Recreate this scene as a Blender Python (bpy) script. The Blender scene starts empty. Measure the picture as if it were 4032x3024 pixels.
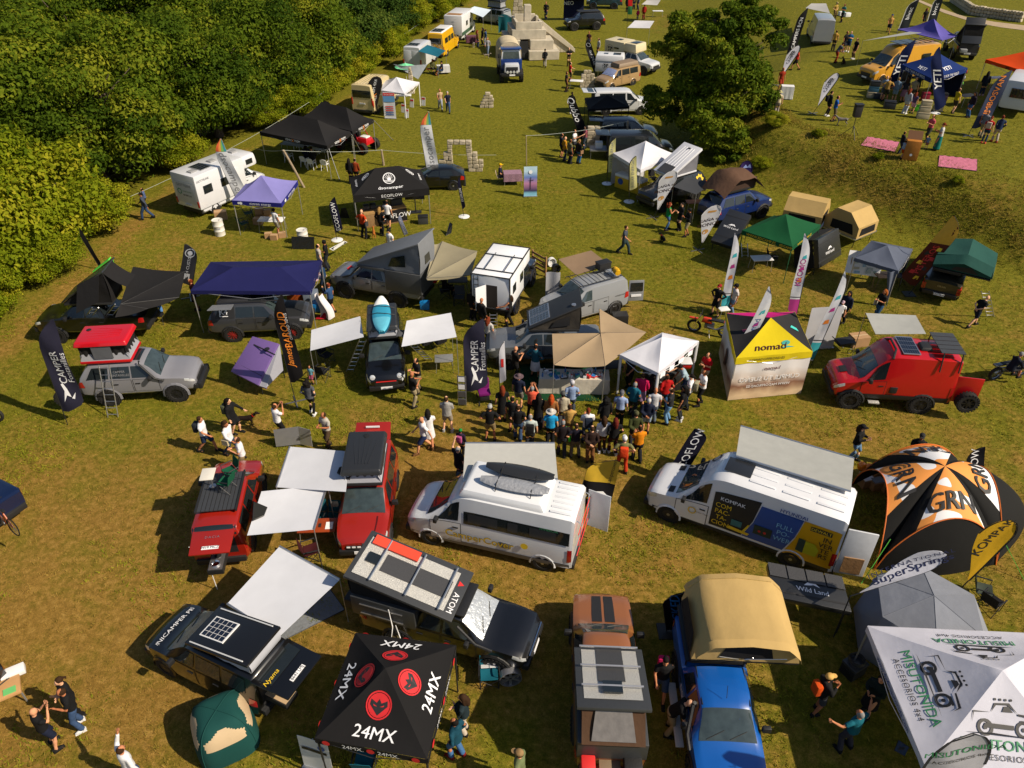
import bpy,bmesh,math,random
import numpy as np
from mathutils import Vector as V,Matrix as M
rnd=random.Random(11)
nrs=np.random.RandomState(5)
scene=bpy.context.scene
COL=scene.collection
# ------------------------------------------------------------------ camera, sky, sun, exposure
F,TH,H=3000.0,math.radians(36.3),19.5
ST,CT=math.sin(TH),math.cos(TH)
cam=bpy.data.cameras.new('camera')
cam.sensor_width=36.0
cam.lens=F/4032*36.0
cam.clip_end=2000
cam_ob=bpy.data.objects.new('camera',cam)
COL.objects.link(cam_ob)
cam_ob.location=(0,0,H)
cam_ob.rotation_euler=(math.pi/2-TH,0,0)
scene.camera=cam_ob
SUN_EL,SUN_AZ=math.radians(41),math.radians(-22)
sdir=V((math.cos(SUN_EL)*math.cos(SUN_AZ),math.cos(SUN_EL)*math.sin(SUN_AZ),math.sin(SUN_EL)))
world=bpy.data.worlds.new('World')
scene.world=world
world.use_nodes=True
wn=world.node_tree.nodes
sky=wn.new('ShaderNodeTexSky')
sky.sky_type='NISHITA'
sky.sun_disc=False
sky.sun_elevation=SUN_EL
sky.sun_rotation=math.pi/2-SUN_AZ
wn['Background'].inputs[1].default_value=0.066
world.node_tree.links.new(sky.outputs[0],wn['Background'].inputs[0])
sun=bpy.data.lights.new('sun','SUN')
sun.energy=4.6
sun.angle=math.radians(0.6)
sun.color=(1.0,0.87,0.68)
sun_ob=bpy.data.objects.new('sun',sun)
COL.objects.link(sun_ob)
sun_ob.rotation_euler=sdir.to_track_quat('Z','Y').to_euler()
scene.view_settings.view_transform='Standard'
scene.view_settings.look='None'
scene.view_settings.exposure=0.46
scene.view_settings.gamma=1.0
# ------------------------------------------------------------------ picture point -> place on the ground
def ray(px,py):
 x=(px-2016)/F
 y=(py-1512)/F
 return V((x,CT-y*ST,-ST-y*CT))
def seg_dist(X,Y,pts):
 best=np.full(np.shape(X),1e9)
 sg=np.zeros(np.shape(X))
 for(ax,ay),(bx,by)in zip(pts[:-1],pts[1:]):
  dx,dy=bx-ax,by-ay
  t=np.clip(((X-ax)*dx+(Y-ay)*dy)/(dx*dx+dy*dy),0,1)
  d=np.hypot(X-ax-t*dx,Y-ay-t*dy)
  s=np.sign((X-ax)*dy-(Y-ay)*dx)
  m=d<best
  best=np.where(m,d,best)
  sg=np.where(m,s,sg)
 return best*sg
BANK=[(18,190),(15.5,110),(14.5,75),(13.6,58),(14.2,51),(18,46.9),(22,42.6),(24.6,39.4),(27.5,36),(36,30),(80,6)]
EDGE=[(-60,-30),(-27,22),(-24.2,29.8),(-23.6,36),(-23.4,44),(-22.4,51),(-19.2,58.5),(-15.4,66),(-13.0,79),(-9.6,98),(-5.5,116),(-2,150),(0,230)]
def sstep(a,b,x):
 t=np.clip((x-a)/(b-a),0,1)
 return t*t*(3-2*t)
def terr_np(X,Y):
 X=np.asarray(X,float)
 Y=np.asarray(Y,float)
 d=seg_dist(X,Y,BANK[::-1])
 up=2.6*sstep(0,1,(d-.2)/(4.6+16*sstep(60,82,Y)))+0.02*np.clip(d-5,0,60)
 e=-seg_dist(X,Y,EDGE)
 dn=-6.0*sstep(1.5,22,e)
 n=0.05*np.sin(X*.5+1)*np.sin(Y*.37)+0.1*np.sin(X*1.3+Y*.9)*sstep(0.5,2,d)*(1-sstep(4,6,d))
 return up+dn+n*sstep(-60,-20,X*0+1)
def terr(x,y):
 return float(terr_np(x,y))
def G(px,py,z=None):
 d=ray(px,py)
 h=0.0 if z is None else z
 g=0.0
 for _ in range(14):
  t=(g+h-H)/d.z
  p=d*t
  g+=(terr(p.x,p.y)-g)*.6
 return V((p.x,p.y,g+h))
def T(c,r,x,y,z=None):
 return G(c*1000+x/2.212,r*750+y/2.212,z)
def D(x,y,z=None):
 return G(x*1.8228,y*1.8228,z)
def onplane(px,py,yv):
 d=ray(px,py)
 t=yv/d.y
 return V((d.x*t,yv,H+d.z*t))
 # ------------------------------------------------------------------ materials
MATS={}
def nmat(name):
 m=bpy.data.materials.new(name)
 m.use_nodes=True
 return m,m.node_tree.nodes,m.node_tree.links,m.node_tree.nodes['Principled BSDF']
def hexc(h):
 h=h.lstrip('#')
 return tuple(((int(h[i:i+2],16)/255+.055)/1.055)**2.4 if int(h[i:i+2],16)>10 else int(h[i:i+2],16)/255/12.92 for i in(0,2,4))
def mat(col,rough=.6,metal=0.,coat=0.,var=.12,bump=0.,scale=6.,name=None,spec=.5,trans=0.):
 if isinstance(col,str):
  col=hexc(col)
 key=(col,rough,metal,coat,var,bump,scale,spec,trans)
 if key in MATS:
  return MATS[key]
 m,n,l,b=nmat(name or 'surface')
 b.inputs['Roughness'].default_value=rough
 b.inputs['Metallic'].default_value=metal
 b.inputs['Coat Weight'].default_value=coat
 b.inputs['Coat Roughness'].default_value=.06
 b.inputs['Specular IOR Level'].default_value=spec
 tc=n.new('ShaderNodeTexCoord')
 nz=n.new('ShaderNodeTexNoise')
 nz.inputs['Scale'].default_value=scale
 nz.inputs['Detail'].default_value=4
 l.new(tc.outputs['Object'],nz.inputs['Vector'])
 if var>0:
  cr=n.new('ShaderNodeMixRGB')
  cr.inputs[1].default_value=tuple(max(0,c*(1-var))for c in col)+(1,)
  cr.inputs[2].default_value=tuple(min(1,c*(1+var))for c in col)+(1,)
  l.new(nz.outputs['Fac'],cr.inputs[0])
  l.new(cr.outputs[0],b.inputs['Base Color'])
  out=cr.outputs[0]
 else:
  b.inputs['Base Color'].default_value=tuple(col)+(1,)
  out=None
 if bump>0:
  bp=n.new('ShaderNodeBump')
  bp.inputs['Strength'].default_value=bump
  bp.inputs['Distance'].default_value=.06
  l.new(nz.outputs['Fac'],bp.inputs['Height'])
  l.new(bp.outputs[0],b.inputs['Normal'])
 if trans>0:
  tr=n.new('ShaderNodeBsdfTranslucent')
  tr.inputs[0].default_value=tuple(col)+(1,)
  if out:
   l.new(out,tr.inputs[0])
  mx=n.new('ShaderNodeMixShader')
  mx.inputs[0].default_value=trans
  l.new(b.outputs[0],mx.inputs[1])
  l.new(tr.outputs[0],mx.inputs[2])
  l.new(mx.outputs[0],n['Material Output'].inputs[0])
 MATS[key]=m
 return m
def clo(col,bump=.35,scale=1.6,trans=.0):
 return mat(col,.85,0,0,.1,bump,scale,'fabric',.2,trans)
def pnt(col,rough=.3):
 return mat(col,rough,0,.8,.06,0,2,'car_paint')
def objcol():
 if 'oc' in MATS:
  return MATS['oc']
 m,n,l,b=nmat('clothing')
 oi=n.new('ShaderNodeObjectInfo')
 tc=n.new('ShaderNodeTexCoord')
 nz=n.new('ShaderNodeTexNoise')
 nz.inputs['Scale'].default_value=9
 mp=n.new('ShaderNodeMapRange')
 mp.inputs[3].default_value=.72
 mp.inputs[4].default_value=1.2
 mx=n.new('ShaderNodeVectorMath')
 mx.operation='SCALE'
 l.new(tc.outputs['Object'],nz.inputs['Vector'])
 l.new(nz.outputs['Fac'],mp.inputs[0])
 l.new(oi.outputs['Color'],mx.inputs[0])
 l.new(mp.outputs[0],mx.inputs['Scale'])
 l.new(mx.outputs[0],b.inputs['Base Color'])
 bp=n.new('ShaderNodeBump')
 bp.inputs['Strength'].default_value=.5
 bp.inputs['Distance'].default_value=.03
 l.new(nz.outputs['Fac'],bp.inputs['Height'])
 l.new(bp.outputs[0],b.inputs['Normal'])
 b.inputs['Roughness'].default_value=.85
 b.inputs['Specular IOR Level'].default_value=.2
 MATS['oc']=m
 return m
GL=mat((.012,.016,.018),.06,0,.3,.2,0,3,'window_glass',.6)
GLASS2=mat((.035,.05,.053),.05,0,.3,.5,0,5,'windscreen_glass',.7)
BKP=mat((.012,.012,.013),.55,0,0,.2,.1,20,'black_plastic')
RUBBER=mat((.018,.017,.016),.85,0,0,.25,.4,30,'tyre_rubber',.3)
ALU=mat((.55,.55,.56),.35,.9,0,.1,0,8,'aluminium')
STEEL=mat((.3,.3,.31),.4,.8,0,.1,0,8,'steel')
WHP=mat((.72,.72,.72),.4,0,.2,.05,0,4,'white_plastic')
CHROME=mat((.7,.7,.72),.12,1,0,.05,0,8,'chrome')
REDL=mat((.35,.01,.01),.15,0,.8,.2,0,12,'red_lens')
CLEARL=mat((.62,.64,.66),.08,.3,.8,.3,0,14,'headlight_lens')
WOOD=mat((.28,.15,.06),.7,0,0,.3,.2,9,'wood')
CARD=mat((.36,.21,.1),.85,0,0,.15,.1,4,'cardboard')
# ------------------------------------------------------------------ mesh helpers
class MB:
 def __init__(s):
  s.v=[]
  s.f=[]
  s.m=[]
 def add(s,vs,fs,mi=0,mx=None):
  o=len(s.v)
  s.v+=[tuple(mx@V(p))if mx else tuple(p)for p in vs]
  s.f+=[tuple(i+o for i in f)for f in fs]
  s.m+=[mi]*len(fs)
  return s
 def bx_(s,x0,x1,y0,y1,z0,z1,mi=0,mx=None,tx=1.,ty=1.):
  cx,cy=(x0+x1)/2,(y0+y1)/2
  hx,hy=(x1-x0)/2,(y1-y0)/2
  vs=[(cx+a*hx,cy+b*hy,z0)for a,b in((-1,-1),(1,-1),(1,1),(-1,1))]
  vs+=[(cx+a*hx*tx,cy+b*hy*ty,z1)for a,b in((-1,-1),(1,-1),(1,1),(-1,1))]
  return s.add(vs,[(3,2,1,0),(4,5,6,7),(0,1,5,4),(1,2,6,5),(2,3,7,6),(3,0,4,7)],mi,mx)
 def pth(s,pts,r,n=6,mi=0,mx=None,caps=True):
  pts=[V(p)for p in pts]
  rs=r if isinstance(r,(list,tuple))else[r]*len(pts)
  vs,fs=[],[]
  for i,p in enumerate(pts):
   d=(pts[min(i+1,len(pts)-1)]-pts[max(i-1,0)])
   d=d.normalized()if d.length>1e-9 else V((0,0,1))
   a=d.cross(V((0,0,1)))
   a=a.normalized()if a.length>1e-4 else V((1,0,0))
   b=d.cross(a)
   for k in range(n):
    t=2*math.pi*k/n
    vs.append(p+(a*math.cos(t)+b*math.sin(t))*rs[i])
  for i in range(len(pts)-1):
   for k in range(n):
    fs.append((i*n+k,i*n+(k+1)%n,(i+1)*n+(k+1)%n,(i+1)*n+k))
  if caps:
   fs.append(tuple(range(n-1,-1,-1)))
   fs.append(tuple((len(pts)-1)*n+k for k in range(n)))
  return s.add(vs,fs,mi,mx)
 def prism(s,poly,z0,z1,mi=0,mx=None):
  n=len(poly)
  vs=[(x,y,z0)for x,y in poly]+[(x,y,z1)for x,y in poly]
  fs=[tuple(range(n-1,-1,-1)),tuple(range(n,2*n))]
  fs+=[(i,(i+1)%n,n+(i+1)%n,n+i)for i in range(n)]
  return s.add(vs,fs,mi,mx)
 def slab(s,poly3,t,mi=0):
  P=[V(p)for p in poly3]
  nn=V((0,0,0))
  for i in range(len(P)):
   a,b=P[i],P[(i+1)%len(P)]
   nn+=V(((a.y-b.y)*(a.z+b.z),(a.z-b.z)*(a.x+b.x),(a.x-b.x)*(a.y+b.y)))
  nn.normalize()
  n=len(P)
  fs=[tuple(range(n)),tuple(range(2*n-1,n-1,-1))]
  fs+=[(i,n+i,n+(i+1)%n,(i+1)%n)for i in range(n)]
  return s.add(P+[p-nn*t for p in P],fs,mi)
 def lth(s,prof,n=16,mi=0,mx=None,axis='z'):
  vs,fs=[],[]
  for r,z in prof:
   for k in range(n):
    t=2*math.pi*k/n
    p=(r*math.cos(t),r*math.sin(t),z)
    if axis=='y':
     p=(p[0],p[2],p[1])
    vs.append(p)
  m=len(prof)
  for i in range(m-1):
   for k in range(n):
    q=(i*n+k,i*n+(k+1)%n,(i+1)*n+(k+1)%n,(i+1)*n+k)
    fs.append(q if axis!='y' else q[::-1])
  return s.add(vs,fs,mi,mx)
 def ball(s,c,r,n=10,m=7,mi=0,mx=None):
  r=(r,r,r)if not isinstance(r,(tuple,list))else r
  vs=[(c[0],c[1],c[2]-r[2])]
  for i in range(1,m):
   a=math.pi*i/m-math.pi/2
   for k in range(n):
    t=2*math.pi*k/n
    vs.append((c[0]+r[0]*math.cos(a)*math.cos(t),c[1]+r[1]*math.cos(a)*math.sin(t),c[2]+r[2]*math.sin(a)))
  vs.append((c[0],c[1],c[2]+r[2]))
  fs=[(0,1+(k+1)%n,1+k)for k in range(n)]
  for i in range(m-2):
   for k in range(n):
    fs.append((1+i*n+k,1+i*n+(k+1)%n,1+(i+1)*n+(k+1)%n,1+(i+1)*n+k))
  top=len(vs)-1
  fs+=[(top,1+(m-2)*n+k,1+(m-2)*n+(k+1)%n)for k in range(n)]
  return s.add(vs,fs,mi,mx)
 def grid(s,fn,nu,nv,mi=0,thick=0.):
  P=[[V(fn(i/nu,j/nv))for j in range(nv+1)]for i in range(nu+1)]
  w=nv+1
  vs=[P[i][j]for i in range(nu+1)for j in range(w)]
  fs=[(i*w+j,(i+1)*w+j,(i+1)*w+j+1,i*w+j+1)for i in range(nu)for j in range(nv)]
  if thick>0:
   N=len(vs)
   low=[]
   for i in range(nu+1):
    for j in range(w):
     a=P[min(i+1,nu)][j]-P[max(i-1,0)][j]
     b=P[i][min(j+1,nv)]-P[i][max(j-1,0)]
     q=a.cross(b)
     q=q.normalized()if q.length>1e-12 else V((0,0,1))
     low.append(P[i][j]-q*thick)
   vs=vs+low
   fs+=[tuple(N+k for k in f[::-1])for f in fs]
   for i in range(nu):
    fs.append((i*w,N+i*w,N+(i+1)*w,(i+1)*w))
    fs.append((i*w+nv,(i+1)*w+nv,N+(i+1)*w+nv,N+i*w+nv))
   for j in range(nv):
    fs.append((j,j+1,N+j+1,N+j))
    fs.append((nu*w+j,N+nu*w+j,N+nu*w+j+1,nu*w+j+1))
  return s.add(vs,fs,mi)
 def mesh(s,name,mats,smooth=True,ang=38,bevel=0.,seg=2):
  me=bpy.data.meshes.new(name)
  me.from_pydata(s.v,[],s.f)
  me.polygons.foreach_set('material_index',s.m)
  if bevel>0:
   bm=bmesh.new()
   bm.from_mesh(me)
   es=[e for e in bm.edges if len(e.link_faces)==2 and e.calc_face_angle(0)>.5]
   bmesh.ops.bevel(bm,geom=es,offset=bevel,segments=seg,profile=.6,affect='EDGES',clamp_overlap=True)
   bm.to_mesh(me)
   bm.free()
  for m in(mats if isinstance(mats,(list,tuple))else[mats]):
   me.materials.append(m)
  if smooth:
   me.polygons.foreach_set('use_smooth',[True]*len(me.polygons))
   me.set_sharp_from_angle(angle=math.radians(ang))
  me.update()
  return me
 def bd(s,name,mats,parent=None,**k):
  return link(name,s.mesh(name,mats,**k),parent)
def link(name,me,parent=None,loc=None,rot=None):
 o=bpy.data.objects.new(name,me)
 COL.objects.link(o)
 if parent is not None:
  o.parent=parent
 if loc is not None:
  o.location=loc
 if rot is not None:
  o.rotation_euler=rot
 return o
LABELS={}
def tag(o,label,cat,group=None):
 o['label']=label
 o['category']=cat
 if group:
  o['group']=group
 return o
def thg(name,label,cat,loc=(0,0,0),rz=0.,group=None):
 o=link(name,None,None,loc,(0,0,rz))
 o.empty_display_size=.2
 return tag(o,label,cat,group)
def struct(o,kind='structure'):
 o['kind']=kind
 return o
def text_verts(txt,size=1.,bold=0.012,shear=0.,spacing=1.):
 key=(txt,size,bold,shear,spacing)
 if key in TEXTS:
  return TEXTS[key]
 cu=bpy.data.curves.new('lettering','FONT')
 cu.body=txt
 cu.size=size
 cu.shear=shear
 cu.space_character=spacing
 cu.resolution_u=2
 cu.align_x='CENTER'
 cu.align_y='CENTER'
 o=bpy.data.objects.new('lettering',cu)
 me=bpy.data.meshes.new_from_object(o)
 vs=[(v.co.x,v.co.y)for v in me.vertices]
 fs=[tuple(p.vertices)for p in me.polygons]
 bpy.data.meshes.remove(me)
 bpy.data.objects.remove(o)
 bpy.data.curves.remove(cu)
 TEXTS[key]=(vs,fs)
 return vs,fs
TEXTS={}
def let(txt,size,fn,m,parent,rot=0.,at=(0,0),bold=.012,shear=0.,spacing=1.,name='lettering',squeeze=1.):
 vs,fs=text_verts(txt,size,bold,shear,spacing)
 c,s=math.cos(rot),math.sin(rot)
 b=MB()
 o=fn(*at)
 n=(fn(at[0]+.05,at[1])-o).cross(fn(at[0],at[1]+.05)-o).normalized()
 for k in((0,-1,1)if bold>=.015 else(0,)):
  sh=k*size*min(bold,.04)*.55
  b.add([fn(at[0]+squeeze*(x+sh)*c-y*s,at[1]+squeeze*(x+sh)*s+y*c)+n*.0015*k for x,y in vs],fs)
 return b.bd(name,m,parent,smooth=False)
def shp(poly_list,fn,m,parent,name='emblem'):
 b=MB()
 for poly in poly_list:
  b.add([fn(x,y)for x,y in poly],[tuple(range(len(poly)))])
 return b.bd(name,m,parent,smooth=False)
def ci(cx,cy,r,n=20,ry=None):
 return[(cx+r*math.cos(2*math.pi*k/n),cy+(ry or r)*math.sin(2*math.pi*k/n))for k in range(n)]
def rgp(cx,cy,r,w,n=24):
 out=[]
 for k in range(n):
  a,b=2*math.pi*k/n,2*math.pi*(k+1)/n
  out.append([(cx+r*math.cos(a),cy+r*math.sin(a)),(cx+r*math.cos(b),cy+r*math.sin(b)),(cx+(r-w)*math.cos(b),cy+(r-w)*math.sin(b)),(cx+(r-w)*math.cos(a),cy+(r-w)*math.sin(a))])
 return out
def pfn(o,ux,uy,off=.006):
 o,ux,uy=V(o),V(ux).normalized(),V(uy).normalized()
 n=ux.cross(uy)
 return lambda u,v:o+ux*u+uy*v+n*off
def cpt(o,parent=None):
 c=o.copy()
 COL.objects.link(c)
 c.parent=parent
 for ch in list(o.children):
  cpt(ch,c)
 return c
WHT=mat((.78,.78,.8),.6,0,0,.05,0,4,'white_print')
BLK=mat((.012,.012,.014),.6,0,0,.1,0,4,'black_print')
# ------------------------------------------------------------------ ground
def ground_mat():
 m,n,l,b=nmat('meadow')
 geo=n.new('ShaderNodeNewGeometry')
 def noise(sc,det=5,rough=.6,dist=0.):
  x=n.new('ShaderNodeTexNoise')
  x.inputs['Scale'].default_value=sc
  x.inputs['Detail'].default_value=det
  x.inputs['Roughness'].default_value=rough
  x.inputs['Distortion'].default_value=dist
  l.new(geo.outputs['Position'],x.inputs['Vector'])
  return x.outputs['Fac']
 def ramp(src,stops):
  r=n.new('ShaderNodeValToRGB')
  while len(r.color_ramp.elements)<len(stops):
   r.color_ramp.elements.new(.5)
  for e,(p,c)in zip(r.color_ramp.elements,stops):
   e.position=p
   e.color=tuple(c)+(1,)if len(c)==3 else c
  l.new(src,r.inputs[0])
  return r.outputs[0]
 def mix(f,a,c,mode='MIX'):
  x=n.new('ShaderNodeMixRGB')
  x.blend_type=mode
  for s,i in((f,0),(a,1),(c,2)):
   if isinstance(s,(int,float)):
    x.inputs[i].default_value=s
   elif isinstance(s,tuple):
    x.inputs[i].default_value=s+(1,)
   else:
    l.new(s,x.inputs[i])
  return x.outputs[0]
 big=noise(.09,4,.55,.6)
 mid=noise(.55,6,.65,.4)
 fine=noise(4.2,8,.78)
 blade=noise(26,5,.75)
 green=ramp(fine,[(.28,(.066,.072,.004)),(.5,(.14,.132,.011)),(.72,(.26,.215,.022))])
 dry=ramp(fine,[(.28,(.13,.075,.014)),(.5,(.24,.138,.03)),(.72,(.38,.235,.065))])
 attr=n.new('ShaderNodeAttribute')
 attr.attribute_name='dry'
 mm=n.new('ShaderNodeMath')
 mm.operation='ADD'
 l.new(mid,mm.inputs[0])
 l.new(big,mm.inputs[1])
 ma=n.new('ShaderNodeMath')
 ma.operation='ADD'
 l.new(mm.outputs[0],ma.inputs[0])
 l.new(attr.outputs['Fac'],ma.inputs[1])
 f2=n.new('ShaderNodeMath')
 f2.operation='MULTIPLY_ADD'
 l.new(fine,f2.inputs[0])
 f2.inputs[1].default_value=.95
 l.new(ma.outputs[0],f2.inputs[2])
 mr=n.new('ShaderNodeMapRange')
 mr.inputs[1].default_value=1.42
 mr.inputs[2].default_value=1.86
 l.new(f2.outputs[0],mr.inputs[0])
 col=mix(mr.outputs[0],green,dry)
 dk=ramp(blade,[(.3,(.5,.5,.46)),(.62,(1.16,1.16,1.08))])
 col=mix(1.0,col,dk,'MULTIPLY')
 bare=ramp(noise(.33,6,.7,.5),[(.68,(0,0,0)),(.78,(1,1,1))])
 col=mix(bare,col,(.34,.2,.07))
 l.new(col,b.inputs['Base Color'])
 b.inputs['Roughness'].default_value=.95
 b.inputs['Specular IOR Level'].default_value=.1
 bp=n.new('ShaderNodeBump')
 bp.inputs['Strength'].default_value=.55
 bp.inputs['Distance'].default_value=.06
 l.new(blade,bp.inputs['Height'])
 bp2=n.new('ShaderNodeBump')
 bp2.inputs['Strength'].default_value=.5
 bp2.inputs['Distance'].default_value=.15
 l.new(mid,bp2.inputs['Height'])
 l.new(bp2.outputs[0],bp.inputs['Normal'])
 l.new(bp.outputs[0],b.inputs['Normal'])
 return m
GROUND=ground_mat()
def dry_np(X,Y):
 d=.30*np.exp(-((Y-19.5)/5.)**2)*np.exp(-(X/26.)**2)+.28*np.exp(-((X+12)/8.)**2-((Y-14)/7.)**2)
 d+=.22*np.exp(-((X-4)/9.)**2-((Y-32)/4.)**2)+.12*np.exp(-((Y-13)/7.)**2)
 d-=.20*sstep(36,60,Y)+.05
 bd=seg_dist(X,Y,BANK[::-1])
 d+=.2*sstep(0,1.5,bd)*(1-sstep(4.2,7,bd))
 e=-seg_dist(X,Y,EDGE)
 d+=.35*np.exp(-((e+.6)/1.0)**2)
 d-=.25*sstep(2,6,e)
 return d
def make_ground():
 xs=np.unique(np.concatenate([np.linspace(-420,-50,24),np.linspace(-50,60,150),np.linspace(60,420,24)]))
 ys=np.unique(np.concatenate([np.linspace(-160,0,14),np.linspace(0,130,160),np.linspace(130,520,24)]))
 X,Y=np.meshgrid(xs,ys,indexing='ij')
 Z=terr_np(X,Y)
 vs=np.stack([X.ravel(),Y.ravel(),Z.ravel()],1)
 nv=len(ys)
 i,j=np.meshgrid(np.arange(len(xs)-1),np.arange(nv-1),indexing='ij')
 a=(i*nv+j).ravel()
 fs=np.stack([a,a+nv,a+nv+1,a+1],1)
 me=bpy.data.meshes.new('ground')
 me.from_pydata(vs.tolist(),[],fs.tolist())
 at=me.attributes.new('dry','FLOAT','POINT')
 at.data.foreach_set('value',dry_np(X,Y).ravel().astype(np.float32))
 me.polygons.foreach_set('use_smooth',[True]*len(me.polygons))
 me.materials.append(GROUND)
 return struct(link('ground',me))
make_ground()
def leaf_mat(name,a,b_,c,trans=.35):
 m,n,l,b=nmat(name)
 at=n.new('ShaderNodeAttribute')
 at.attribute_name='tone'
 oi=n.new('ShaderNodeObjectInfo')
 ad=n.new('ShaderNodeMath')
 ad.operation='MULTIPLY_ADD'
 l.new(oi.outputs['Random'],ad.inputs[0])
 ad.inputs[1].default_value=.3
 l.new(at.outputs['Fac'],ad.inputs[2])
 r=n.new('ShaderNodeValToRGB')
 r.color_ramp.elements.new(.5)
 for e,(p,q)in zip(r.color_ramp.elements,((.1,a),(.6,b_),(1.15,c))):
  e.position=min(p,1)
  e.color=tuple(q)+(1,)
 l.new(ad.outputs[0],r.inputs[0])
 l.new(r.outputs[0],b.inputs['Base Color'])
 b.inputs['Roughness'].default_value=.75
 b.inputs['Specular IOR Level'].default_value=.06
 tr=n.new('ShaderNodeBsdfTranslucent')
 l.new(r.outputs[0],tr.inputs[0])
 mx=n.new('ShaderNodeMixShader')
 mx.inputs[0].default_value=trans
 l.new(b.outputs[0],mx.inputs[1])
 l.new(tr.outputs[0],mx.inputs[2])
 l.new(mx.outputs[0],n['Material Output'].inputs[0])
 return m
def tris_mesh(name,P,fs,tone,m):
 me=bpy.data.meshes.new(name)
 k=fs.shape[1]
 me.vertices.add(len(P))
 me.vertices.foreach_set('co',P.astype(np.float32).ravel())
 me.loops.add(fs.size)
 me.loops.foreach_set('vertex_index',fs.astype(np.int32).ravel())
 me.polygons.add(len(fs))
 me.polygons.foreach_set('loop_start',np.arange(0,fs.size,k,dtype=np.int32))
 me.polygons.foreach_set('loop_total',np.full(len(fs),k,dtype=np.int32))
 me.update(calc_edges=True)
 at=me.attributes.new('tone','FLOAT','POINT')
 at.data.foreach_set('value',tone.astype(np.float32))
 me.materials.append(m)
 me.validate()
 return me
GRASSM=leaf_mat('grass_blades',(.07,.085,.005),(.155,.15,.012),(.34,.23,.05),.3)
WEEDM=leaf_mat('weed_leaves',(.1,.13,.008),(.19,.21,.014),(.34,.31,.03),.35)
def scatter(n,bx_,keep):
 x=nrs.uniform(bx_[0],bx_[1],n)
 y=nrs.uniform(bx_[2],bx_[3],n)
 k=keep(x,y)>nrs.uniform(0,1,n)
 return x[k],y[k]
def pnoise(x,y,s,seed):
 r=np.random.RandomState(seed)
 v=0
 for i in range(5):
  a=r.uniform(0,6.28)
  f=s*r.uniform(.6,1.8)
  v=v+np.sin((x*math.cos(a)+y*math.sin(a))*f+r.uniform(0,6.28))
 return v/5
def blades(x,y,h,w,nb,spread,lean,tone,m,name):
 n=len(x)*nb
 X=np.repeat(x,nb)+nrs.normal(0,spread,n)
 Y=np.repeat(y,nb)+nrs.normal(0,spread,n)
 Z=terr_np(X,Y)
 a=nrs.uniform(0,2*np.pi,n)
 hh=h*nrs.uniform(.5,1.3,n)
 ww=w*nrs.uniform(.6,1.3,n)
 la=nrs.uniform(0,2*np.pi,n)
 ll=lean*hh*nrs.uniform(.4,1.4,n)
 p=np.zeros((n,3,3))
 p[:,0]=np.stack([X-np.cos(a)*ww,Y-np.sin(a)*ww,Z-.01],1)
 p[:,1]=np.stack([X+np.cos(a)*ww,Y+np.sin(a)*ww,Z-.01],1)
 p[:,2]=np.stack([X+np.cos(la)*ll,Y+np.sin(la)*ll,Z+hh],1)
 tn=np.repeat(np.clip(np.repeat(tone,nb)+nrs.normal(0,.12,n),0,1),3)
 fs=np.arange(n*3).reshape(n,3)
 return tris_mesh(name,p.reshape(-1,3),fs,tn,m)
def visible(x,y):
 dep=y*CT+H*ST
 return(np.abs(x)*F/dep<2120)&(-seg_dist(x,y,EDGE)<1.5)
def make_grass():
 x,y=scatter(150000,(-34,40,8,64),lambda x,y:visible(x,y)*np.clip(1.15-y/62,.12,1))
 d=dry_np(x,y)
 pn=pnoise(x,y,.9,3)
 tone=np.clip(.52+d*.55+.2*pn,.02,1)
 keep=nrs.uniform(0,1,len(x))>(.15+d*.9)
 x,y,tone=x[keep],y[keep],tone[keep]
 me=blades(x,y,.075,.014,4,.05,.9,tone,GRASSM,'grass')
 g=struct(link('grass',me),'stuff')
 tag(g,'short patchy green and straw coloured grass covering the meadow','grass')
 pn2=lambda x,y:np.clip(pnoise(x,y,.6,8)*1.6+pnoise(x,y,2.2,9)-.1,0,1)*visible(x,y)
 x,y=scatter(62000,(-32,36,8,46),pn2)
 me=blades(x,y,.075,.022,8,.08,1.3,np.clip(.45+.3*pnoise(x,y,2,4),0,1),WEEDM,'meadow_weeds')
 g=struct(link('meadow_weeds',me),'stuff')
 tag(g,'low broad leaved green weeds dotted through the trodden turf','weeds')
 bk=lambda x,y:((seg_dist(x,y,BANK[::-1])>.2)&(seg_dist(x,y,BANK[::-1])<6.5))*visible(x,y)*(.25+.75*(pnoise(x,y,.8,21)>-.1))
 x,y=scatter(42000,(12,44,24,64),bk)
 me=blades(x,y,.11,.024,6,.14,1.2,np.clip(.52+.36*pnoise(x,y,1.1,14),0,1),GRASSM,'bank_grass')
 g=struct(link('bank_grass',me),'stuff')
 tag(g,'rough longer tufts of grass growing on the earth bank','grass')
make_grass()
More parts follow.
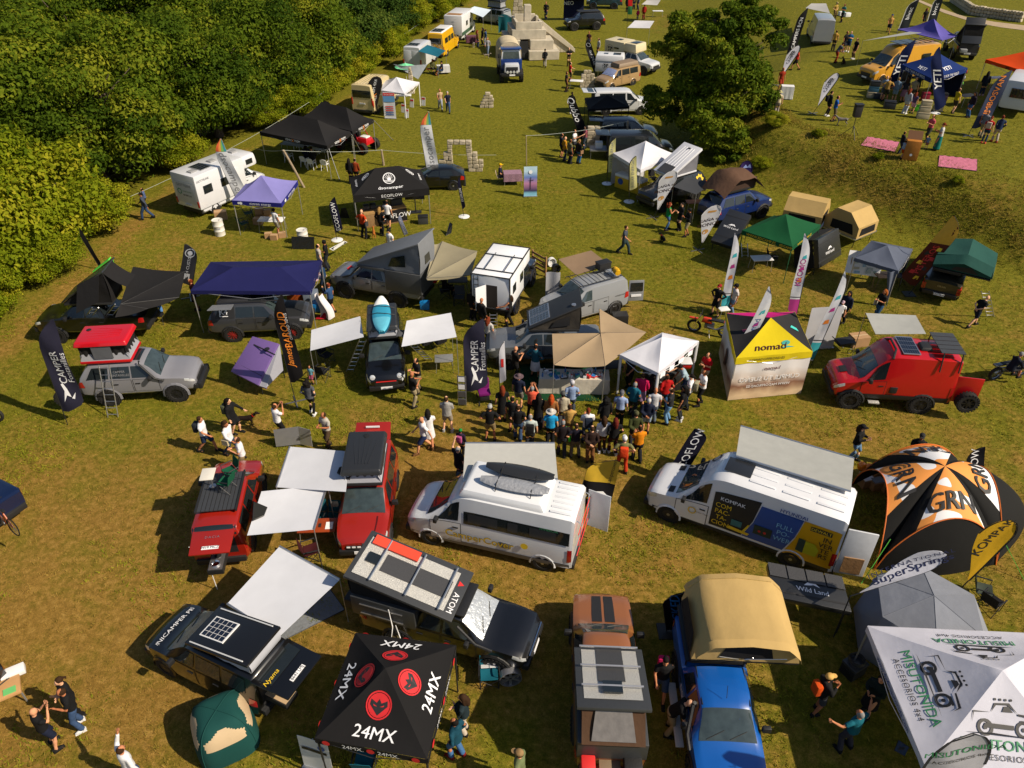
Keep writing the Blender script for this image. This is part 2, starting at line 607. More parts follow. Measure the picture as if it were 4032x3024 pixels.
# ------------------------------------------------------------------ trees
BARK=mat((.09,.065,.045),.9,0,0,.35,.6,12,'bark')
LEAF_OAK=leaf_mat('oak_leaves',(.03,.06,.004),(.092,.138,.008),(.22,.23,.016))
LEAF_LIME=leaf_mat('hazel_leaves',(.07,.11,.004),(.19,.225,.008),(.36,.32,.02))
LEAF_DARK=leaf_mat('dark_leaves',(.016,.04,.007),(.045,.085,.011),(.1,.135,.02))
def crown_mesh(name,seed,rx,rz,nclump,nleaf,size,m,cr=(.22,.42),low=0.0,flat=.55):
 r=np.random.RandomState(seed)
 # clumps spread through an ellipsoid, more at its surface
 c=r.normal(0,1,(nclump,3))
 c/=np.linalg.norm(c,axis=1)[:,None]
 rad=r.uniform(.35,1,nclump)**.5
 rad*=1+.26*np.sin(c[:,0]*5+seed)*np.sin(c[:,1]*4+seed*2)*np.cos(c[:,2]*3)
 c=c*rad[:,None]
 c[:,2]=np.where(c[:,2]<-.35,c[:,2]*.55,c[:,2])
 cl=r.uniform(cr[0],cr[1],nclump)
 ctone=r.normal(0,.17,nclump)
 k=r.randint(0,nclump,nleaf)
 d=r.normal(0,1,(nleaf,3))
 d/=np.linalg.norm(d,axis=1)[:,None]
 d[:,2]=np.abs(d[:,2])*np.where(r.uniform(0,1,nleaf)<.8,1,-1)
 q=c[k]+d*(cl[k]*r.uniform(.55,1.08,nleaf))[:,None]*np.array([1,1,.75])
 q*=np.array([rx,rx,rz])
 nrm=d*np.array([1,1,1.])+r.normal(0,flat,(nleaf,3))+np.array([0,0,.35])
 nrm/=np.linalg.norm(nrm,axis=1)[:,None]
 t=np.cross(nrm,r.normal(0,1,(nleaf,3)))
 t/=np.linalg.norm(t,axis=1)[:,None]
 b=np.cross(nrm,t)
 s=size*r.uniform(.6,1.35,nleaf)
 P=np.zeros((nleaf,4,3))
 P[:,0]=q-t*s[:,None]
 P[:,1]=q-b*(s*.55)[:,None]+t*(s*.15)[:,None]
 P[:,2]=q+t*s[:,None]+nrm*(s*-.25)[:,None]
 P[:,3]=q+b*(s*.55)[:,None]+t*(s*.15)[:,None]
 P[:,:,2]+=rz*(1+low)
 tone=np.repeat(np.clip(.42+ctone[k]+r.normal(0,.12,nleaf),0,1),4)
 return tris_mesh(name,P.reshape(-1,3),np.arange(nleaf*4).reshape(-1,4),tone,m)
def trunk_mesh(name,seed,h,rx,r0,nb=9):
 r=random.Random(seed)
 b=MB()
 pts,x,y=[],0,0
 for i in range(8):
  z=h*i/7
  pts.append((x,y,z-.3 if i==0 else z))
  x+=r.uniform(-.12,.12)
  y+=r.uniform(-.12,.12)
 b.pth(pts,[r0*(1.35 if i==0 else 1-.1*i)for i in range(8)],9)
 for i in range(nb):
  j=r.randint(2,6)
  p=V(pts[j])
  a=r.uniform(0,6.28)
  L=rx*r.uniform(.5,.85)
  e=p+V((math.cos(a)*L,math.sin(a)*L,h*r.uniform(.1,.3)))
  mid=(p+e)/2+V((0,0,-.12*L))
  b.pth([p,mid,e],[r0*.42,r0*.25,r0*.07],6)
 return b.mesh(name,BARK)
TREES={'oak':[(crown_mesh('crown',31+i,4.3,3.9,72,36000,.125,LEAF_OAK),trunk_mesh('trunk',i,6.2,4.2,.3))for i in range(3)],'lime':[(crown_mesh('crown',51+i,2.6,2.1,52,24000,.085,LEAF_LIME,(.25,.45),-.1),trunk_mesh('trunk',9+i,2.6,2.2,.12,14))for i in range(2)],'dark':[(crown_mesh('crown',71+i,3.9,3.6,70,26000,.13,LEAF_DARK),trunk_mesh('trunk',19+i,6,3.9,.28))for i in range(2)],}
ntree={'oak':0,'lime':0,'dark':0}
def tree(kind,x,y,sc,sz,label,group=None,lift=0.,name='tree',cat='tree'):
 i=ntree[kind]
 ntree[kind]+=1
 cm,tm=TREES[kind][i%len(TREES[kind])]
 z=terr(x,y)
 o=thg(name,label,cat,(x,y,z),rnd.uniform(0,6.28),group)
 c=link('crown',cm,o,(0,0,lift))
 c.scale=(sc,sc,sc*sz)
 t=link('trunk',tm,o)
 t.scale=(sc,sc,sc*sz+lift/6)
 return o
def edge_pts(step,off,y0,y1):
 out=[]
 for(ax,ay),(bx,by)in zip(EDGE[:-1],EDGE[1:]):
  L=math.hypot(bx-ax,by-ay)
  k=0.
  nx,ny=-(by-ay)/L,(bx-ax)/L
  while k<L:
   x,y=ax+(bx-ax)*k/L+nx*off,ay+(by-ay)*k/L+ny*off
   if y0<y<y1:
    out.append((x,y))
   k+=step
 return out
def make_wood():
 G_='trees of the wood beside the meadow'
 for x,y in edge_pts(2.9,1.5,26,118):
  if 43.5<y<50 or 52<y<60:
   continue
  far=y>48
  s=rnd.uniform(.6,.95)*(1.0 if not far else .95)
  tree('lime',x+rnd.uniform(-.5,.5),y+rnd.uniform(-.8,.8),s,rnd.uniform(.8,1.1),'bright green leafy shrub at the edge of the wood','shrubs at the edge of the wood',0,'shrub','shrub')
 for off,st in((4.6,4.4),(9.5,5.4),(16,6.4),(24,8),(34,10)):
  for x,y in edge_pts(st,off,22,150):
   if off<9 and(42.5<y<49):
    continue
   x+=rnd.uniform(-1,1)
   y+=rnd.uniform(-1.3,1.3)
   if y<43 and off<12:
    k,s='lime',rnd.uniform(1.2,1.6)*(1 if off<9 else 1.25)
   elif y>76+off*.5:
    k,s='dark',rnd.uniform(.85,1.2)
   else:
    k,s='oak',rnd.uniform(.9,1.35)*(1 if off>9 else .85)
   zz=terr(x,y)
   lift=max(0,(-zz)*.6)if k!='lime' else max(0,-zz*.35)
   if off>15:
    lift+=2.
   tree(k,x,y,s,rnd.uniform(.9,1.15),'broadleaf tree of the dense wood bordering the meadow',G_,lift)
 o=thg('oak_tree','large dark green oak tree on the bank beside the parked vans','tree',(14.3,57.2,terr(14.3,57.2)))
 for i,(x,y,z,rx,rz,n)in enumerate(((0,.3,1.2,3.3,3.9,60),(-2.4,-.6,1.0,2.3,2.2,26),(2.5,-.3,1.6,2.4,2.3,26),(.4,-2.9,.2,2.4,1.9,26),(-1.6,.4,5.2,2.5,2.2,28),(1.7,.5,5.6,2.6,2.3,28),(0,-1.6,4.4,2.4,2.2,26),(1.5,-3.6,-.3,1.5,1.1,14))):
  link('crown',crown_mesh('crown',300+i,rx,rz,n,int(1900*rx*rz),.125,LEAF_OAK,(.2,.38),-.1,.6),o,(x,y,z))
 link('trunk',trunk_mesh('trunk',77,8.5,4.2,.42,16),o)
 for i,(x,y,s)in enumerate(((18.3,53.5,.3),(20.6,51.2,.16),(23.2,47.4,.13),(26.5,43.6,.13),(17.0,50.6,.25))):
  tree('lime',x,y,s,.8,'small green bush growing on the earth bank','small bushes on the earth bank',0,'bush','bush')
make_wood()
# ------------------------------------------------------------------ vehicles
# stations: distance from front bumper, bottom, shoulder height, half width, top height, half width at the top edge
KINDS={'pickup':dict(W=.93,fo=.95,wb=3.1,r=.39,st=[(0,.52,.86,.70,.90,.56),(.18,.44,1.0,.86,1.05,.70),(1.32,.42,1.13,.92,1.19,.78),(2.05,.42,1.18,.93,1.74,.64),(2.5,.42,1.18,.93,1.80,.67),(3.2,.42,1.18,.93,1.77,.66),(3.55,.42,1.2,.93,1.24,.84),(5.2,.47,1.2,.92,1.22,.86),(5.33,.54,1.14,.86,1.16,.8)],ws=(1.38,2.02),rw=(3.24,3.5),win=[(1.62,2.58,2.1,2.56),(2.66,3.3,2.64,3.08)],door=[(1.5,2.6),(2.64,3.5)]),'suv':dict(W=.95,fo=.88,wb=2.85,r=.39,st=[(0,.5,.82,.70,.88,.56),(.18,.42,.98,.86,1.04,.72),(1.3,.40,1.12,.93,1.18,.80),(1.98,.40,1.18,.95,1.78,.66),(2.4,.40,1.18,.95,1.85,.69),(4.2,.40,1.2,.95,1.84,.68),(4.68,.44,1.18,.92,1.3,.78),(4.82,.5,1.0,.86,1.04,.74)],ws=(1.36,1.95),rw=(4.26,4.62),win=[(1.6,2.5,2.05,2.5),(2.58,3.4,2.56,3.36),(3.48,4.4,3.44,4.1)],door=[(1.45,2.52),(2.56,3.42)]),'hatch':dict(W=.9,fo=.85,wb=2.6,r=.33,st=[(0,.38,.68,.66,.72,.5),(.2,.26,.82,.82,.86,.66),(1.2,.24,.95,.89,1.0,.76),(2.0,.24,1.0,.9,1.38,.58),(2.5,.24,1.0,.9,1.46,.62),(3.4,.24,1.03,.9,1.42,.6),(4.05,.28,1.05,.87,1.12,.7),(4.25,.36,.95,.8,1.0,.64)],ws=(1.26,1.98),rw=(3.46,4.0),win=[(1.55,2.5,2.05,2.5),(2.58,3.5,2.56,3.3)],door=[(1.4,2.55)]),'mpv':dict(W=.92,fo=.85,wb=2.78,r=.34,st=[(0,.42,.78,.68,.84,.52),(.2,.30,.95,.84,1.0,.66),(1.02,.27,1.1,.91,1.16,.78),(1.85,.27,1.14,.92,1.72,.68),(2.3,.27,1.14,.92,1.82,.73),(4.25,.27,1.16,.92,1.82,.73),(4.42,.34,1.14,.9,1.68,.72),(4.48,.4,1.0,.86,1.2,.76)],ws=(1.08,1.82),rw=(4.28,4.44),win=[(1.4,2.2,1.95,2.25),(2.3,3.2,2.32,3.2),(3.28,4.12,3.28,4.08)],door=[(1.15,2.25),(2.29,3.2)]),'transporter':dict(W=.95,fo=.9,wb=3.0,r=.35,st=[(0,.42,.8,.70,.86,.56),(.18,.32,.98,.86,1.04,.72),(.9,.28,1.15,.94,1.22,.82),(1.7,.28,1.2,.95,1.84,.72),(2.15,.28,1.2,.95,1.95,.77),(4.75,.28,1.22,.95,1.95,.77),(4.92,.34,1.2,.93,1.8,.76),(4.98,.4,1.0,.88,1.1,.8)],ws=(.97,1.68),rw=(4.78,4.94),win=[(1.25,2.1,1.8,2.15),(2.25,3.3,2.27,3.3),(3.4,4.5,3.4,4.5)],door=[(1.05,2.16),(2.2,3.35)]),'ducato':dict(W=1.0,fo=.95,wb=4.03,r=.36,st=[(0,.42,.85,.74,.92,.6),(.16,.32,1.02,.92,1.1,.78),(.75,.30,1.25,1.0,1.32,.88),(1.55,.30,1.4,1.02,2.05,.76),(2.1,.30,1.42,1.02,2.5,.84),(2.6,.30,1.45,1.02,2.58,.88),(5.86,.30,1.45,1.02,2.58,.88),(5.97,.36,1.45,1.0,2.5,.86)],ws=(.82,1.56),rw=None,win=[(1.12,2.0,1.7,2.04)],door=[(.95,2.1)]),'sprinter':dict(W=1.0,fo=.95,wb=4.35,r=.36,st=[(0,.42,.85,.72,.92,.58),(.16,.32,1.04,.9,1.1,.76),(1.0,.30,1.25,.99,1.33,.86),(1.75,.30,1.38,1.0,2.05,.74),(2.3,.30,1.42,1.0,2.6,.82),(2.8,.30,1.45,1.0,2.74,.87),(6.5,.30,1.45,1.0,2.74,.87),(6.62,.36,1.45,.98,2.64,.85)],ws=(1.06,1.76),rw=None,win=[(1.3,2.2,1.85,2.24)],door=[(1.12,2.3)]),'daily':dict(W=1.0,fo=.8,wb=2.9,r=.45,st=[(0,.68,1.0,.78,1.08,.66),(.14,.6,1.18,.92,1.26,.78),(.95,.58,1.42,.98,1.5,.86),(1.55,.58,1.52,1.0,2.2,.76),(1.95,.58,1.55,1.0,2.62,.8),(2.3,.58,1.58,1.0,2.72,.84),(4.72,.58,1.58,1.0,2.72,.84),(4.82,.62,1.58,.98,2.66,.83)],ws=(1.0,1.56),rw=None,win=[(1.2,1.95,1.62,1.98)],door=[(1.05,2.05)]),}
TYRE={}
def wheel_meshes(r,rimc,style):
 key=(round(r,2),rimc,style)
 if key in TYRE:
  return TYRE[key]
 w=.13 if r<.37 else .15
 t=MB().lth([(r*.62,-w),(r*.9,-w*1.02),(r*.985,-w*.8),(r,0),(r*.985,w*.8),(r*.9,w*1.02),(r*.62,w),(r*.6,w*.5)],24,axis='y')
 if r>.37:
  for k in range(22):
   a=2*math.pi*k/22
   for sy in(-1,1):
    t.bx_(-.035,.035,sy*w*.9-.03,sy*w*.9+.03,r*.95,r*1.015,0,M.Rotation(a+sy*.07,4,'Y'))
 tm=t.mesh('tyre',RUBBER)
 b=MB()
 b.lth([(r*.62,w*.75),(r*.56,w*.7),(r*.54,w*.35),(.001,w*.35)],20,1,axis='y')
 b.lth([(r*.63,w*.8),(r*.63,w*.2)],20,0,axis='y')
 n={'spoke':6,'multi':10,'steel':8}[style]
 for k in range(n):
  a=2*math.pi*k/n
  hw=r*(.075 if style!='multi' else .045)
  b.bx_(-hw,hw,w*.45,w*.8,r*.12,r*.6,0,M.Rotation(a,4,'Y'),1.3)
 b.lth([(r*.17,w*.35),(r*.17,w*.9),(.001,w*.95)],12,0,axis='y')
 rm=b.mesh('rim',[rimc,BKP])
 TYRE[key]=(tm,rm)
 return TYRE[key]
def smooth_st(st):
 A=np.array(st,float)
 x=A[:,0]
 h=np.diff(x)
 d=np.diff(A,axis=0)/h[:,None]
 m=np.zeros_like(A)
 m[0],m[-1]=d[0]*.2,d[-1]*.2
 for i in range(1,len(x)-1):
  s_=d[i-1]*d[i]>0
  w1,w2=2*h[i]+h[i-1],h[i]+2*h[i-1]
  with np.errstate(divide='ignore',invalid='ignore'):
   m[i]=np.where(s_,(w1+w2)/(w1/d[i-1]+w2/d[i]),0)
 m=np.nan_to_num(m)
 out=[]
 for i in range(len(x)-1):
  n=3 if h[i]<1.2 else 4
  for k in range(n):
   t=k/n
   q=(2*t**3-3*t**2+1)*A[i]+(t**3-2*t**2+t)*h[i]*m[i]+(-2*t**3+3*t**2)*A[i+1]+(t**3-t**2)*h[i]*m[i+1]
   q[0]=x[i]+h[i]*t
   out.append(tuple(q))
 out.append(tuple(A[-1]))
 return out
class Car:
 def __init__(s,kind,name,label,cat,front,rear,col,mid=False,rim=None,style='spoke',lift=0.,paintmat=None,doors=True,rr=None,group=None,flare=None,glass=None,scale=.95,stc=0.,nowin=(),bumper=None,skip=()):
  k=KINDS[kind]
  s.k=k
  s.W=k['W']
  s.lift=lift
  s.st=[(a if a<3 else a+stc,)+tuple(z+lift if i in(0,1,3)else z for i,z in enumerate(b))for a,*b in k['st']]
  s.raw=s.st
  s.st=smooth_st(s.st)
  s.L=s.st[-1][0]
  wb=k['wb']+stc
  d=V((front.x-rear.x,front.y-rear.y,0))
  d.normalize()
  mp=(front+rear)/2
  if not mid:
   pr=V((-d.y,d.x,0))
   if pr.dot(V((mp.x,mp.y,0)))<0:
    pr=-pr
   mp=mp+pr*(s.W-.12)*scale
  s.rt=thg(name,label,cat,(mp.x,mp.y,terr(mp.x,mp.y)),math.atan2(d.y,d.x),group)
  s.rt.scale=(scale,)*3
  s.fx=wb/2+k['fo']
  s.pnt=paintmat or(pnt(col)if not hasattr(col,'node_tree')else col)
  gl=glass or GL
  # body shell
  b=MB()
  n=len(s.st)
  rings=[]
  for q in s.st:
   half=[s.pt(q,j)for j in range(9)]
   rings.append(half+[V((p.x,-p.y,p.z))for p in half[-2:0:-1]])
  m=len(rings[0])
  vs=[p for rg in rings for p in rg]
  fs=[(i*m+j,i*m+(j+1)%m,(i+1)*m+(j+1)%m,(i+1)*m+j)for i in range(n-1)for j in range(m)]
  fs+=[tuple(range(m-1,-1,-1)),tuple((n-1)*m+j for j in range(m))]
  b.add(vs,[f[::-1]for f in fs])
  s.body=b.bd('body',s.pnt,s.rt,ang=32)
  # glass
  if k['ws']and 'ws' not in skip:
   s.top('windscreen',glass or GLASS2,k['ws'][0],k['ws'][1],-.93,.93,.012,4,8)
  if k['rw']and 'rw' not in skip:
   s.top('rear_window',gl,k['rw'][0]+stc,k['rw'][1]+stc,-.9,.9,.012,3,6)
  for i,(a,bb,c,dd)in enumerate(k['win']):
   if i in nowin:
    continue
   sh=stc if a>3 else 0
   for sd in(1,-1):
    s.ptc('side_window',gl,[(a+sh,4.1),(bb+sh,4.1),(dd+sh,4.88),(c+sh,4.88)],sd,.012)
  if doors:
   for a,bb in k['door']:
    for sd in(1,-1):
     dr=s.ptc('door',[s.pnt,BKP],[(a,2.2),(bb,2.2),(bb,4.0),(a,4.0)],sd,.012,seam=True)
     p=s.side(bb-.2,s.raw[3][2]-.2,sd)
     MB().bx_(-.1,.1,-.025,.025,-.02,.02).bd('handle',BKP if col!='x' else CHROME,dr).location=p
     # wheels and arches
  r=rr or k['r']
  s.r=r
  tm,rm=wheel_meshes(r,rim or STEEL,style)
  for ax in(k['fo'],k['fo']+wb):
   for sd in(1,-1):
    x=s.fx-ax
    w=link('wheel',tm,s.rt,(x,sd*(s.W-.12),r),(0,0,0 if sd>0 else math.pi))
    link('rim',rm,w)
    arch=MB().lth([(.001,0),(r*1.2,0),(r*1.2,-.05)],22,0,axis='y')
    for j in range(9):
     a0,a1=math.pi*(j/9*1.1-.05),math.pi*((j+1)/9*1.1-.05)
     q=[(rad*math.cos(a),yy,rad*math.sin(a))for a in(a0,a1)for rad,yy in((r*1.16,-.02),(r*1.16,.045),(r*1.32,.012),(r*1.34,-.03))]
     arch.add(q,[(0,4,5,1),(1,5,6,2),(2,6,7,3)],1)
    link('wheel_arch',arch.mesh('wheel_arch',[BKP,flare or s.pnt]),s.rt,(x,sd*(s.W-.012),r),(0,0,0 if sd>0 else math.pi))
    # face
  q1=s.st[1]
  for sd in(1,-1):
   s.ptc('headlight',CLEARL,[(.03,3.35),(.42,3.6),(.4,4.05),(.05,4.05)],sd,.014)
   if kind in('ducato','sprinter','daily'):
    s.ptc('tail_light',REDL,[(s.L-.16,2.6),(s.L-.01,2.6),(s.L-.01,3.7),(s.L-.16,3.7)],sd,.014)
   else:
    s.ptc('tail_light',REDL,[(s.L-.3,3.1),(s.L-.03,3.1),(s.L-.03,3.95),(s.L-.24,3.95)],sd,.014)
   mz=s.raw[3][2]+.1
   mr=MB()
   mr.bx_(-.07,.07,-.12,.12,-.08,.1,0,None,.9,.9)
   o=mr.bd('wing_mirror',BKP if kind not in('hatch',)else s.pnt,s.rt,bevel=.03)
   o.location=(s.fx-k['win'][0][0]-.12,sd*(s.W+.13),mz)
  z0=s.st[0][1]
  zt=s.st[0][2]
  MB().bx_(-.06,.03,-.52,.52,z0+.14,zt-.02,0).bd('grille',BKP,s.rt,bevel=.02).location=(s.fx,0,0)
  bb=MB().bx_(-.16,.07,-s.W*.86,s.W*.86,z0-.1,z0+.14,0)
  bb.bd('front_bumper',bumper or(BKP if kind!='hatch' else s.pnt),s.rt,bevel=.05).location=(s.fx,0,0)
  zr=s.st[-1][1]
  MB().bx_(-.08,.12,-s.W*.88,s.W*.88,zr-.12,zr+.12).bd('rear_bumper',bumper or BKP,s.rt,bevel=.04).location=(s.fx-s.L,0,0)
  if 'wiper' not in skip and k['ws']:
   for y in(.05,-.5):
    p=s.tpp(k['ws'][0]+.02,y/s.W)
    p2=s.tpp(k['ws'][0]+.2,(y+.42)/s.W)
    MB().pth([p+V((0,0,.03)),p2+V((0,0,.03))],.012,4).bd('wiper',BKP,s.rt)
 def pt(s,q,j):
  x,zb,zs,w,zr,wr=q
  X=s.fx-x
  e=min(1,max(0,(zr-zs)/.3))
  c=[(0,zb),(w*.9,zb),(w*.985,zb+.1),(w,(zb+zs)/2+.05),(w*.975,zs),(wr,zr-.05*e),(wr*.88,zr-.004),(wr*.46,zr+.022),(0,zr+.03)][j]
  return V((X,c[0],c[1]))
 def ring(s,x,k):
  st=s.st
  x=min(max(x,st[0][0]),st[-1][0])
  i=0
  while i<len(st)-2 and st[i+1][0]<x:
   i+=1
  t=(x-st[i][0])/(st[i+1][0]-st[i][0])
  j=min(int(k),7)
  f=k-j
  a=s.pt(st[i],j).lerp(s.pt(st[i],j+1),f)
  b=s.pt(st[i+1],j).lerp(s.pt(st[i+1],j+1),f)
  return a.lerp(b,t)
 def side_n(s,x,k,sd,off):
  p=s.ring(x,k)
  a=s.ring(x+.02,k)-s.ring(x-.02,k)
  b=s.ring(x,min(k+.05,8))-s.ring(x,max(k-.05,0))
  n=b.cross(a)
  n.normalize()
  if n.y<0 or(abs(n.y)<.05 and n.z<0):
   n=-n
  p=p+n*off
  return V((p.x,p.y*sd,p.z))
 def ptc(s,name,m,cs,sd,off,nu=4,nv=3,seam=False):
  def P(u,v,o,sh=0):
   u=sh+u*(1-2*sh)
   v=sh+v*(1-2*sh)
   a=[cs[0][i]*(1-u)+cs[1][i]*u for i in(0,1)]
   b=[cs[3][i]*(1-u)+cs[2][i]*u for i in(0,1)]
   return s.side_n(a[0]*(1-v)+b[0]*v,a[1]*(1-v)+b[1]*v,sd,o)
  b=MB()
  if seam:
   b.grid(lambda u,v:P(u,v,off*.5),nu,nv,1)
   b.grid(lambda u,v:P(u,v,off,.022),nu,nv,0)
  else:
   b.grid(lambda u,v:P(u,v,off),nu,nv,0)
  if sd>0:
   pass
  return b.bd(name,m,s.rt)
 def side(s,x,z,sd,off=.01):
  lo,hi=2.,5.
  for _ in range(18):
   mid=(lo+hi)/2
   if s.ring(x,mid).z<z:
    lo=mid
   else:
    hi=mid
  return s.side_n(x,lo,sd,off)
 def sfn(s,x0,z0,sd,off=.014):
  return lambda u,v:s.side(x0+u*sd,z0+v,sd,off)
 def tpp(s,x,q,off=.0):
  k=8-3*min(abs(q),1)
  p=s.ring(x,k)
  a=s.ring(x+.02,k)-s.ring(x-.02,k)
  n=V((-a.z,0,a.x))
  n=(n if n.z>0 else-n).normalized()
  p=V((p.x,p.y*(1 if q>=0 else-1),p.z))
  return p+n*off
 def top(s,name,m,x0,x1,q0,q1,off=.012,nu=3,nv=6):
  return MB().grid(lambda u,v:s.tpp(x0+(x1-x0)*u,q0+(q1-q0)*v,off),nu,nv).bd(name,m,s.rt)
 def plate(s,txt,rear=True,z=None,blue=True):
  x=s.fx-s.L-.02 if rear else s.fx+.08
  sg=-1 if rear else 1
  z=z or(s.st[-1][1]+.3 if rear else s.st[0][1]+.06)
  x+=-.1*1 if rear and z<s.st[-1][1]+.15 else 0
  o=MB().bx_(x-.012,x+.012,-.26,.26,z-.06,z+.06).bd('number_plate',WHT,s.rt)
  if txt:
   let(txt,.12,pfn((x+sg*.013,0,z),(0,sg,0),(0,0,1),.004),BLK,o,0,(.02,0),.01)
  return o
 def w(s,p):
  return s.rt.matrix_basis@V(p)
 def bx_(s,name,m,x0,x1,y0,y1,z0,z1,bevel=.02,parent=None,tx=1.,ty=1.):
  return MB().bx_(x0,x1,y0,y1,z0,z1,0,None,tx,ty).bd(name,m,parent or s.rt,bevel=bevel)
  # ------------------------------------------------------------------ gazebos, awnings, flags
def poly_label():
 pass
POLE=mat((.45,.45,.46),.4,.7,0,.1,0,8,'tent_pole')
POLEB=mat((.02,.02,.022),.5,.3,0,.1,0,8,'black_pole')
class Gz:
 def __init__(s,name,label,cs,dz,cols,val=.22,ridge=0.,sag=.07,p=1.12,legs=(1,1,1,1),pole=None,valcol=None,legw=.022,cat='gazebo',trans=.12,scallop=False):
  cs=[V(c)for c in cs]
  ze=sum(c.z for c in cs)/4
  ctr=sum(cs,V())/4
  s.rt=thg(name,label,cat,(ctr.x,ctr.y,terr(ctr.x,ctr.y)))
  o=s.rt.location.copy()
  cs=[V((c.x,c.y,ze))-o for c in cs]
  s.cs=cs
  ze-=o.z
  s.ze=ze
  c0=sum(cs,V())/4
  pk=c0+V((0,0,dz))
  la,lb=(cs[1]-cs[0]).length,(cs[2]-cs[1]).length
  # ridge runs along the longer side
  if ridge>0:
   if la>=lb:
    ax=((cs[1]-cs[0])+(cs[2]-cs[3])).normalized()*ridge/2
    P=[(pk-ax,pk+ax),(pk+ax,pk+ax),(pk+ax,pk-ax),(pk-ax,pk-ax)]
   else:
    ax=((cs[2]-cs[1])+(cs[3]-cs[0])).normalized()*ridge/2
    P=[(pk-ax,pk-ax),(pk-ax,pk+ax),(pk+ax,pk+ax),(pk+ax,pk-ax)]
  else:
   P=[(pk,pk)]*4
  s.P=P
  s.sag,s.pp,s.dz=sag,p,dz
  cols=cols if isinstance(cols,(list,tuple))and not isinstance(cols[0],(int,float))else[cols]*4
  ms=[c if hasattr(c,'node_tree')else clo(c,.3,1.8,trans)for c in cols]
  s.ms=ms
  vm=valcol if valcol is not None else None
  for i in range(4):
   MB().grid(lambda u,v,i=i:s.pan(i,u,v),10,10,0,.012).bd('roof_panel',ms[i],s.rt,ang=50)
   a,b=cs[i],cs[(i+1)%4]
   if val>0:
    def vf(u,v,a=a,b=b):
     q=a.lerp(b,u)
     n=(b-a).cross(V((0,0,1))).normalized()
     cut=.06*abs(math.sin(u*math.pi*10))if scallop else 0
     return q+n*(.012+.012*math.sin(u*23+i)*(1-v))-V((0,0,(1-v)*(val-cut)))
    MB().grid(vf,24 if scallop else 12,2,0,.006).bd('valance',(clo(vm)if not hasattr(vm,'node_tree')else vm)if vm is not None else ms[i],s.rt,ang=60)
  s.val=val
  pm=pole or POLE
  for i in range(4):
   if legs[i]:
    q=cs[i]+(c0-cs[i]).normalized()*.05
    gz=terr(q.x+o.x,q.y+o.y)-o.z
    lg=MB().pth([(q.x,q.y,gz),(q.x,q.y,ze*.55)],legw,6).pth([(q.x,q.y,ze*.5),(q.x,q.y,ze-.02)],legw*1.35,6)
    lg.bd('leg',pm,s.rt)
  for i in range(4):
   a,b=cs[i],cs[(i+1)%4]
   m1=MB()
   m1.pth([a.lerp(b,.02)+V((0,0,-.08)),a.lerp(b,.5)+V((0,0,-.42))],.012,4)
   m1.pth([a.lerp(b,.5)+V((0,0,-.42)),a.lerp(b,.98)+V((0,0,-.08))],.012,4)
   m1.bd('truss_bar',pm,s.rt)
 def pan(s,i,u,v):
  a,b=s.cs[i],s.cs[(i+1)%4]
  c,d=s.P[i]
  q=a.lerp(b,u).lerp(c.lerp(d,u),v)
  z=s.ze+s.dz*v**s.pp
  w=math.sin(math.pi*u)*math.sin(math.pi*min(1,v*1.05))
  return V((q.x,q.y,z-s.sag*w+.01*math.sin(u*17+v*9+i)*(1-v)*math.sin(math.pi*u)))
 def fn(s,i,off=.022):
  a,b=s.cs[i],s.cs[(i+1)%4]
  L=(b-a).length
  c,d=s.P[i]
  top=(c+d)/2
  mid=(a+b)/2
  hgt=(top-mid).length
  lt=(d-c).length
  n=(b-a).cross(top-mid).normalized()
  def f(u,v):
   vv=min(max(v/hgt,0),1)
   w=L*(1-vv)+lt*vv
   return s.pan(i,min(max(u/max(w,.05)+.5,0),1),vv)+n*off
  return f
 def vfn(s,i,off=.03):
  a,b=s.cs[i],s.cs[(i+1)%4]
  return pfn((a+b)/2-V((0,0,s.val/2)),b-a,(0,0,1),off)
 def text(s,i,txt,size,m,at=(0,.5),rot=0.,**k):
  return let(txt,size,s.fn(i),m,s.rt,rot,at,**k)
 def vtext(s,i,txt,size,m,at=(0,0),**k):
  return let(txt,size,s.vfn(i),m,s.rt,0,at,**k)
 def wall(s,i,m,z0=.03,z1=None,name='side_wall',u0=0.,u1=1.):
  a,b=s.cs[i],s.cs[(i+1)%4]
  z1=z1 or s.ze-.03
  n=(b-a).cross(V((0,0,1))).normalized()
  def f(u,v):
   q=a.lerp(b,u0+(u1-u0)*u)
   return V((q.x,q.y,z0+(z1-z0)*v))+n*(.03*math.sin(u*19)*math.sin(v*3)-.01)
  MB().grid(f,16,5,0,.008).bd(name,m,s.rt)
  return pfn(V((((a+b)/2).x,((a+b)/2).y,(z0+z1)/2)),b-a,(0,0,1),.045)
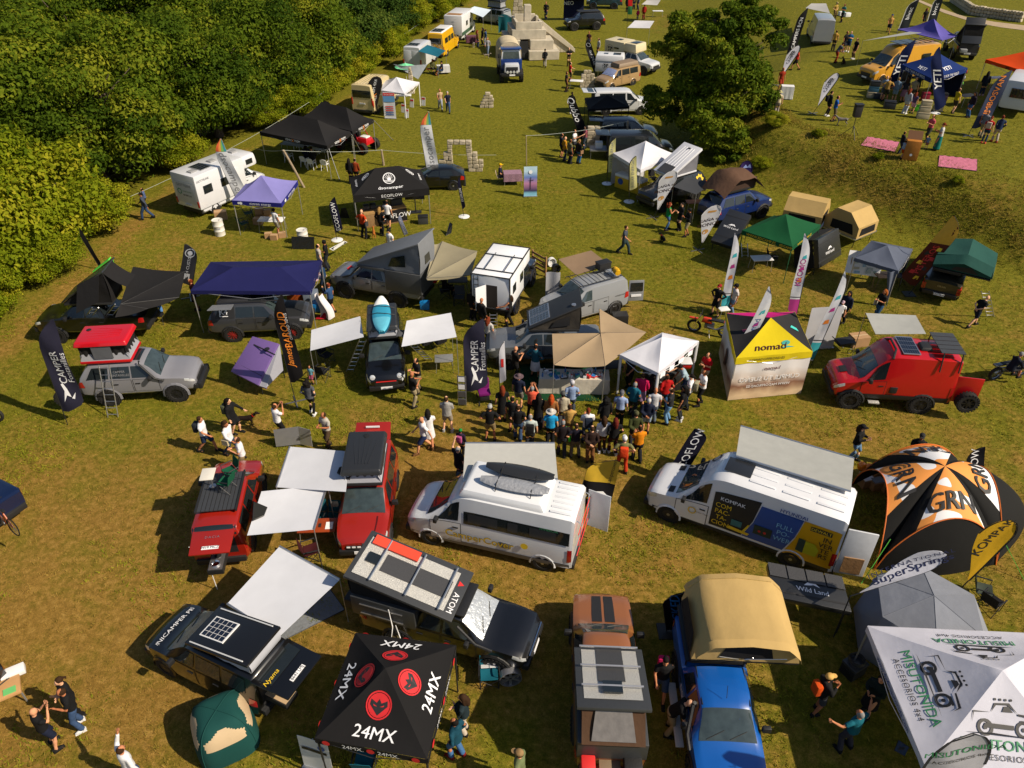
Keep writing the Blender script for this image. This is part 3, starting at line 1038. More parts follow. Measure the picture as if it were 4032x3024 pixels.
def sht(name,label,cs,col,sag=.12,legs=(),cat='awning',bar=None,trans=.15,n=12,polecol=None,fold=0.,parts=()):
 cs=[V(c)for c in cs]
 ctr=sum(cs,V())/len(cs)
 rt=thg(name,label,cat,(ctr.x,ctr.y,terr(ctr.x,ctr.y)))
 o=rt.location.copy()
 L=[c-o for c in cs]
 m=col if hasattr(col,'node_tree')else clo(col,.25,1.5,trans)
 if len(L)==4:
  def f(u,v):
   q=L[0].lerp(L[1],u).lerp(L[3].lerp(L[2],u),v)
   return q-V((0,0,sag*math.sin(math.pi*u)*math.sin(math.pi*v)-fold*math.sin(v*3.1)*math.sin(u*30)))
  MB().grid(f,n,n,0,.01).bd('canopy',m,rt,ang=60)
  if bar:
   for a,b in bar:
    MB().pth([L[a],L[b]],.035,6).bd('rail',polecol or ALU,rt)
 else:
  h=L[0]
  for a,b in zip(L[1:-1],L[2:]):
   def f(u,v,a=a,b=b):
    q=h.lerp(a.lerp(b,u),v)
    return q-V((0,0,sag*math.sin(math.pi*u)*v*(1-.55*v)*1.6))
   MB().grid(f,8,8,0,.01).bd('canopy',m,rt,ang=60)
  for a in L[1:]:
   MB().pth([h,a],.014,5).bd('rib',polecol or BKP,rt)
 for i in legs:
  p=L[i]
  g=terr(cs[i].x,cs[i].y)-o.z
  MB().pth([(p.x,p.y,g),p],.016,5).bd('pole',polecol or POLE,rt)
 rt['n']=0
 del rt['n']
 return rt
class Fl:
 def __init__(s,name,label,foot,tip,w,col,shape='feather',side=1,yaw=0.,v0=.2,base='cross',pole=.018,wave=.05,edge=None,cat='flag',perp=0):
  foot=V(foot)
  ue=V((side*math.cos(yaw),math.sin(yaw),0))
  tp=onplane(tip[0],tip[1],foot.y)-foot-ue*w*{'feather':.8,'teardrop':.5}.get(shape,0)
  s.rt=thg(name,label,cat,foot)
  s.len=tp.length
  s.ev=tp/s.len
  s.eu=V((side*math.cos(yaw),math.sin(yaw),0))
  if perp:
   s.eu=V((-s.ev.z,0,s.ev.x))*perp
  s.w,s.shape,s.v0,s.wave=w,shape,v0,wave
  s.n=s.eu.cross(s.ev).normalized()
  if s.n.y>0:
   s.n=-s.n
  s.bl=s.len*(1-v0)
  m=col if hasattr(col,'node_tree')else clo(col,.3,2.2,.12)
  s.m=m
  MB().grid(lambda a,t:s.at(s.lo(t)+(s.hi(t)-s.lo(t))*a,t*s.bl),8,26,0,.006).bd('banner',m,s.rt,ang=60)
  if edge is not None:
   em=clo(edge)
   MB().grid(lambda a,t:s.at(s.lo(t)+.07*(a-.6),t*s.bl,.008),1,26).bd('hem',em,s.rt)
   if shape=='teardrop':
    MB().grid(lambda a,t:s.at(s.hi(.72+.28*t)-.06*a,(.72+.28*t)*s.bl,.008),1,10).bd('hem',em,s.rt)
  pts=[V((0,0,0))]+[s.raw(s.lo(t),t*s.bl)for t in[i/14 for i in range(15)]]
  MB().pth(pts,[pole]*8+[pole*.6]*8,5).bd('pole',POLEB,s.rt)
  if base=='cross':
   for a in(0,math.pi/2):
    mx=M.Rotation(a+.4,4,'Z')
    MB().bx_(-.45,.45,-.025,.025,.01,.045,0,mx).bd('base_bar',STEEL,s.rt)
  elif base=='plate':
   MB().bx_(-.28,.28,-.28,.28,0,.04).bd('base_plate',BKP,s.rt)
  elif base=='disc':
   MB().lth([(.001,.06),(.2,.06),(.34,.02),(.34,0)],16).bd('base_plate',WHP,s.rt)
 def lo(s,t):
  w=s.w
  if s.shape=='teardrop':
   return 0 if t<.72 else w*.5*(1-math.sqrt(max(0,1-((t-.72)/.28)**2)))
  if s.shape=='feather':
   return 0 if t<.68 else w*.8*((t-.68)/.32)**2.2
  return 0
 def hi(s,t):
  w=s.w
  if s.shape=='teardrop':
   return w*(.04+.96*(t/.72)**.95)if t<.72 else w*.5+w*.5*math.sqrt(max(0,1-((t-.72)/.28)**2))
  if s.shape=='feather':
   k=min(1,.25+t/.09*.75)if t<.09 else 1
   return w*k*(1-.12*t)+(0 if t<.95 else-.0)
  return w
 def raw(s,u,v):
  return s.ev*(s.len*s.v0+v)+s.eu*u
 def at(s,u,v,off=0.):
  wv=s.wave*math.sin(v*2.1+u*3)*min(1,abs(u)/.25)
  return s.raw(u,v)+s.n*(wv+off)
 def fn(s):
 # reading direction for the viewer: u to the right, v up along the pole
  return lambda u,v:s.at(u,v,.014)
 def text(s,txt,size,m,t=.5,a=.5,up=True,**k):
  sd=1 if s.eu.x>=0 else-1
  sd=sd if abs(s.eu.x)>.5 else-1
  f=s.fn()
  cu=s.lo(t)+(s.hi(t)-s.lo(t))*a
  g=(lambda u,v:f(cu+sd*u,v))
  return let(txt,size,g,m,s.rt,math.pi/2 if up else-math.pi/2,(0,t*s.bl),**k)
 def flat(s,txt,size,m,t=.5,a=.5,rot=0.,**k):
  sd=1 if s.eu.x>=0 else-1
  sd=sd if abs(s.eu.x)>.5 else-1
  f=s.fn()
  cu=s.lo(t)+(s.hi(t)-s.lo(t))*a
  return let(txt,size,(lambda u,v:f(cu+sd*u,v)),m,s.rt,rot,(0,t*s.bl),**k)
 def print(s,polys,m,t=.5,a=.5,name='emblem'):
  f=s.fn()
  sd=1 if s.eu.x>=0 else-1
  sd=sd if abs(s.eu.x)>.5 else-1
  cu=s.lo(t)+(s.hi(t)-s.lo(t))*a
  return shp(polys,lambda u,v:f(cu+sd*u,v+t*s.bl),m,s.rt,name)
 def band(s,t0,t1,m,off=.01,name='colour_band'):
  return MB().grid(lambda a,t:s.at(s.lo(t0+(t1-t0)*t)*(1-a)+s.hi(t0+(t1-t0)*t)*a,(t0+(t1-t0)*t)*s.bl,off),6,10).bd(name,m,s.rt)
  # ------------------------------------------------------------------ people and dogs
ARMS={'down':((-.02,.25,1.13),(.05,.27,.89)),'hip':((-.08,.40,1.17),(.06,.20,1.03)),'cross':((.07,.24,1.15),(.25,-.03,1.19)),'phone':((.08,.24,1.14),(.30,.08,1.22)),'photo':((.16,.25,1.26),(.30,.08,1.54)),'back':((-.12,.25,1.14),(-.17,.04,.98)),'reach':((.2,.24,1.2),(.46,.2,1.1)),'pocket':((-.09,.29,1.15),(.06,.2,.94)),'fwd':((.1,.24,1.16),(.3,.2,1.02)),'aft':((-.17,.24,1.15),(-.24,.25,.9)),'up':((.12,.33,1.5),(.22,.3,1.78)),'out':((.05,.44,1.3),(.2,.62,1.42)),'lap':((.02,.25,1.13),(.3,.12,.98))}
LEGS={'stand':((.0,.1,0),(.02,-.1,0)),'apart':((.03,.17,0),(0,-.17,0)),'walk':((.33,.08,0),(-.33,-.08,.06)),'shift':((.14,.12,0),(-.08,-.1,0))}
TMP=bpy.data.scenes.new('workbench')
def remesh(b,vox,it=4):
 me=b.mesh('tmp',BKP,smooth=False)
 o=bpy.data.objects.new('tmp',me)
 TMP.collection.objects.link(o)
 m=o.modifiers.new('r','REMESH')
 m.mode='VOXEL'
 m.voxel_size=vox
 s=o.modifiers.new('s','SMOOTH')
 s.iterations=it
 s.factor=.5
 TMP.view_layers[0].update()
 dg=TMP.view_layers[0].depsgraph
 out=bpy.data.meshes.new_from_object(o.evaluated_get(dg))
 bpy.data.objects.remove(o)
 bpy.data.meshes.remove(me)
 n=len(out.vertices)
 co=np.empty(n*3,np.float32)
 out.vertices.foreach_get('co',co)
 fs=[tuple(p.vertices)for p in out.polygons]
 bpy.data.meshes.remove(out)
 r=MB()
 r.add(co.reshape(-1,3).tolist(),fs)
 return r
def loft(b,secs,n=12):
 vs,fs=[],[]
 for c,rx,ry,pt in secs:
  for k in range(n):
   t=2*math.pi*k/n
   x,y=rx*math.cos(t),ry*math.sin(t)
   vs.append((c[0]+x*math.cos(pt),c[1]+y,c[2]-x*math.sin(pt)))
 m=len(secs)
 for i in range(m-1):
  for k in range(n):
   fs.append((i*n+k,i*n+(k+1)%n,(i+1)*n+(k+1)%n,(i+1)*n+k))
 fs+=[tuple(range(n-1,-1,-1)),tuple((m-1)*n+k for k in range(n))]
 b.add(vs,fs)
def mixp(a,b,t):
 return tuple(x+(y-x)*t for x,y in zip(a,b))
POSE={}
def skeleton(pose):
 legs,la,ra,lean,sit=pose
 J={}
 pz=.50 if sit else(.93 if legs!='walk' else .9)
 dz=pz-.93
 J['pel']=(0,0,pz)
 def up(p):
  x,y,z=p
  z+=dz
  dx,dz_=x,z-pz
  return(dx*math.cos(lean)+dz_*math.sin(lean),y,pz-dx*math.sin(lean)+dz_*math.cos(lean))
 J['up']=up
 for sd,arm,i in((1,la,0),(-1,ra,1)):
  hx=(0,sd*.09,pz-.03)
  if sit:
   ft=(.46,sd*.13,0)
   kn=(.44,sd*.13,.5)
  else:
   f=LEGS[legs][i]
   ft=(f[0],f[1],f[2])
   an=V((ft[0]-.03,ft[1],ft[2]+.08))
   h=V(hx)
   d=an-h
   L=.43
   off=math.sqrt(max(.0004,L*L-(d.length/2)**2))
   k=(h+an)/2+V((1,0,0)).cross(V((0,1,0))).cross(V((0,1,0)))*0
   k=(h+an)/2+V((off,0,off*.2))
   kn=tuple(k)
  J['hip%d'%sd],J['kn%d'%sd],J['an%d'%sd],J['ft%d'%sd]=hx,kn,(ft[0]-.03,ft[1],ft[2]+.08),ft
  e,w=ARMS[arm]
  J['sh%d'%sd]=up((0,sd*.185,1.40))
  J['el%d'%sd]=up((e[0],sd*e[1],e[2]))
  J['wr%d'%sd]=up((w[0],sd*w[1],w[2]))
 return J
def body_mesh(pose):
 key=('body',pose)
 if key in POSE:
  return POSE[key]
 J=skeleton(pose)
 up,ln=J['up'],pose[3]
 b=MB()
 loft(b,[((0,0,J['pel'][2]-.1),.1,.15,0),(J['pel'],.115,.165,ln*.3),(up((0,0,1.1)),.095,.14,ln),(up((.01,0,1.28)),.11,.165,ln),(up((0,0,1.4)),.095,.17,ln),(up((0,0,1.46)),.06,.08,ln)])
 b.pth([up((-.01,0,1.42)),up((.015,0,1.56))],[.06,.055],8)
 hd=up((.03,0,1.625))
 b.ball(hd,(.098,.078,.12),12,9)
 b.ball(up((.055,0,1.575)),(.06,.055,.065),8,6)
 b.ball(up((.135,0,1.605)),(.022,.014,.026),6,4)
 for sd in(1,-1):
  b.ball(up((.01,sd*.08,1.61)),(.02,.014,.032),6,4)
  b.pth([J['sh%d'%sd],mixp(J['sh%d'%sd],J['el%d'%sd],.5),J['el%d'%sd],mixp(J['el%d'%sd],J['wr%d'%sd],.4),J['wr%d'%sd]],[.058,.052,.042,.042,.03],8)
  dv=(V(J['wr%d'%sd])-V(J['el%d'%sd])).normalized()
  b.pth([J['wr%d'%sd],V(J['wr%d'%sd])+dv*.09],[.032,.036],8)
  b.pth([J['hip%d'%sd],mixp(J['hip%d'%sd],J['kn%d'%sd],.45),J['kn%d'%sd],mixp(J['kn%d'%sd],J['an%d'%sd],.35),J['an%d'%sd]],[.095,.085,.058,.06,.038],10)
  b.pth([J['an%d'%sd],V(J['ft%d'%sd])+V((0.02,0,.04)),V(J['ft%d'%sd])+V((.15,sd*.02,.035))],[.04,.045,.03],8)
 r=remesh(b,.024,3)
 for sd in(1,-1):
  r.ball(up((.118,sd*.033,1.635)),(.012,.016,.01),6,4,1)
  wv,ev=V(J['wr%d'%sd]),V(J['el%d'%sd])
  dv=(wv-ev).normalized()
  sv=dv.cross(V((1,0,0))if abs(dv.x)<.8 else V((0,0,1))).normalized()
  pv=dv.cross(sv)
  base=wv+dv*.08
  for i in range(4):
   L=(.065,.078,.073,.055)[i]
   q=base+sv*(i-1.5)*.019
   r.pth([q,q+dv*L*.55-pv*.006,q+dv*L*.9-pv*.028],[.0095,.009,.007],5)
  q=wv+dv*.03+sv*sd*.03
  r.pth([q,q+dv*.035+sv*sd*.028,q+dv*.07+sv*sd*.03-pv*.02],[.011,.01,.008],5)
 POSE[key]=r.mesh('body',[objcol(),BLK],ang=60)
 return POSE[key]
def top_mesh(pose,kind):
 key=('top',pose,kind)
 if key in POSE:
  return POSE[key]
 J=skeleton(pose)
 up,ln=J['up'],pose[3]
 b=MB()
 lg={'dress':-.0,'long':-.1,'short':-.08,'vest':-.08,'jacket':-.13}[kind]
 e=.028 if kind=='jacket' else .02
 loft(b,[((-.005,0,J['pel'][2]+lg+.05),.13+e,.172+e,0),(up((0,0,1.0)),.115+e,.158+e,ln*.6),(up((0,0,1.12)),.108+e,.152+e,ln),(up((.01,0,1.29)),.118+e,.172+e,ln),(up((0,0,1.41)),.1+e,.175+e,ln),(up((-.005,0,1.485)),.066,.085,ln)])
 for sd in(1,-1):
  s_,l_,w_=J['sh%d'%sd],J['el%d'%sd],J['wr%d'%sd]
  if kind in('short','dress'):
   b.pth([s_,mixp(s_,l_,.35),mixp(s_,l_,.72)],[.074,.074,.07],8)
  elif kind in('long','jacket'):
   b.pth([s_,mixp(s_,l_,.5),l_,mixp(l_,w_,.5),mixp(l_,w_,.95)],[.076,.07,.062,.056,.048],8)
 if kind=='jacket':
  b.ball(up((-.07,0,1.47)),(.07,.1,.06),8,6)
 POSE[key]=remesh(b,.028,3).mesh('top',objcol(),ang=60)
 return POSE[key]
def bottom_mesh(pose,kind):
 key=('bot',pose,kind)
 if key in POSE:
  return POSE[key]
 J=skeleton(pose)
 b=MB()
 pz=J['pel'][2]
 if kind=='skirt' or kind=='maxi':
  L=.5 if kind=='skirt' else .82
  loft(b,[((0,0,pz+.1),.125,.165,0),((0,0,pz-.05),.155,.19,0),((.02,0,pz-L),.22,.24,0)])
 else:
  loft(b,[((0,0,pz-.13),.1,.155,0),((0,0,pz),.132,.18,0),((0,0,pz+.1),.12,.162,0)])
  for sd in(1,-1):
   h,k,a=J['hip%d'%sd],J['kn%d'%sd],J['an%d'%sd]
   if kind=='shorts':
    b.pth([h,mixp(h,k,.5),mixp(h,k,.95)],[.112,.104,.098],10)
   elif kind=='tight':
    b.pth([h,mixp(h,k,.5),k,mixp(k,a,.5),mixp(k,a,.95)],[.105,.095,.07,.07,.05],10)
   else:
    b.pth([h,mixp(h,k,.5),k,mixp(k,a,.5),mixp(k,a,.97)],[.112,.104,.088,.082,.076],10)
 POSE[key]=remesh(b,.028,3).mesh('trousers',objcol(),ang=60)
 return POSE[key]
def hair_mesh(pose,kind):
 key=('hair',pose[3],pose[4],kind)
 if key in POSE:
  return POSE[key]
 J=skeleton(pose)
 up=J['up']
 b=MB()
 b.ball(up((.005,0,1.655)),(.108,.092,.108),10,7)
 if kind=='long':
  b.pth([up((-.06,0,1.66)),up((-.105,0,1.52)),up((-.125,0,1.34))],[.085,.095,.06],8)
  for sd in(1,-1):
   b.pth([up((-.02,sd*.06,1.68)),up((-.03,sd*.088,1.55)),up((-.06,sd*.09,1.42))],[.04,.045,.03],6)
 if kind=='tail':
  b.pth([up((-.09,0,1.66)),up((-.15,0,1.6)),up((-.14,0,1.42))],[.03,.036,.015],7)
 if kind=='curly':
  for i in range(16):
   a=i*2.4
   b.ball(up((-.03+.1*math.cos(a)*.8-.03,.11*math.sin(a),1.66-.014*i)),.06,6,5)
 POSE[key]=remesh(b,.022,2).mesh('hair',objcol(),ang=60)
 return POSE[key]
def cap_mesh(pose,kind):
 key=('cap',pose[3],pose[4],kind)
 if key in POSE:
  return POSE[key]
 up=skeleton(pose)['up']
 b=MB()
 b.ball(up((.015,0,1.675)),(.116,.1,.088),12,7)
 if kind=='cap':
  c=up((.14,0,1.668))
  b.ball(c,(.085,.075,.013),10,5)
 elif kind=='hat':
  b.lth([(.1,0),(.2,-.025),(.2,-.035),(.1,-.02)],16,0,M.Translation(up((.01,0,1.665))))
 POSE[key]=b.mesh('cap',objcol(),ang=60)
 return POSE[key]
SHOE={}
def shoe_mesh():
 if not SHOE:
  b=MB()
  b.ball((.04,0,.045),(.145,.052,.055),10,6)
  b.bx_(-.1,.18,-.048,.048,0,.025)
  b.pth([(-.05,0,.04),(-.06,0,.12)],[.055,.05],8)
  SHOE['m']=b.mesh('shoe',objcol(),ang=60)
 return SHOE['m']
def pack_mesh():
 if 'p' not in SHOE:
  b=MB()
  b.bx_(-.31,-.14,-.15,.15,1.02,1.42)
  SHOE['p']=b.mesh('backpack',objcol(),bevel=.05)
 return SHOE['p']
def bag_mesh():
 if 'b' not in SHOE:
  b=MB()
  b.bx_(-.1,.16,-.31,-.23,.78,1.02)
  b.pth([(.03,-.27,1.0),(.0,-.22,1.3),(-.02,-.12,1.46)],.012,4)
  SHOE['b']=b.mesh('shoulder_bag',objcol(),bevel=.0)
 return SHOE['b']
def C4(h):
 c=hexc(h)if isinstance(h,str)else h
 return tuple(c)+(1,)
SKINS=('#c98f6b','#b87a57','#d9a583','#a86a48')
NP=[0]
def psn(label,at,face,pose=('stand','down','down',0,0),top=('short','#222222'),bot=('long','#2a3448'),hair=('short','#1a120c'),cap=None,shoes='#1b1b1b',pack=None,bag=None,h=1.0,skin=None,group=None,z=0.):
 if len(pose)<5:
  pose=tuple(pose)+(0,)*(5-len(pose))
 NP[0]+=1
 at=V(at)
 o=thg('person',label,'person',(at.x,at.y,at.z+z),math.radians(face),group)
 o.scale=(h*(.97 if h<.9 else 1),h,h)
 def add(name,me,c):
  q=link(name,me,o)
  q.color=C4(c)
  return q
 add('body',body_mesh(pose),skin or SKINS[NP[0]%4])
 add('top',top_mesh(pose,top[0]),top[1])
 if bot:
  add('trousers' if bot[0]in('long','tight')else('shorts' if bot[0]=='shorts' else 'skirt'),bottom_mesh(pose,bot[0]),bot[1])
 if hair:
  add('hair',hair_mesh(pose,hair[0]),hair[1])
 if cap:
  add('cap',cap_mesh(pose,cap[0]),cap[1])
 J=skeleton(pose)
 for sd in(1,-1):
  q=add('shoe',shoe_mesh(),shoes)
  q.location=J['ft%d'%sd]
 if pack:
  q=add('backpack',pack_mesh(),pack)
  q.rotation_euler=(0,0,0)
 if bag:
  add('shoulder_bag',bag_mesh(),bag)
 return o
def dog(label,at,face,col,h=1.0,sit=False,col2=None,group=None):
 at=V(at)
 o=thg('dog',label,'dog',at,math.radians(face),group)
 o.scale=(h,h,h)
 b=MB()
 if sit:
  loft(b,[((-.12,0,.1),.12,.11,.6),((-.05,0,.24),.13,.11,.9),((.08,0,.42),.11,.1,1.0),((.14,0,.52),.07,.07,1.0)])
  hd=(.2,0,.62)
  fr=[(.16,.4),(.16,.02)]
  for sd in(1,-1):
   b.pth([(.1,sd*.07,.4),(.16,sd*.07,.2),(.17,sd*.07,.02)],[.05,.03,.026],6)
   b.pth([(-.1,sd*.11,.16),(.08,sd*.13,.13),(.0,sd*.13,.03),(.12,sd*.13,.02)],[.07,.05,.035,.028],6)
  b.pth([(-.2,0,.08),(-.38,.08,.04)],[.03,.015],6)
 else:
  vs=[(-.34,.46,.07,.075),(-.2,.47,.10,.095),(.0,.44,.105,.1),(.2,.44,.13,.11),(.34,.5,.09,.08)]
  b2=[((x,0,z),rz,ry,math.pi/2)for x,z,rz,ry in vs]
  loft(b,b2)
  b.pth([(.3,0,.5),(.46,0,.64)],[.075,.055],8)
  hd=(.52,0,.66)
  for sd in(1,-1):
   b.pth([(.26,sd*.075,.42),(.24,sd*.075,.25),(.26,sd*.075,.02)],[.05,.032,.024],6)
   b.pth([(.26,sd*.075,.02),(.31,sd*.075,.018)],[.026,.022],6)
   b.pth([(-.3,sd*.075,.45),(-.22,sd*.085,.3),(-.36,sd*.08,.17),(-.33,sd*.08,.02)],[.075,.05,.028,.024],6)
   b.pth([(-.33,sd*.08,.02),(-.28,sd*.08,.018)],[.026,.022],6)
  b.pth([(-.38,0,.5),(-.52,0,.58),(-.6,.04,.7)],[.03,.022,.012],6)
 b.ball(hd,(.085,.07,.07),8,6)
 b.pth([hd,(hd[0]+.14,0,hd[2]-.035)],[.05,.034],7)
 for sd in(1,-1):
  b.pth([(hd[0]-.03,sd*.06,hd[2]+.05),(hd[0]-.03,sd*.085,hd[2]-.03)],[.03,.014],5)
 r=remesh(b,.022,2)
 me=r.mesh('body',objcol(),ang=60)
 q=link('body',me,o)
 q.color=C4(col)
 if col2:
  c=MB().lth([(.1,-.02),(.1,.02)],10,0,M.Translation((.38,0,.56))@M.Rotation(.9,4,'Y'))if not sit else MB().lth([(.09,-.02),(.09,.02)],10,0,M.Translation((.16,0,.54)))
  q=c.bd('collar',objcol(),o)
  q.color=C4(col2)
 return o
 # ------------------------------------------------------------------ furniture and small things
def ftab(label,at,rz,L=1.2,Wd=.6,hgt=.72,top=WHP,name='folding_table',legm=None,cloth_m=None,drop=.5):
 t=thg(name,label,'table',V(at),rz)
 MB().bx_(-L/2,L/2,-Wd/2,Wd/2,hgt-.035,hgt).bd('table_top',top,t,bevel=.01)
 for sx in(-1,1):
  for sy in(-1,1):
   MB().pth([(sx*(L/2-.08),sy*(Wd/2-.06),hgt-.035),(sx*(L/2-.02),sy*(Wd/2-.03),0)],.014,5).bd('leg',legm or POLE,t)
 if cloth_m:
  def f(u,v):
   a=u*2*(L+Wd)
   pts=[(-L/2,-Wd/2),(L/2,-Wd/2),(L/2,Wd/2),(-L/2,Wd/2),(-L/2,-Wd/2)]
   ds=[L,Wd,L,Wd]
   i=0
   while i<3 and a>ds[i]:
    a-=ds[i]
    i+=1
   k=min(1,a/ds[i])
   x,y=pts[i][0]+(pts[i+1][0]-pts[i][0])*k,pts[i][1]+(pts[i+1][1]-pts[i][1])*k
   e=1.012+(1-v)*(.03+.03*math.sin(u*60))
   return(x*e,y*e,hgt+.008-drop*(1-v))
  b=MB().grid(f,64,4)
  b.bx_(-L/2*1.012,L/2*1.012,-Wd/2*1.012,Wd/2*1.012,hgt,hgt+.012)
  b.bd('tablecloth',cloth_m,t,ang=50)
 return t
CH={}
def cch(label,at,rz,col='#1c1c20',name='camping_chair',group=None):
 t=thg(name,label,'chair',V(at),rz,group)
 key=('camp',col)
 if key not in CH:
  m=clo(col)
  seat=MB().grid(lambda u,v:(-.22+.46*u,-.24+.48*v,.42-.05*math.sin(math.pi*u)*math.sin(math.pi*v)+.03*u),6,6,0,.012).mesh('seat',m)
  back=MB().grid(lambda u,v:(-.24-.12*u,-.25+.5*v,.44+.44*u),5,5,0,.012).mesh('backrest',m)
  legs=[MB().pth([(sx*.24,sy*.25,0),(-sx*.2,sy*.25*(1 if True else-1),.44)],.012,5).mesh('leg',POLEB)for sx in(-1,1)for sy in(-1,1)]
  arms=[MB().pth([(-.26,sy*.27,.62),(.2,sy*.29,.6)],[.022,.022],6).pth([(.2,sy*.29,.6),(.22,sy*.26,.02)],.011,5).mesh('armrest',POLEB)for sy in(-1,1)]
  cross=MB().pth([(.24,-.25,.04),(.24,.25,.4)],.01,5).pth([(.24,.25,.04),(.24,-.25,.4)],.01,5).mesh('cross_brace',POLEB)
  CH[key]=[('seat',seat),('backrest',back)]+[('leg',q)for q in legs]+[('armrest',q)for q in arms]+[('cross_brace',cross)]
 for n,me in CH[key]:
  link(n,me,t)
 return t
def plastic_chair(label,at,rz,col=WHP,group=None):
 t=thg('plastic_chair',label,'chair',V(at),rz,group)
 if 'pl' not in CH:
  seat=MB().bx_(-.22,.22,-.22,.22,.42,.45).mesh('seat',col,bevel=.02)
  back=MB().grid(lambda u,v:(-.21-.1*u,(-.21+.42*v),.45+.38*u-.05*(2*v-1)**2*u),4,6,0,.025).mesh('backrest',col)
  legs=[MB().pth([(sx*.19,sy*.19,.43),(sx*.24,sy*.23,0)],[.026,.02],6).mesh('leg',col)for sx in(-1,1)for sy in(-1,1)]
  arms=[MB().pth([(-.24,sy*.23,.64),(.16,sy*.25,.63),(.2,sy*.23,.42)],.02,6).mesh('armrest',col)for sy in(-1,1)]
  CH['pl']=[('seat',seat),('backrest',back)]+[('leg',q)for q in legs]+[('armrest',q)for q in arms]
 for n,me in CH['pl']:
  link(n,me,t)
 return t
def ladder(label,a,b,w=.36,n=8,m=None,name='ladder',wd=(1,0,0)):
 a,b=V(a),V(b)
 t=thg(name,label,'ladder',a)
 d=b-a
 sd=V(wd).normalized()*w/2
 m=m or ALU
 for s_ in(-1,1):
  MB().pth([sd*s_,d+sd*s_],.022,5).bd('stile',m,t)
 for i in range(n):
  p=d*((i+.5)/n)
  MB().pth([p-sd,p+sd],.016,5).bd('rung',m,t)
 return t
def crt(name,label,cat,at,rz,L,Wd,Hh,m,lid=None,bevel=.02,z=0.,group=None,handles=False):
 at=V(at)
 t=thg(name,label,cat,(at.x,at.y,at.z+z),rz,group)
 MB().bx_(-L/2,L/2,-Wd/2,Wd/2,0,Hh*.82 if lid is not None else Hh).bd('body',m,t,bevel=bevel)
 if lid is not None:
  MB().bx_(-L/2-.012,L/2+.012,-Wd/2-.012,Wd/2+.012,Hh*.82,Hh).bd('lid',lid,t,bevel=bevel)
 if handles:
  for s_ in(-1,1):
   MB().bx_(s_*L/2-.02,s_*L/2+.03,-.08,.08,Hh*.5,Hh*.58).bd('handle',BKP,t)
 return t
def carton(label,at,rz,L,Wd,Hh,z=0.,group=None):
 t=crt('cardboard_box',label,'box',at,rz,L,Wd,Hh,CARD,None,.0,z,group)
 MB().bx_(-L/2-.002,L/2+.002,-.025,.025,Hh,Hh+.004).bd('tape',mat((.5,.38,.22),.4),t)
 return t
def slp(name,label,cs,cells=(6,4),frame=None,cell=None,cat='solar panel',thick=.03):
 cs=[V(c)for c in cs]
 ctr=sum(cs,V())/4
 t=thg(name,label,cat,ctr)
 L=[c-ctr for c in cs]
 return cel(t,L,cells,frame,cell,thick)
def cel(t,L,cells,frame=None,cell=None,thick=.03):
 L=[V(p)for p in L]
 nn=(L[1]-L[0]).cross(L[3]-L[0]).normalized()
 if nn.z<0:
  nn=-nn
 fr=MB().slab([p for p in L]if(L[1]-L[0]).cross(L[3]-L[0]).z>0 else L[::-1],thick)
 fr.bd('panel_frame',frame or ALU,t)
 cm=cell or mat((.012,.016,.03),.12,.2,.6,.3,0,30,'solar_cell')
 nu,nv=cells
 for i in range(nu):
  for j in range(nv):
   g=.045
   def q(u,v):
    u=.04+.92*(i+u)/nu
    v=.04+.92*(j+v)/nv
    return L[0].lerp(L[1],u).lerp(L[3].lerp(L[2],u),v)+nn*.004
   MB().add([q(g,g),q(1-g,g),q(1-g,1-g),q(g,1-g)],[(0,1,2,3)]).bd('solar_cell',cm,t,smooth=False)
 return t
def bst(label,foot,w,hgt,yaw,col,name='banner_stand',lean=.06,cat='banner'):
 foot=V(foot)
 t=thg(name,label,cat,foot,yaw)
 m=col if hasattr(col,'node_tree')else clo(col,.1)
 MB().grid(lambda u,v:(-w/2+w*u,lean*v+.01*math.sin(u*5),.06+(hgt-.06)*v),6,8,0,.006).bd('print_sheet',m,t)
 MB().bx_(-w/2-.03,w/2+.03,-.09,.09,0,.07).bd('base',ALU,t,bevel=.02)
 MB().pth([(0,lean+.03,.05),(0,lean+.03,hgt)],.014,5).bd('pole',ALU,t)
 return t,pfn((0,lean/2-.012,hgt/2),(1,0,0),(0,lean/hgt,1),.012)
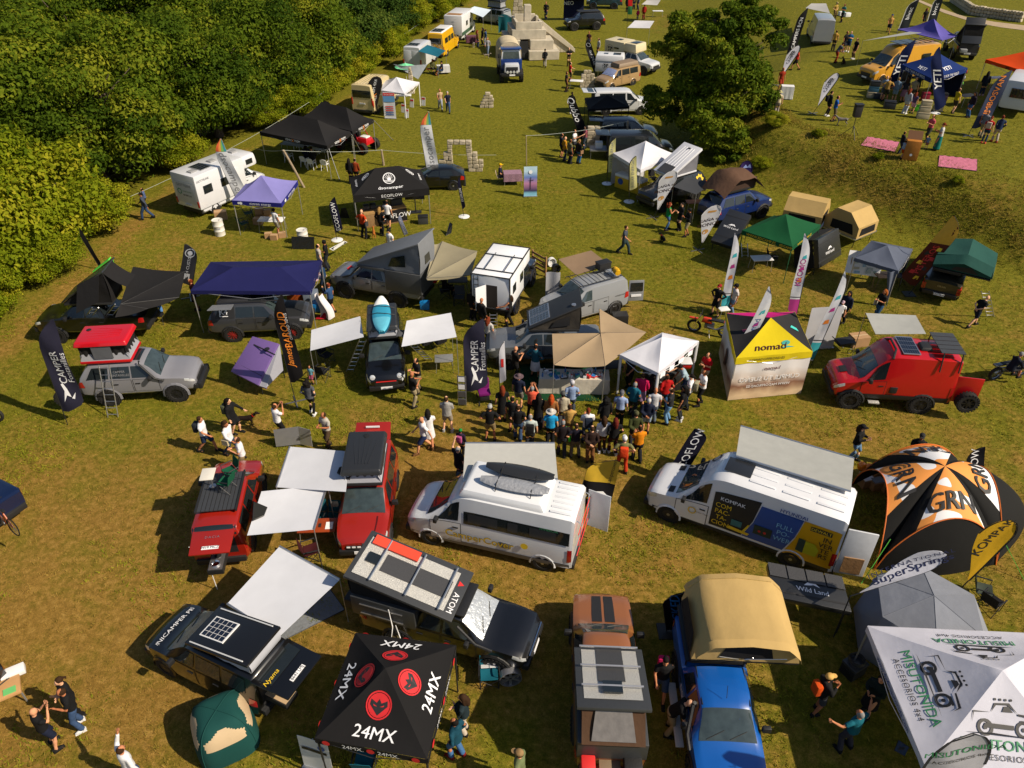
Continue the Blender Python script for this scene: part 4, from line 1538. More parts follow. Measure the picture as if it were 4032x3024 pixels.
def motorbike(label,at,rz,col,kind='enduro'):
 t=thg('motorbike',label,'motorbike',V(at),rz)
 tm,rm=MB().lth([(.23,-.05),(.31,-.06),(.34,0),(.31,.06),(.23,.05)],20,axis='y').mesh('tyre',RUBBER),None
 sp=MB()
 for k in range(12):
  a=k*math.pi/6
  sp.pth([(0,0,0),(.25*math.cos(a),0,.25*math.sin(a))],.005,3)
 sp.lth([(.24,-.02),(.24,.02)],18,axis='y')
 spm=sp.mesh('spokes',ALU)
 for x in(.72,-.72):
  w=link('wheel',tm,t,(x,0,.34))
  link('spokes',spm,w)
 pm=pnt(col)
 MB().pth([(.72,.08,.34),(.5,.08,.98)],.03,6).bd('fork',CHROME,t)
 MB().pth([(.72,-.08,.34),(.5,-.08,.98)],.03,6).bd('fork',CHROME,t)
 MB().pth([(.48,-.38,1.06),(.46,0,1.0),(.48,.38,1.06)],.016,5).bd('handlebar',BKP,t)
 MB().bx_(-.1,.42,-.13,.13,.66,.9,0,None,.7,.6).bd('tank',pm,t,bevel=.05)
 MB().bx_(-.62,.1,-.11,.11,.8,.88,0).bd('seat',BKP,t,bevel=.03)
 MB().bx_(.55,1.0,-.07,.07,.72,.78).bd('front_mudguard',pm,t,bevel=.02)
 MB().bx_(-1.0,-.5,-.1,.1,.8,.86).bd('rear_mudguard',pm,t,bevel=.02)
 MB().bx_(-.2,.25,-.12,.12,.36,.64).bd('engine',STEEL,t,bevel=.04)
 MB().pth([(-.72,.06,.34),(-.1,.08,.42)],.03,5).bd('swing_arm',ALU,t)
 MB().pth([(.1,.14,.5),(-.3,.17,.45),(-.7,.16,.66)],[.03,.04,.05],6).bd('exhaust',STEEL,t)
 MB().pth([(0,.1,.3),(-.1,.3,0)],.015,5).bd('stand',STEEL,t)
 return t
def bicycle(label,at,rz,col,r=.34,tilt=0.):
 t=thg('bicycle',label,'bicycle',V(at),rz)
 t.rotation_euler=(tilt,0,rz)
 tm=MB().lth([(r-.03,-.02),(r,0),(r-.03,.02)],22,axis='y').mesh('tyre',RUBBER)
 sp=MB()
 for k in range(10):
  a=k*math.pi/5
  sp.pth([(0,0,0),((r-.03)*math.cos(a),0,(r-.03)*math.sin(a))],.004,3)
 spm=sp.mesh('spokes',ALU)
 for x in(.52,-.52):
  w=link('wheel',tm,t,(x,0,r))
  link('spokes',spm,w)
 fr=MB()
 for a,b in(((-.52,0,r),(-.05,0,.3)),((-.05,0,.3),(.36,0,.78)),((-.05,0,.3),(-.18,0,.82)),((-.18,0,.78),(.35,0,.82)),((-.52,0,r),(-.17,0,.74)),((.52,0,r),(.34,0,.88))):
  fr.pth([a,b],.024,6)
 fr.bd('frame',pnt(col),t)
 MB().ball((-.2,0,.88),(.13,.06,.03),8,5).bd('saddle',BKP,t)
 MB().pth([(.36,-.32,.98),(.32,0,.93),(.36,.32,.98)],.014,5).bd('handlebar',BKP,t)
 MB().lth([(.001,.02),(.09,.02),(.09,0)],14,axis='y').bd('chainring',STEEL,t).location=(-.05,.03,.3)
 return t
def post(label,at,hgt,r=.08,lean=(0,0),name='wooden_post',group=None):
 at=V(at)
 t=thg(name,label,'post',at,0,group)
 MB().pth([(0,0,-.1),(lean[0]*.5,lean[1]*.5,hgt*.5),(lean[0],lean[1],hgt)],[r*1.1,r,r*.85],9).bd('shaft',mat((.26,.2,.13),.9,0,0,.35,.5,7,'weathered_wood'),t)
 MB().lth([(r*1.0,-.05),(r*1.05,0),(r*.7,.03),(.001,.035)],9,0,M.Translation((lean[0],lean[1],hgt))).bd('cap',mat((.33,.27,.19),.9),t)
 return t
def rope(label,pts,sag=.25,r=.012,name='rope',col=(.35,.38,.34)):
 pts=[V(p)for p in pts]
 t=thg(name,label,'rope',pts[0])
 for a,b in zip(pts[:-1],pts[1:]):
  P=[a.lerp(b,k/8)-V((0,0,sag*4*(k/8)*(1-k/8)))-pts[0]for k in range(9)]
  MB().pth(P,r,4).bd('strand',mat(col,.8),t)
 return t
 # ------------------------------------------------------------------ rooftop tents
def onc(c,name,label,cat):
 o=thg(name,label,cat,c.rt.location,c.rt.rotation_euler.z)
 o.scale=c.rt.scale
 return o
def wdg(rt,xh,xo,y0,y1,zb,zo,fab,lid,lt=.07,over=.06,base=None,window=None,bt=.1,rear=True,hf=.12,inset=.05,lidpart='lid'):
 sg=1 if xh>xo else-1
 if base is not None:
  MB().bx_(min(xh,xo),max(xh,xo),y0,y1,zb-bt,zb).bd('base_tray',base,rt,bevel=.02)
 a=V((xh+sg*over,0,zb+hf))
 b=V((xo-sg*over,0,zo))
 L=MB().slab([(a.x,y0-over,a.z),(a.x,y1+over,a.z),(b.x,y1+over,b.z),(b.x,y0-over,b.z)][::(1 if sg>0 else-1)],lt)
 L.bd(lidpart,lid,rt,bevel=.02)
 nd=V((sg*-1,0,0))
 for y,s_ in((y0+inset,-1),(y1-inset,1)):
  def f(u,v,y=y,s_=s_):
   x=xh+(xo-xh)*u
   zt=zb+hf-lt+(zo-zb-hf)*u-.0
   return(x,y-s_*.08*math.sin(math.pi*u)*math.sin(math.pi*v)*u+.012*math.sin(u*25+v*7),zb+(zt-zb)*v)
  MB().grid(f,12,8,0,.006).bd('side_wall',fab,rt,ang=60)
  if window:
   wm,u0,u1=window
   zt=lambda u:zb+hf-lt+(zo-zb-hf)*u
   P=lambda u,k:(xh+(xo-xh)*u,y+s_*.035,zb+(zt(u)-zb)*k)
   MB().add([P(u0,.22),P(u1,.22),P(u1,.72),P(u0+(u1-u0)*.25,.72)],[(0,1,2,3)]).bd('mesh_window',wm,rt,smooth=False)
 if rear:
  def g(u,v):
   return(xo+sg*-.0-sg*.06*math.sin(math.pi*v),y0+inset+(y1-y0-2*inset)*u,zb+(zo-lt-zb)*v)
  MB().grid(g,8,8,0,.006).bd('end_wall',fab,rt,ang=60)
 else:
  pass
 def topfn(off=.012):
  d=(b-a).normalized()
  n=V((-d.z,0,d.x))
  n=n if n.z>0 else-n
  return lambda s_,y,o=off:a+d*s_+V((0,y,0))+n*o
 return topfn(),(b-a).length
def ppt(c,label,x0,x1,y0,y1,zb,zl,lidm,fabm,trim=None,name='rooftop_tent',tray=None,vents=((.12,.5),),window=True):
 r=onc(c,name,label,'tent')
 MB().bx_(x0,x1,y0,y1,zb,zb+.13).bd('base_tray',tray or lidm,r,bevel=.04)
 for y,s_ in((y0+.06,-1),(y1-.06,1)):
  MB().grid(lambda u,v:(x0+.08+(x1-x0-.16)*u,y-s_*.07*math.sin(math.pi*v)*(1+.3*math.sin(u*40)),zb+.12+(zl-zb-.1)*v),30,8,0,.006).bd('side_wall',fabm,r,ang=60)
  if trim is not None:
   MB().grid(lambda u,v:(x0+.05+(x1-x0-.1)*u,y+s_*.03-s_*.1*v,zb+.12+.3*v),10,3,0,.006).bd('skirt',trim,r,ang=60)
  if window:
   MB().add([(x0+(x1-x0)*u,y+s_*.045,zb+.14+(zl-zb)*v)for u,v in((.3,.1),(.68,.1),(.68,.78),(.3,.78))],[(0,1,2,3)]).bd('window_flap',BLK if trim is None else clo('#55575c'),r,smooth=False)
 for x in(x0+.07,x1-.07):
  s_=-1 if x<(x0+x1)/2 else 1
  MB().grid(lambda u,v:(x-s_*.06*math.sin(math.pi*v)*(1+.3*math.sin(u*30)),y0+.08+(y1-y0-.16)*u,zb+.12+(zl-zb-.1)*v),20,8,0,.006).bd('end_wall',fabm,r,ang=60)
  if trim is not None:
   MB().grid(lambda u,v:(x+s_*.03-s_*.1*v,y0+.05+(y1-y0-.1)*u,zb+.12+.3*v),10,3,0,.006).bd('skirt',trim,r,ang=60)
 lid=MB().bx_(x0-.05,x1+.05,y0-.05,y1+.05,zl-.05,zl+.17,0,None,.93,.9).bd('lid',lidm,r,bevel=.07,seg=3)
 for k in range(5):
  yy=y0+(y1-y0)*(.18+.16*k)
  MB().pth([(x0+.35*abs(k-2)*.35+.25,yy,zl+.165),(x1-.35,(y0+y1)/2+(yy-(y0+y1)/2)*.5,zl+.172)],[.012,.02],5).bd('rib',lidm,lid)
 for u,v in vents:
  MB().lth([(.1,0),(.1,.03),(.001,.04)],14,0,M.Translation((x0+(x1-x0)*u,y0+(y1-y0)*v,zl+.16))).bd('vent',BKP,lid)
 return r
def FBc(kind,p,d,stc=0.):
 d=V((d.x,d.y,0)).normalized()
 k=KINDS[kind]
 f=V(p)-d*k['fo']
 return f,f-d*(k['wb']+stc)
BC=clo('#1c1b1c',.4,2.5)
BLKC2=clo('#2a2a2b',.4,2.5)
GREYC=clo('#6d7075',.35,2.2)
BEIGE=clo('#a58f72',.3,1.5,.15)
TAN=clo('#b79a63',.35,2.0,.1)
WAWN=clo('#d3d5dc',.3,1.3,.2)
SILVAWN=clo('#a9aaa6',.2,3,.15)
BSH=mat((.02,.021,.023),.38,0,.2,.2,.06,25,'black_shell')
DGY=mat((.035,.037,.04),.45,0,.1,.15,0,8,'dark_grey_shell')
CHECKER=mat((.5,.49,.46),.45,.35,0,.35,.5,45,'checker_plate')
MESHP=mat((.055,.055,.058),.5,.2,0,.3,.2,40,'rubber_mat')
RIMB=mat((.02,.02,.022),.35,.4,0,.1,0,8,'black_rim')
RIMS=mat((.5,.5,.52),.3,.8,0,.1,0,8,'alloy_rim')
RIMR=mat((.3,.02,.02),.35,.3,0,.1,0,8,'red_black_rim')
YE=mat((.75,.5,.02),.6,0,0,.05,0,4,'yellow_print')
ORG=mat((.75,.22,.02),.6,0,0,.05,0,4,'orange_print')
RDP=mat((.6,.02,.02),.6,0,0,.05,0,4,'red_print')
BLUP=mat((.02,.07,.28),.5,0,0,.1,0,4,'blue_print')
GRNP=mat((.03,.22,.09),.6,0,0,.05,0,4,'green_print')
GREYP=mat((.2,.2,.21),.6,0,0,.05,0,4,'grey_print')
def traction_board(root_or_label,fn,s0,s1,y0,y1,m,name='traction_board',thing_loc=None):
 b=MB()
 n=9
 b.grid(lambda u,v:fn(s0+(s1-s0)*u,y0+(y1-y0)*v,.05),2,2,0,.05)
 for i in range(n):
  for j in range(3):
   u,v=(i+.5)/n,(j+.5)/3
   p=[fn(s0+(s1-s0)*(u+a*.035),y0+(y1-y0)*(v+c*.1),.052)for a,c in((-1,-1),(1,-1),(1,1),(-1,1))]
   t=fn(s0+(s1-s0)*u,y0+(y1-y0)*v,.085)
   b.add(p+[t],[(0,1,4),(1,2,4),(2,3,4),(3,0,4)])
 return b.bd(name,m,root_or_label)
 # ------------------------------------------------------------------ vehicles of the near rows
def near_vehicles():
# silver off-roader with red rooftop tent
 c=Car('suv','off_road_car','silver grey off-road wagon carrying a red rooftop tent','car',T(0,2,1570,167),T(0,2,980,205),'#77777d',rim=RIMB,style='multi',lift=.14,rr=.43,flare=mat('#6c6c72'))
 c.bx_('bull_bar',BKP,c.fx+.02,c.fx+.22,-.78,.78,.5,.82,.06)
 MB().pth([(c.fx-1.2,-.98,1.2),(c.fx-1.55,-1.0,1.35),(c.fx-2.1,-.8,2.0),(c.fx-2.05,-.78,2.15)],.045,7).bd('snorkel',BKP,c.rt)
 c.top('sunroof',GL,2.15,2.75,-.5,.5,.01)
 tm,rm=wheel_meshes(.43,RIMB,'multi')
 w=link('spare_wheel',tm,c.rt,(c.fx-c.L-.65,-.95,.62),(0,0,math.pi))
 link('rim',rm,w)
 MB().pth([(c.fx-c.L,-.6,.7),(c.fx-c.L-.6,-.85,.7)],.03,6).bd('wheel_carrier',STEEL,c.rt)
 for i,z in enumerate((1.52,1.66)):
  let('CAMPER' if i else 'FONTANILLES',.13,c.sfn(3.0,z,-1,.02),GREYP,c.rt)
 c.plate('',False)
 REDSH=mat('#b5101c',.28,0,.5,.06,.03,12,'red_shell')
 ppt(c,'red hard-shell rooftop tent popped open on the silver wagon',-2.15,-.05,-.72,.72,2.08,2.98,REDSH,BC,clo('#8a8b92'),tray=REDSH,vents=((.16,.72),))
 ladder('aluminium ladder leaning from the red rooftop tent to the grass',T(0,2,985,318),T(0,1,905,1520,2.1),.42,8)
 # black pickup with wedge tent
 c=Car('pickup','pickup_truck','black pickup truck under a black wedge rooftop tent near the bushes','pickup',T(0,1,495,1325),T(0,1,1125,1300),'#0c0c0d',rim=RIMB,style='multi',lift=.14,rr=.42,flare=BKP)
 r=onc(c,'rooftop_tent','black wedge rooftop tent with green piping and green traction board','tent')
 GRN=mat((.08,.55,.05),.5,0,0,.1,0,4,'bright_green')
 fn,L=wdg(r,.75,-1.5,-.72,.72,2.06,3.75,BC,BSH,base=BSH)
 traction_board(r,fn,L*.58,L*.98,-.68,-.38,GRN)
 for y in(-.7,):
  for k in(.02,-.03):
   P=[(.05+k,y-.03,2.15),(-.3,y-.03,2.6+k),(-.75,y-.03,2.78+k),(-1.2-k,y-.03,2.15)]
   MB().pth(P,.012,4).bd('piping',GRN,r)
 MB().pth([(-1.5,-.72,2.1),(-1.5,-.72,3.6),(-1.5,.72,3.62)],.014,4).bd('piping',GRN,r)
 MB().grid(lambda u,v:(-1.5-.9*u,-.6+1.2*v,3.6-.75*u-.1*math.sin(math.pi*u)),6,6,0,.008).bd('rain_fly',BC,r)
 MB().grid(lambda u,v:(-.2-1.2*v,.72+.9*u,3.05+.6*v-1.0*u),6,6,0,.008).bd('rain_fly',BC,r)
 z=2.2
 sht('fan_awning','black fan awning with green hem behind the black pickup',[T(0,1,1050,990,2.25),T(0,1,1005,1105,1.9),T(0,1,1290,1030,1.9),T(0,1,1560,930,1.95),T(0,1,1610,705,2.1),T(0,1,1160,665,2.3)],BC,.1,(),trans=.02)
 for i,(x0,y0,x1,y1)in enumerate(((765,1105,830,1020),(945,1100,1030,990))):
  ladder('short silver ladder hanging at the black wedge tent'+(' near the tail light' if i else ' near the cab'),T(0,1,x0,y0,1.2),T(0,1,x1,y1,2.1),.28,3)
  # dark grey Discovery-like wagon
 c=Car('suv','off_road_car','dark grey wagon with red rimmed wheels beneath the navy gazebo','car',T(1,1,355,1285),T(0,1,2040,1308),'#35363a',rim=RIMR,style='multi',lift=.1,rr=.41,flare=BKP)
 for y in(.62,-.62):
  MB().pth([(-1.9,y,2.06),(1.0,y,2.06)],.035,6).bd('roof_rail',BKP,c.rt)
 c.top('sunroof',GL,2.2,2.8,-.55,.55,.012)
 c.top('bonnet_cover',BSH,.35,1.25,-.9,.9,.012)
 c.ptc('side_window',BLK,[(3.46,4.05),(4.42,4.05),(4.14,4.92),(3.42,4.92)],-1,.018)
 shp([[(-.2,-.2),(.2,-.2),(.2,-.17),(-.2,-.17)],[(-.2,.17),(.2,.17),(.2,.2),(-.2,.2)],[(-.2,-.17),(-.17,-.17),(-.17,.17),(-.2,.17)]],c.sfn(3.95,1.62,-1,.026),WHT,c.rt)
 let('K4',.34,c.sfn(3.95,1.62,-1,.026),WHT,c.rt,bold=.02)
 MB().slab([(-1.1,-.72,2.0),(-2.1,-.72,2.0),(-2.15,-1.45,2.15),(-1.05,-1.45,2.15)],.03).bd('gullwing_flap',mat('#6d6f73',.4),c.rt)
 # black compact car facing the drone, with tent, paddleboard and two awnings
 d=T(1,1,1100,1290,2.8)-T(1,1,1095,905,2.8)
 f,rr_=FBc('mpv',T(1,2,1168,150),d)
 c=Car('mpv','compact_car','glossy black compact car carrying a tent and a blue paddleboard','car',f,rr_,'#08080a',mid=True,rim=RIMS,scale=.93)
 MB().bx_(c.fx+.02,c.fx+.05,-.45,.45,.78,.81).bd('red_strip',RDP,c.rt)
 c.plate('',False)
 for s_ in(1,-1):
  MB().lth([(.001,.05),(.1,.04),(.13,0)],16,0,M.Translation((c.fx-.12,s_*.6,.95))@M.Rotation(1.2,4,'Y')).bd('round_headlight',CLEARL,c.rt)
 ppt(c,'black box tent on the roof of the black compact car',-1.6,.55,-.68,.68,1.95,2.45,BSH,BLKC2,clo('#9a9ba2'),vents=())
 b=onc(c,'paddleboard','blue and white inflatable paddleboard strapped upon the black tent','paddleboard')
 def bw(s_):
  return .42*max(0,math.sin(math.pi*min(1,max(0,s_*.93+.04))))**.55
 BB=[mat('#e9e9e6',.4),mat('#2f8cab',.4),mat('#0d5570',.45)]
 for(s0,s1,m)in((0,.26,BB[0]),(.26,.62,BB[1]),(.62,1,mat('#58a9c0',.4))):
  MB().grid(lambda u,v:(-1.95+3.1*(s0+(s1-s0)*u),(v*2-1)*bw(s0+(s1-s0)*u),2.72+.09*(1-(2*v-1)**2)**.5),8,8,0,.1).bd('deck',m,b)
 MB().grid(lambda u,v:(-1.96+3.12*u,(v*2-1)*bw(u)*1.05,2.66),18,4,0,.05).bd('rail',BB[2],b)
 for x in(-1.0,-.35):
  MB().pth([(x-.1,-.6,2.7),(x,-.2,2.83),(x+.1,.2,2.83),(x+.05,.6,2.7)],.018,5).bd('strap',BKP,b)
 A=sht('awning','pale grey car awning stretched towards the camping chairs',[T(1,1,490,1395,1.75),T(1,1,955,1275,2.1),T(1,1,925,1095,2.1),T(1,1,500,1215,1.85)],WAWN,.06,(0,3))
 A=sht('awning','pale grey car awning over the folding table by the ladder',[T(1,1,1285,1360,2.0),T(1,1,1765,1275,1.95),T(1,1,1715,1065,2.0),T(1,1,1330,1135,2.1)],WAWN,.05,(1,2))
 ladder('grey ladder below the awning beside the camping chairs',T(1,1,835,1575),T(1,1,950,1300,1.9),.3,8)
 ladder('grey ladder under the awning near the folding table',T(1,1,1525,1475),T(1,1,1395,1355,1.5),.3,6)
 crumple('grey tent annex','dark grey tent entrance flap hanging beside the paddleboard',T(1,1,1320,1220,1.9))
 # grey pickup with pop-up camper
 c=Car('pickup','camper_pickup','grey pickup with a pop-up camper and large front bumper','pickup',T(1,1,815,930),T(1,1,1262,1010),'#67696d',rim=RIMB,style='spoke',lift=.2,rr=.45,flare=BKP)
 bx=DGY
 c.bx_('camper_box',mat('#47494c',.45,0,.1,.1),c.fx-5.5,c.fx-3.45,-.95,.95,1.0,2.15,.03)
 c.bx_('cabover',mat('#47494c',.45,0,.1,.1),c.fx-3.45,c.fx-1.9,-.93,.93,2.02,2.18,.03)
 fn,L=wdg(c.rt,c.fx-1.95,c.fx-5.45,-.93,.93,2.18,3.95,GREYC,mat('#6a6d72',.5),window=(GL,.5,.78))
 MB().add([(c.fx-5.53,y,z)for y,z in((-.3,2.5),(.3,2.5),(.35,3.0),(-.2,3.0))],[(0,1,2,3)]).bd('mesh_window',GL,c.rt)
 for z in(1.5,1.3):
  c.bx_('storage_rail',ALU,c.fx-5.0,c.fx-3.9,-.99,-.96,z,z+.03,.0)
 c.bx_('side_window',GL,c.fx-4.85,c.fx-4.35,-.975,-.955,1.65,1.98,.0)
 let('AVENTURA',.26,c.sfn(2.55,.95,-1,.03),BLK,c.rt,bold=.02)
 let('IMO',.3,c.sfn(2.75,1.2,-1,.03),BLK,c.rt,bold=.03)
 shp([[(-.35,-.12),(-.1,-.16),(.15,-.08),(.12,.12),(0,.05),(-.08,.2),(-.14,.02)]],c.sfn(2.15,1.2,-1,.03),RDP,c.rt)
 MB().pth([(c.fx-.95,.95,1.3),(c.fx-1.45,.98,1.5),(c.fx-2.0,.8,2.1),(c.fx-1.95,.8,2.3)],.05,7).bd('snorkel',BKP,c.rt)
 shp([[(-.2,-.1),(.1,-.15),(.2,.05),(0,.02),(-.05,.18)]],lambda u,v:c.tpp(.9+v,u/.8,.02),RDP,c.rt)
 MB().bx_(c.fx-5.62,c.fx-5.5,-.9,-.5,1.0,1.2).bd('tail_light',REDL,c.rt)
 c.plate('',True,1.1)
 sht('fan_awning','beige fan awning spread behind the grey pop-up camper',[T(1,1,1500,765,2.2),T(1,1,1510,782,2.1),T(1,1,1885,738,2.0),T(1,1,1945,528,2.05),T(1,1,1640,442,2.1),T(1,1,1565,470,2.2)],clo('#8f8770',.3,1.6,.12),.1,())
 # white box camper on a dark pickup
 c=Car('pickup','camper_truck','white box camper with black trims on a dark blue pickup','camper',T(2,1,205,812),T(2,1,58,1068),'#12182a',rim=RIMB,style='multi',lift=.2,rr=.44)
 WB=mat('#e4e6ea',.35,0,.3,.04,0,3,'white_panel')
 x1,x0=c.fx-3.1,c.fx-5.55
 c.bx_('camper_box',WB,x0,x1,-1.0,1.0,.95,2.75,.015)
 c.bx_('cabover',WB,x1,x1+1.05,-1.0,1.0,2.05,2.75,.015)
 TR=BKP
 for y in(-1.0,1.0):
  for a,b in(((x0,y,.95),(x0,y,2.75)),((x0,y,2.75),(x1+1.05,y,2.75)),((x0,y,.95),(x1,y,.95))):
   MB().pth([a,b],.04,4).bd('edge_trim',TR,c.rt)
 for z in(.95,2.75):
  MB().pth([(x0,-1,z),(x0,1,z)],.04,4).bd('edge_trim',TR,c.rt)
 MB().pth([(x1+1.05,-1,2.75),(x1+1.05,1,2.75)],.04,4).bd('edge_trim',TR,c.rt)
 for x in(x0+.55,x0+2.2):
  MB().pth([(x,-1,2.79),(x,1,2.79)],.03,4).bd('cross_bar',TR,c.rt)
 for y in(-.55,.45):
  MB().pth([(x0+.5,y,2.86),(x0+2.3,y,2.86)],.025,4).bd('roof_rail',TR,c.rt)
 c.bx_('doorway',mat((.03,.022,.016),.8),x0-.012,x0+.01,-.35,.22,1.0,2.25,.0)
 MB().slab([(x0-.02,.25,1.0),(x0-.5,.62,1.0),(x0-.5,.62,2.25),(x0-.02,.25,2.25)],.04).bd('door',WB,c.rt)
 for x in(x0+.5,x0+1.75):
  c.bx_('side_window',GL,x,x+.5,-1.03,-1.0,1.65,2.1,.0)
 for sy in(.62,.86):
  MB().pth([(x0-.06,sy,.9),(x0-.06,sy,2.7)],.018,5).bd('ladder_stile',BKP,c.rt)
 for k in range(6):
  MB().pth([(x0-.06,.62,1.0+k*.3),(x0-.06,.86,1.0+k*.3)],.014,5).bd('ladder_rung',BKP,c.rt)
 for y in(-.9,.9):
  c.bx_('tail_light',REDL,x0-.03,x0,y-.08,y+.08,1.02,1.1,.0)
 ladder('small grey step ladder at the white box camper door',T(1,1,2085,1185),T(1,1,2085,1070,.8),.35,4)
 # grey panel van with roof rack
 d=T(2,1,740,842,1.9)-T(2,1,988,770,1.9)
 d=V((d.x,d.y,0)).normalized()
 rc=T(2,1,925,1068)
 c=Car('mpv','panel_van','grey panel van with black roof rack and open rear door','van',rc+d*2.78,rc,'#85888c',rim=RIMB,style='steel',lift=.06,rr=.37,nowin=(1,2),glass=GLASS2,flare=BKP)
 for y in(-.6,.6):
  MB().pth([(-1.9,y,2.02),(.75,y,2.02)],.025,5).bd('rack_rail',BKP,c.rt)
 for k in range(6):
  MB().pth([(-1.8+k*.48,-.6,2.04),(-1.8+k*.48,.6,2.04)],.02,5).bd('rack_bar',BKP,c.rt)
 on=onc(c,'cargo_box','black plastic cargo box on the grey van roof rack','box')
 MB().bx_(-1.75,-1.05,-.62,-.18,2.08,2.42).bd('body',BKP,on,bevel=.03)
 MB().bx_(-1.77,-1.03,-.64,-.16,2.42,2.48).bd('lid',BKP,on,bevel=.02)
 on=onc(c,'duffel_bag','yellow duffel bag tied to the grey van roof rack','bag')
 MB().pth([(-1.75,.1,2.2),(-1.7,.35,2.22),(-1.65,.58,2.2)],[.15,.18,.15],10).bd('body',mat('#d8a412',.5,0,0,.1,.4,6),on)
 for y in(.2,.45):
  MB().lth([(.18,-.02),(.18,.02)],12,0,M.Translation((-1.69,y,2.2)),axis='y').bd('strap',BKP,on)
 on.location=c.rt.location
 x=c.fx-c.L
 MB().slab([(x,.85,.55),(x-.75,1.15,.55),(x-.72,1.12,1.72),(x,.82,1.72)],.05).bd('rear_door',c.pnt,c.rt,bevel=.015)
 MB().slab([(x-.08,.90,1.12),(x-.68,1.14,1.12),(x-.66,1.12,1.6),(x-.08,.88,1.6)],.062).bd('door_window',GL,c.rt)
 MB().slab([(x-.12,.93,.8),(x-.62,1.12,.8),(x-.62,1.12,.92),(x-.12,.93,.92)],.07).bd('number_plate',WHT,c.rt)
 let('campervan',.14,c.sfn(3.9,1.12,1,.02),BLK,c.rt)
 sht('awning','brown beige side awning on the grey panel van',[T(2,1,595,735,1.95),T(2,1,880,640,1.95),T(2,1,725,522,1.9),T(2,1,440,598,1.9)],clo('#8a735c',.4,1.6,.15),.05,(3,2),polecol=POLEB)
 # grey pickup with wedge tent and 270 awning
 d=T(2,1,230,1248,2.0)-T(2,1,800,1238,2.0)
 d=V((d.x,d.y,0)).normalized()
 fc=T(1,1,2190,1548)
 c=Car('pickup','pickup_truck','matt grey pickup with black wedge tent and solar panels','pickup',fc,fc-d*3.1,'#5c6066',rim=RIMB,style='multi',lift=.12,rr=.41,flare=BKP)
 r=onc(c,'rooftop_tent','black wedge rooftop tent with two solar panels upon its lid','tent')
 fn,L=wdg(r,.55,-1.75,-.78,.72,2.04,3.35,clo('#38342f',.5,2.5),mat('#26282b',.55,0,0,.1,.1,30),base=BSH,window=(BLK,.42,.8))
 for k in(0,1):
  y0=-.66+k*.66
  cel(r,[fn(.12,y0,.03),fn(1.12,y0,.03),fn(1.12,y0+.62,.03),fn(.12,y0+.62,.03)],(6,3),cell=mat((.07,.085,.1),.25,.2,.5,.3,0,30))
 MB().lth([(.12,0),(.12,.04),(.001,.05)],14,0,M.Translation(fn(L*.86,.45,.0))).bd('vent',ALU,r)
 sht('fan_awning','large beige fan awning over the green mat and display table',[T(2,1,805,1242,2.15),T(2,1,385,1247,2.1),T(2,1,398,1520,1.95),T(2,1,845,1530,1.95),T(2,1,1205,1235,2.0),T(2,1,795,1030,2.1)],BEIGE,.12,(2,3))
 c.rt['label']='matt grey pickup with black wedge tent and solar panels'
 shp([[(-.7,-.1),(-.5,.12),(-.4,.02),(-.2,.16),(0,.0),(.2,.1),(.4,-.02),(.55,.06),(.7,-.1)]],c.sfn(2.7,.8,1,.02),BLK,c.rt)
 # red van
 c=Car('daily','camper_van','bright red high-roofed four wheel drive van with roof platform','van',T(3,2,735,226),T(3,2,1345,270),'#b00c14',rim=RIMB,style='steel',flare=BKP)
 zt=2.76
 cel(c.rt,[(c.fx-2.45,-.72,zt+.04),(c.fx-3.15,-.72,zt+.04),(c.fx-3.15,.66,zt+.04),(c.fx-2.45,.66,zt+.04)][::-1],(7,4))
 c.bx_('roof_vent',BKP,c.fx-3.75,c.fx-3.25,-.3,.3,zt,zt+.13,.05,None,.8,.8)
 for k in range(5):
  c.bx_('platform_slat',mat('#3a3c3f',.5),c.fx-4.8,c.fx-3.85,-.82+k*.33,-.53+k*.33,zt+.25,zt+.28,.0)
 for x in(c.fx-4.7,c.fx-3.95):
  for y in(-.8,.8):
   MB().pth([(x,y,zt+.25),(x,y*1.22,2.2)],.03,5).bd('platform_post',BKP,c.rt)
 MB().pth([(c.fx-2.05,-.82,2.55),(c.fx-2.2,-.4,2.83),(c.fx-2.2,.4,2.83),(c.fx-2.05,.82,2.6)],.05,6).bd('roof_hose',BKP,c.rt)
 x=c.fx-c.L
 MB().slab([(x,.95,.75),(x-1.0,1.05,.75),(x-1.0,1.02,2.0),(x,.92,2.0)],.06).bd('rear_door',c.pnt,c.rt,bevel=.02)
 tm,rm=wheel_meshes(.45,RIMB,'steel')
 w=link('spare_wheel',tm,c.rt,(x-.55,1.22,.95),(0,0,0))
 link('rim',rm,w)
 MB().slab([(x,-.9,.75),(x-.4,-1.5,.75),(x-.4,-1.5,2.55),(x,-.9,2.55)],.06).bd('rear_door',c.pnt,c.rt,bevel=.02)
 c.top('bonnet_scoop',BKP,.35,.62,-.2,.2,.04)
 c.bx_('locker',BKP,c.fx-2.55,c.fx-2.25,.99,1.03,1.0,1.3,.01)
 c.bx_('side_step',CHECKER,c.fx-1.95,c.fx-1.5,1.0,1.2,.5,.56,.01)
 c.ptc('sill_cladding',BKP,[(.2,1.6),(4.7,1.6),(4.7,2.5),(.2,2.5)],1,.02,12,2)
 sht('awning','silver striped awning on the far side of the red van',[T(3,1,990,1250,2.5),T(3,1,1430,1248,2.5),T(3,1,1340,1087,2.3),T(3,1,905,1067,2.3)],SILVAWN,.05,(2,3))
 # white camper van, CamperCover
 c=Car('ducato','camper_van','white camper van with yellow lettering and boards on its roof','camper van',T(2,2,330,1638)+(T(2,2,330,1638)-T(2,2,330,1638))+(D(930,1171)-T(2,2,330,1638)).normalized()*4.03,T(2,2,330,1638),'#d6d8dc',rim=RIMS,style='spoke',glass=GL)
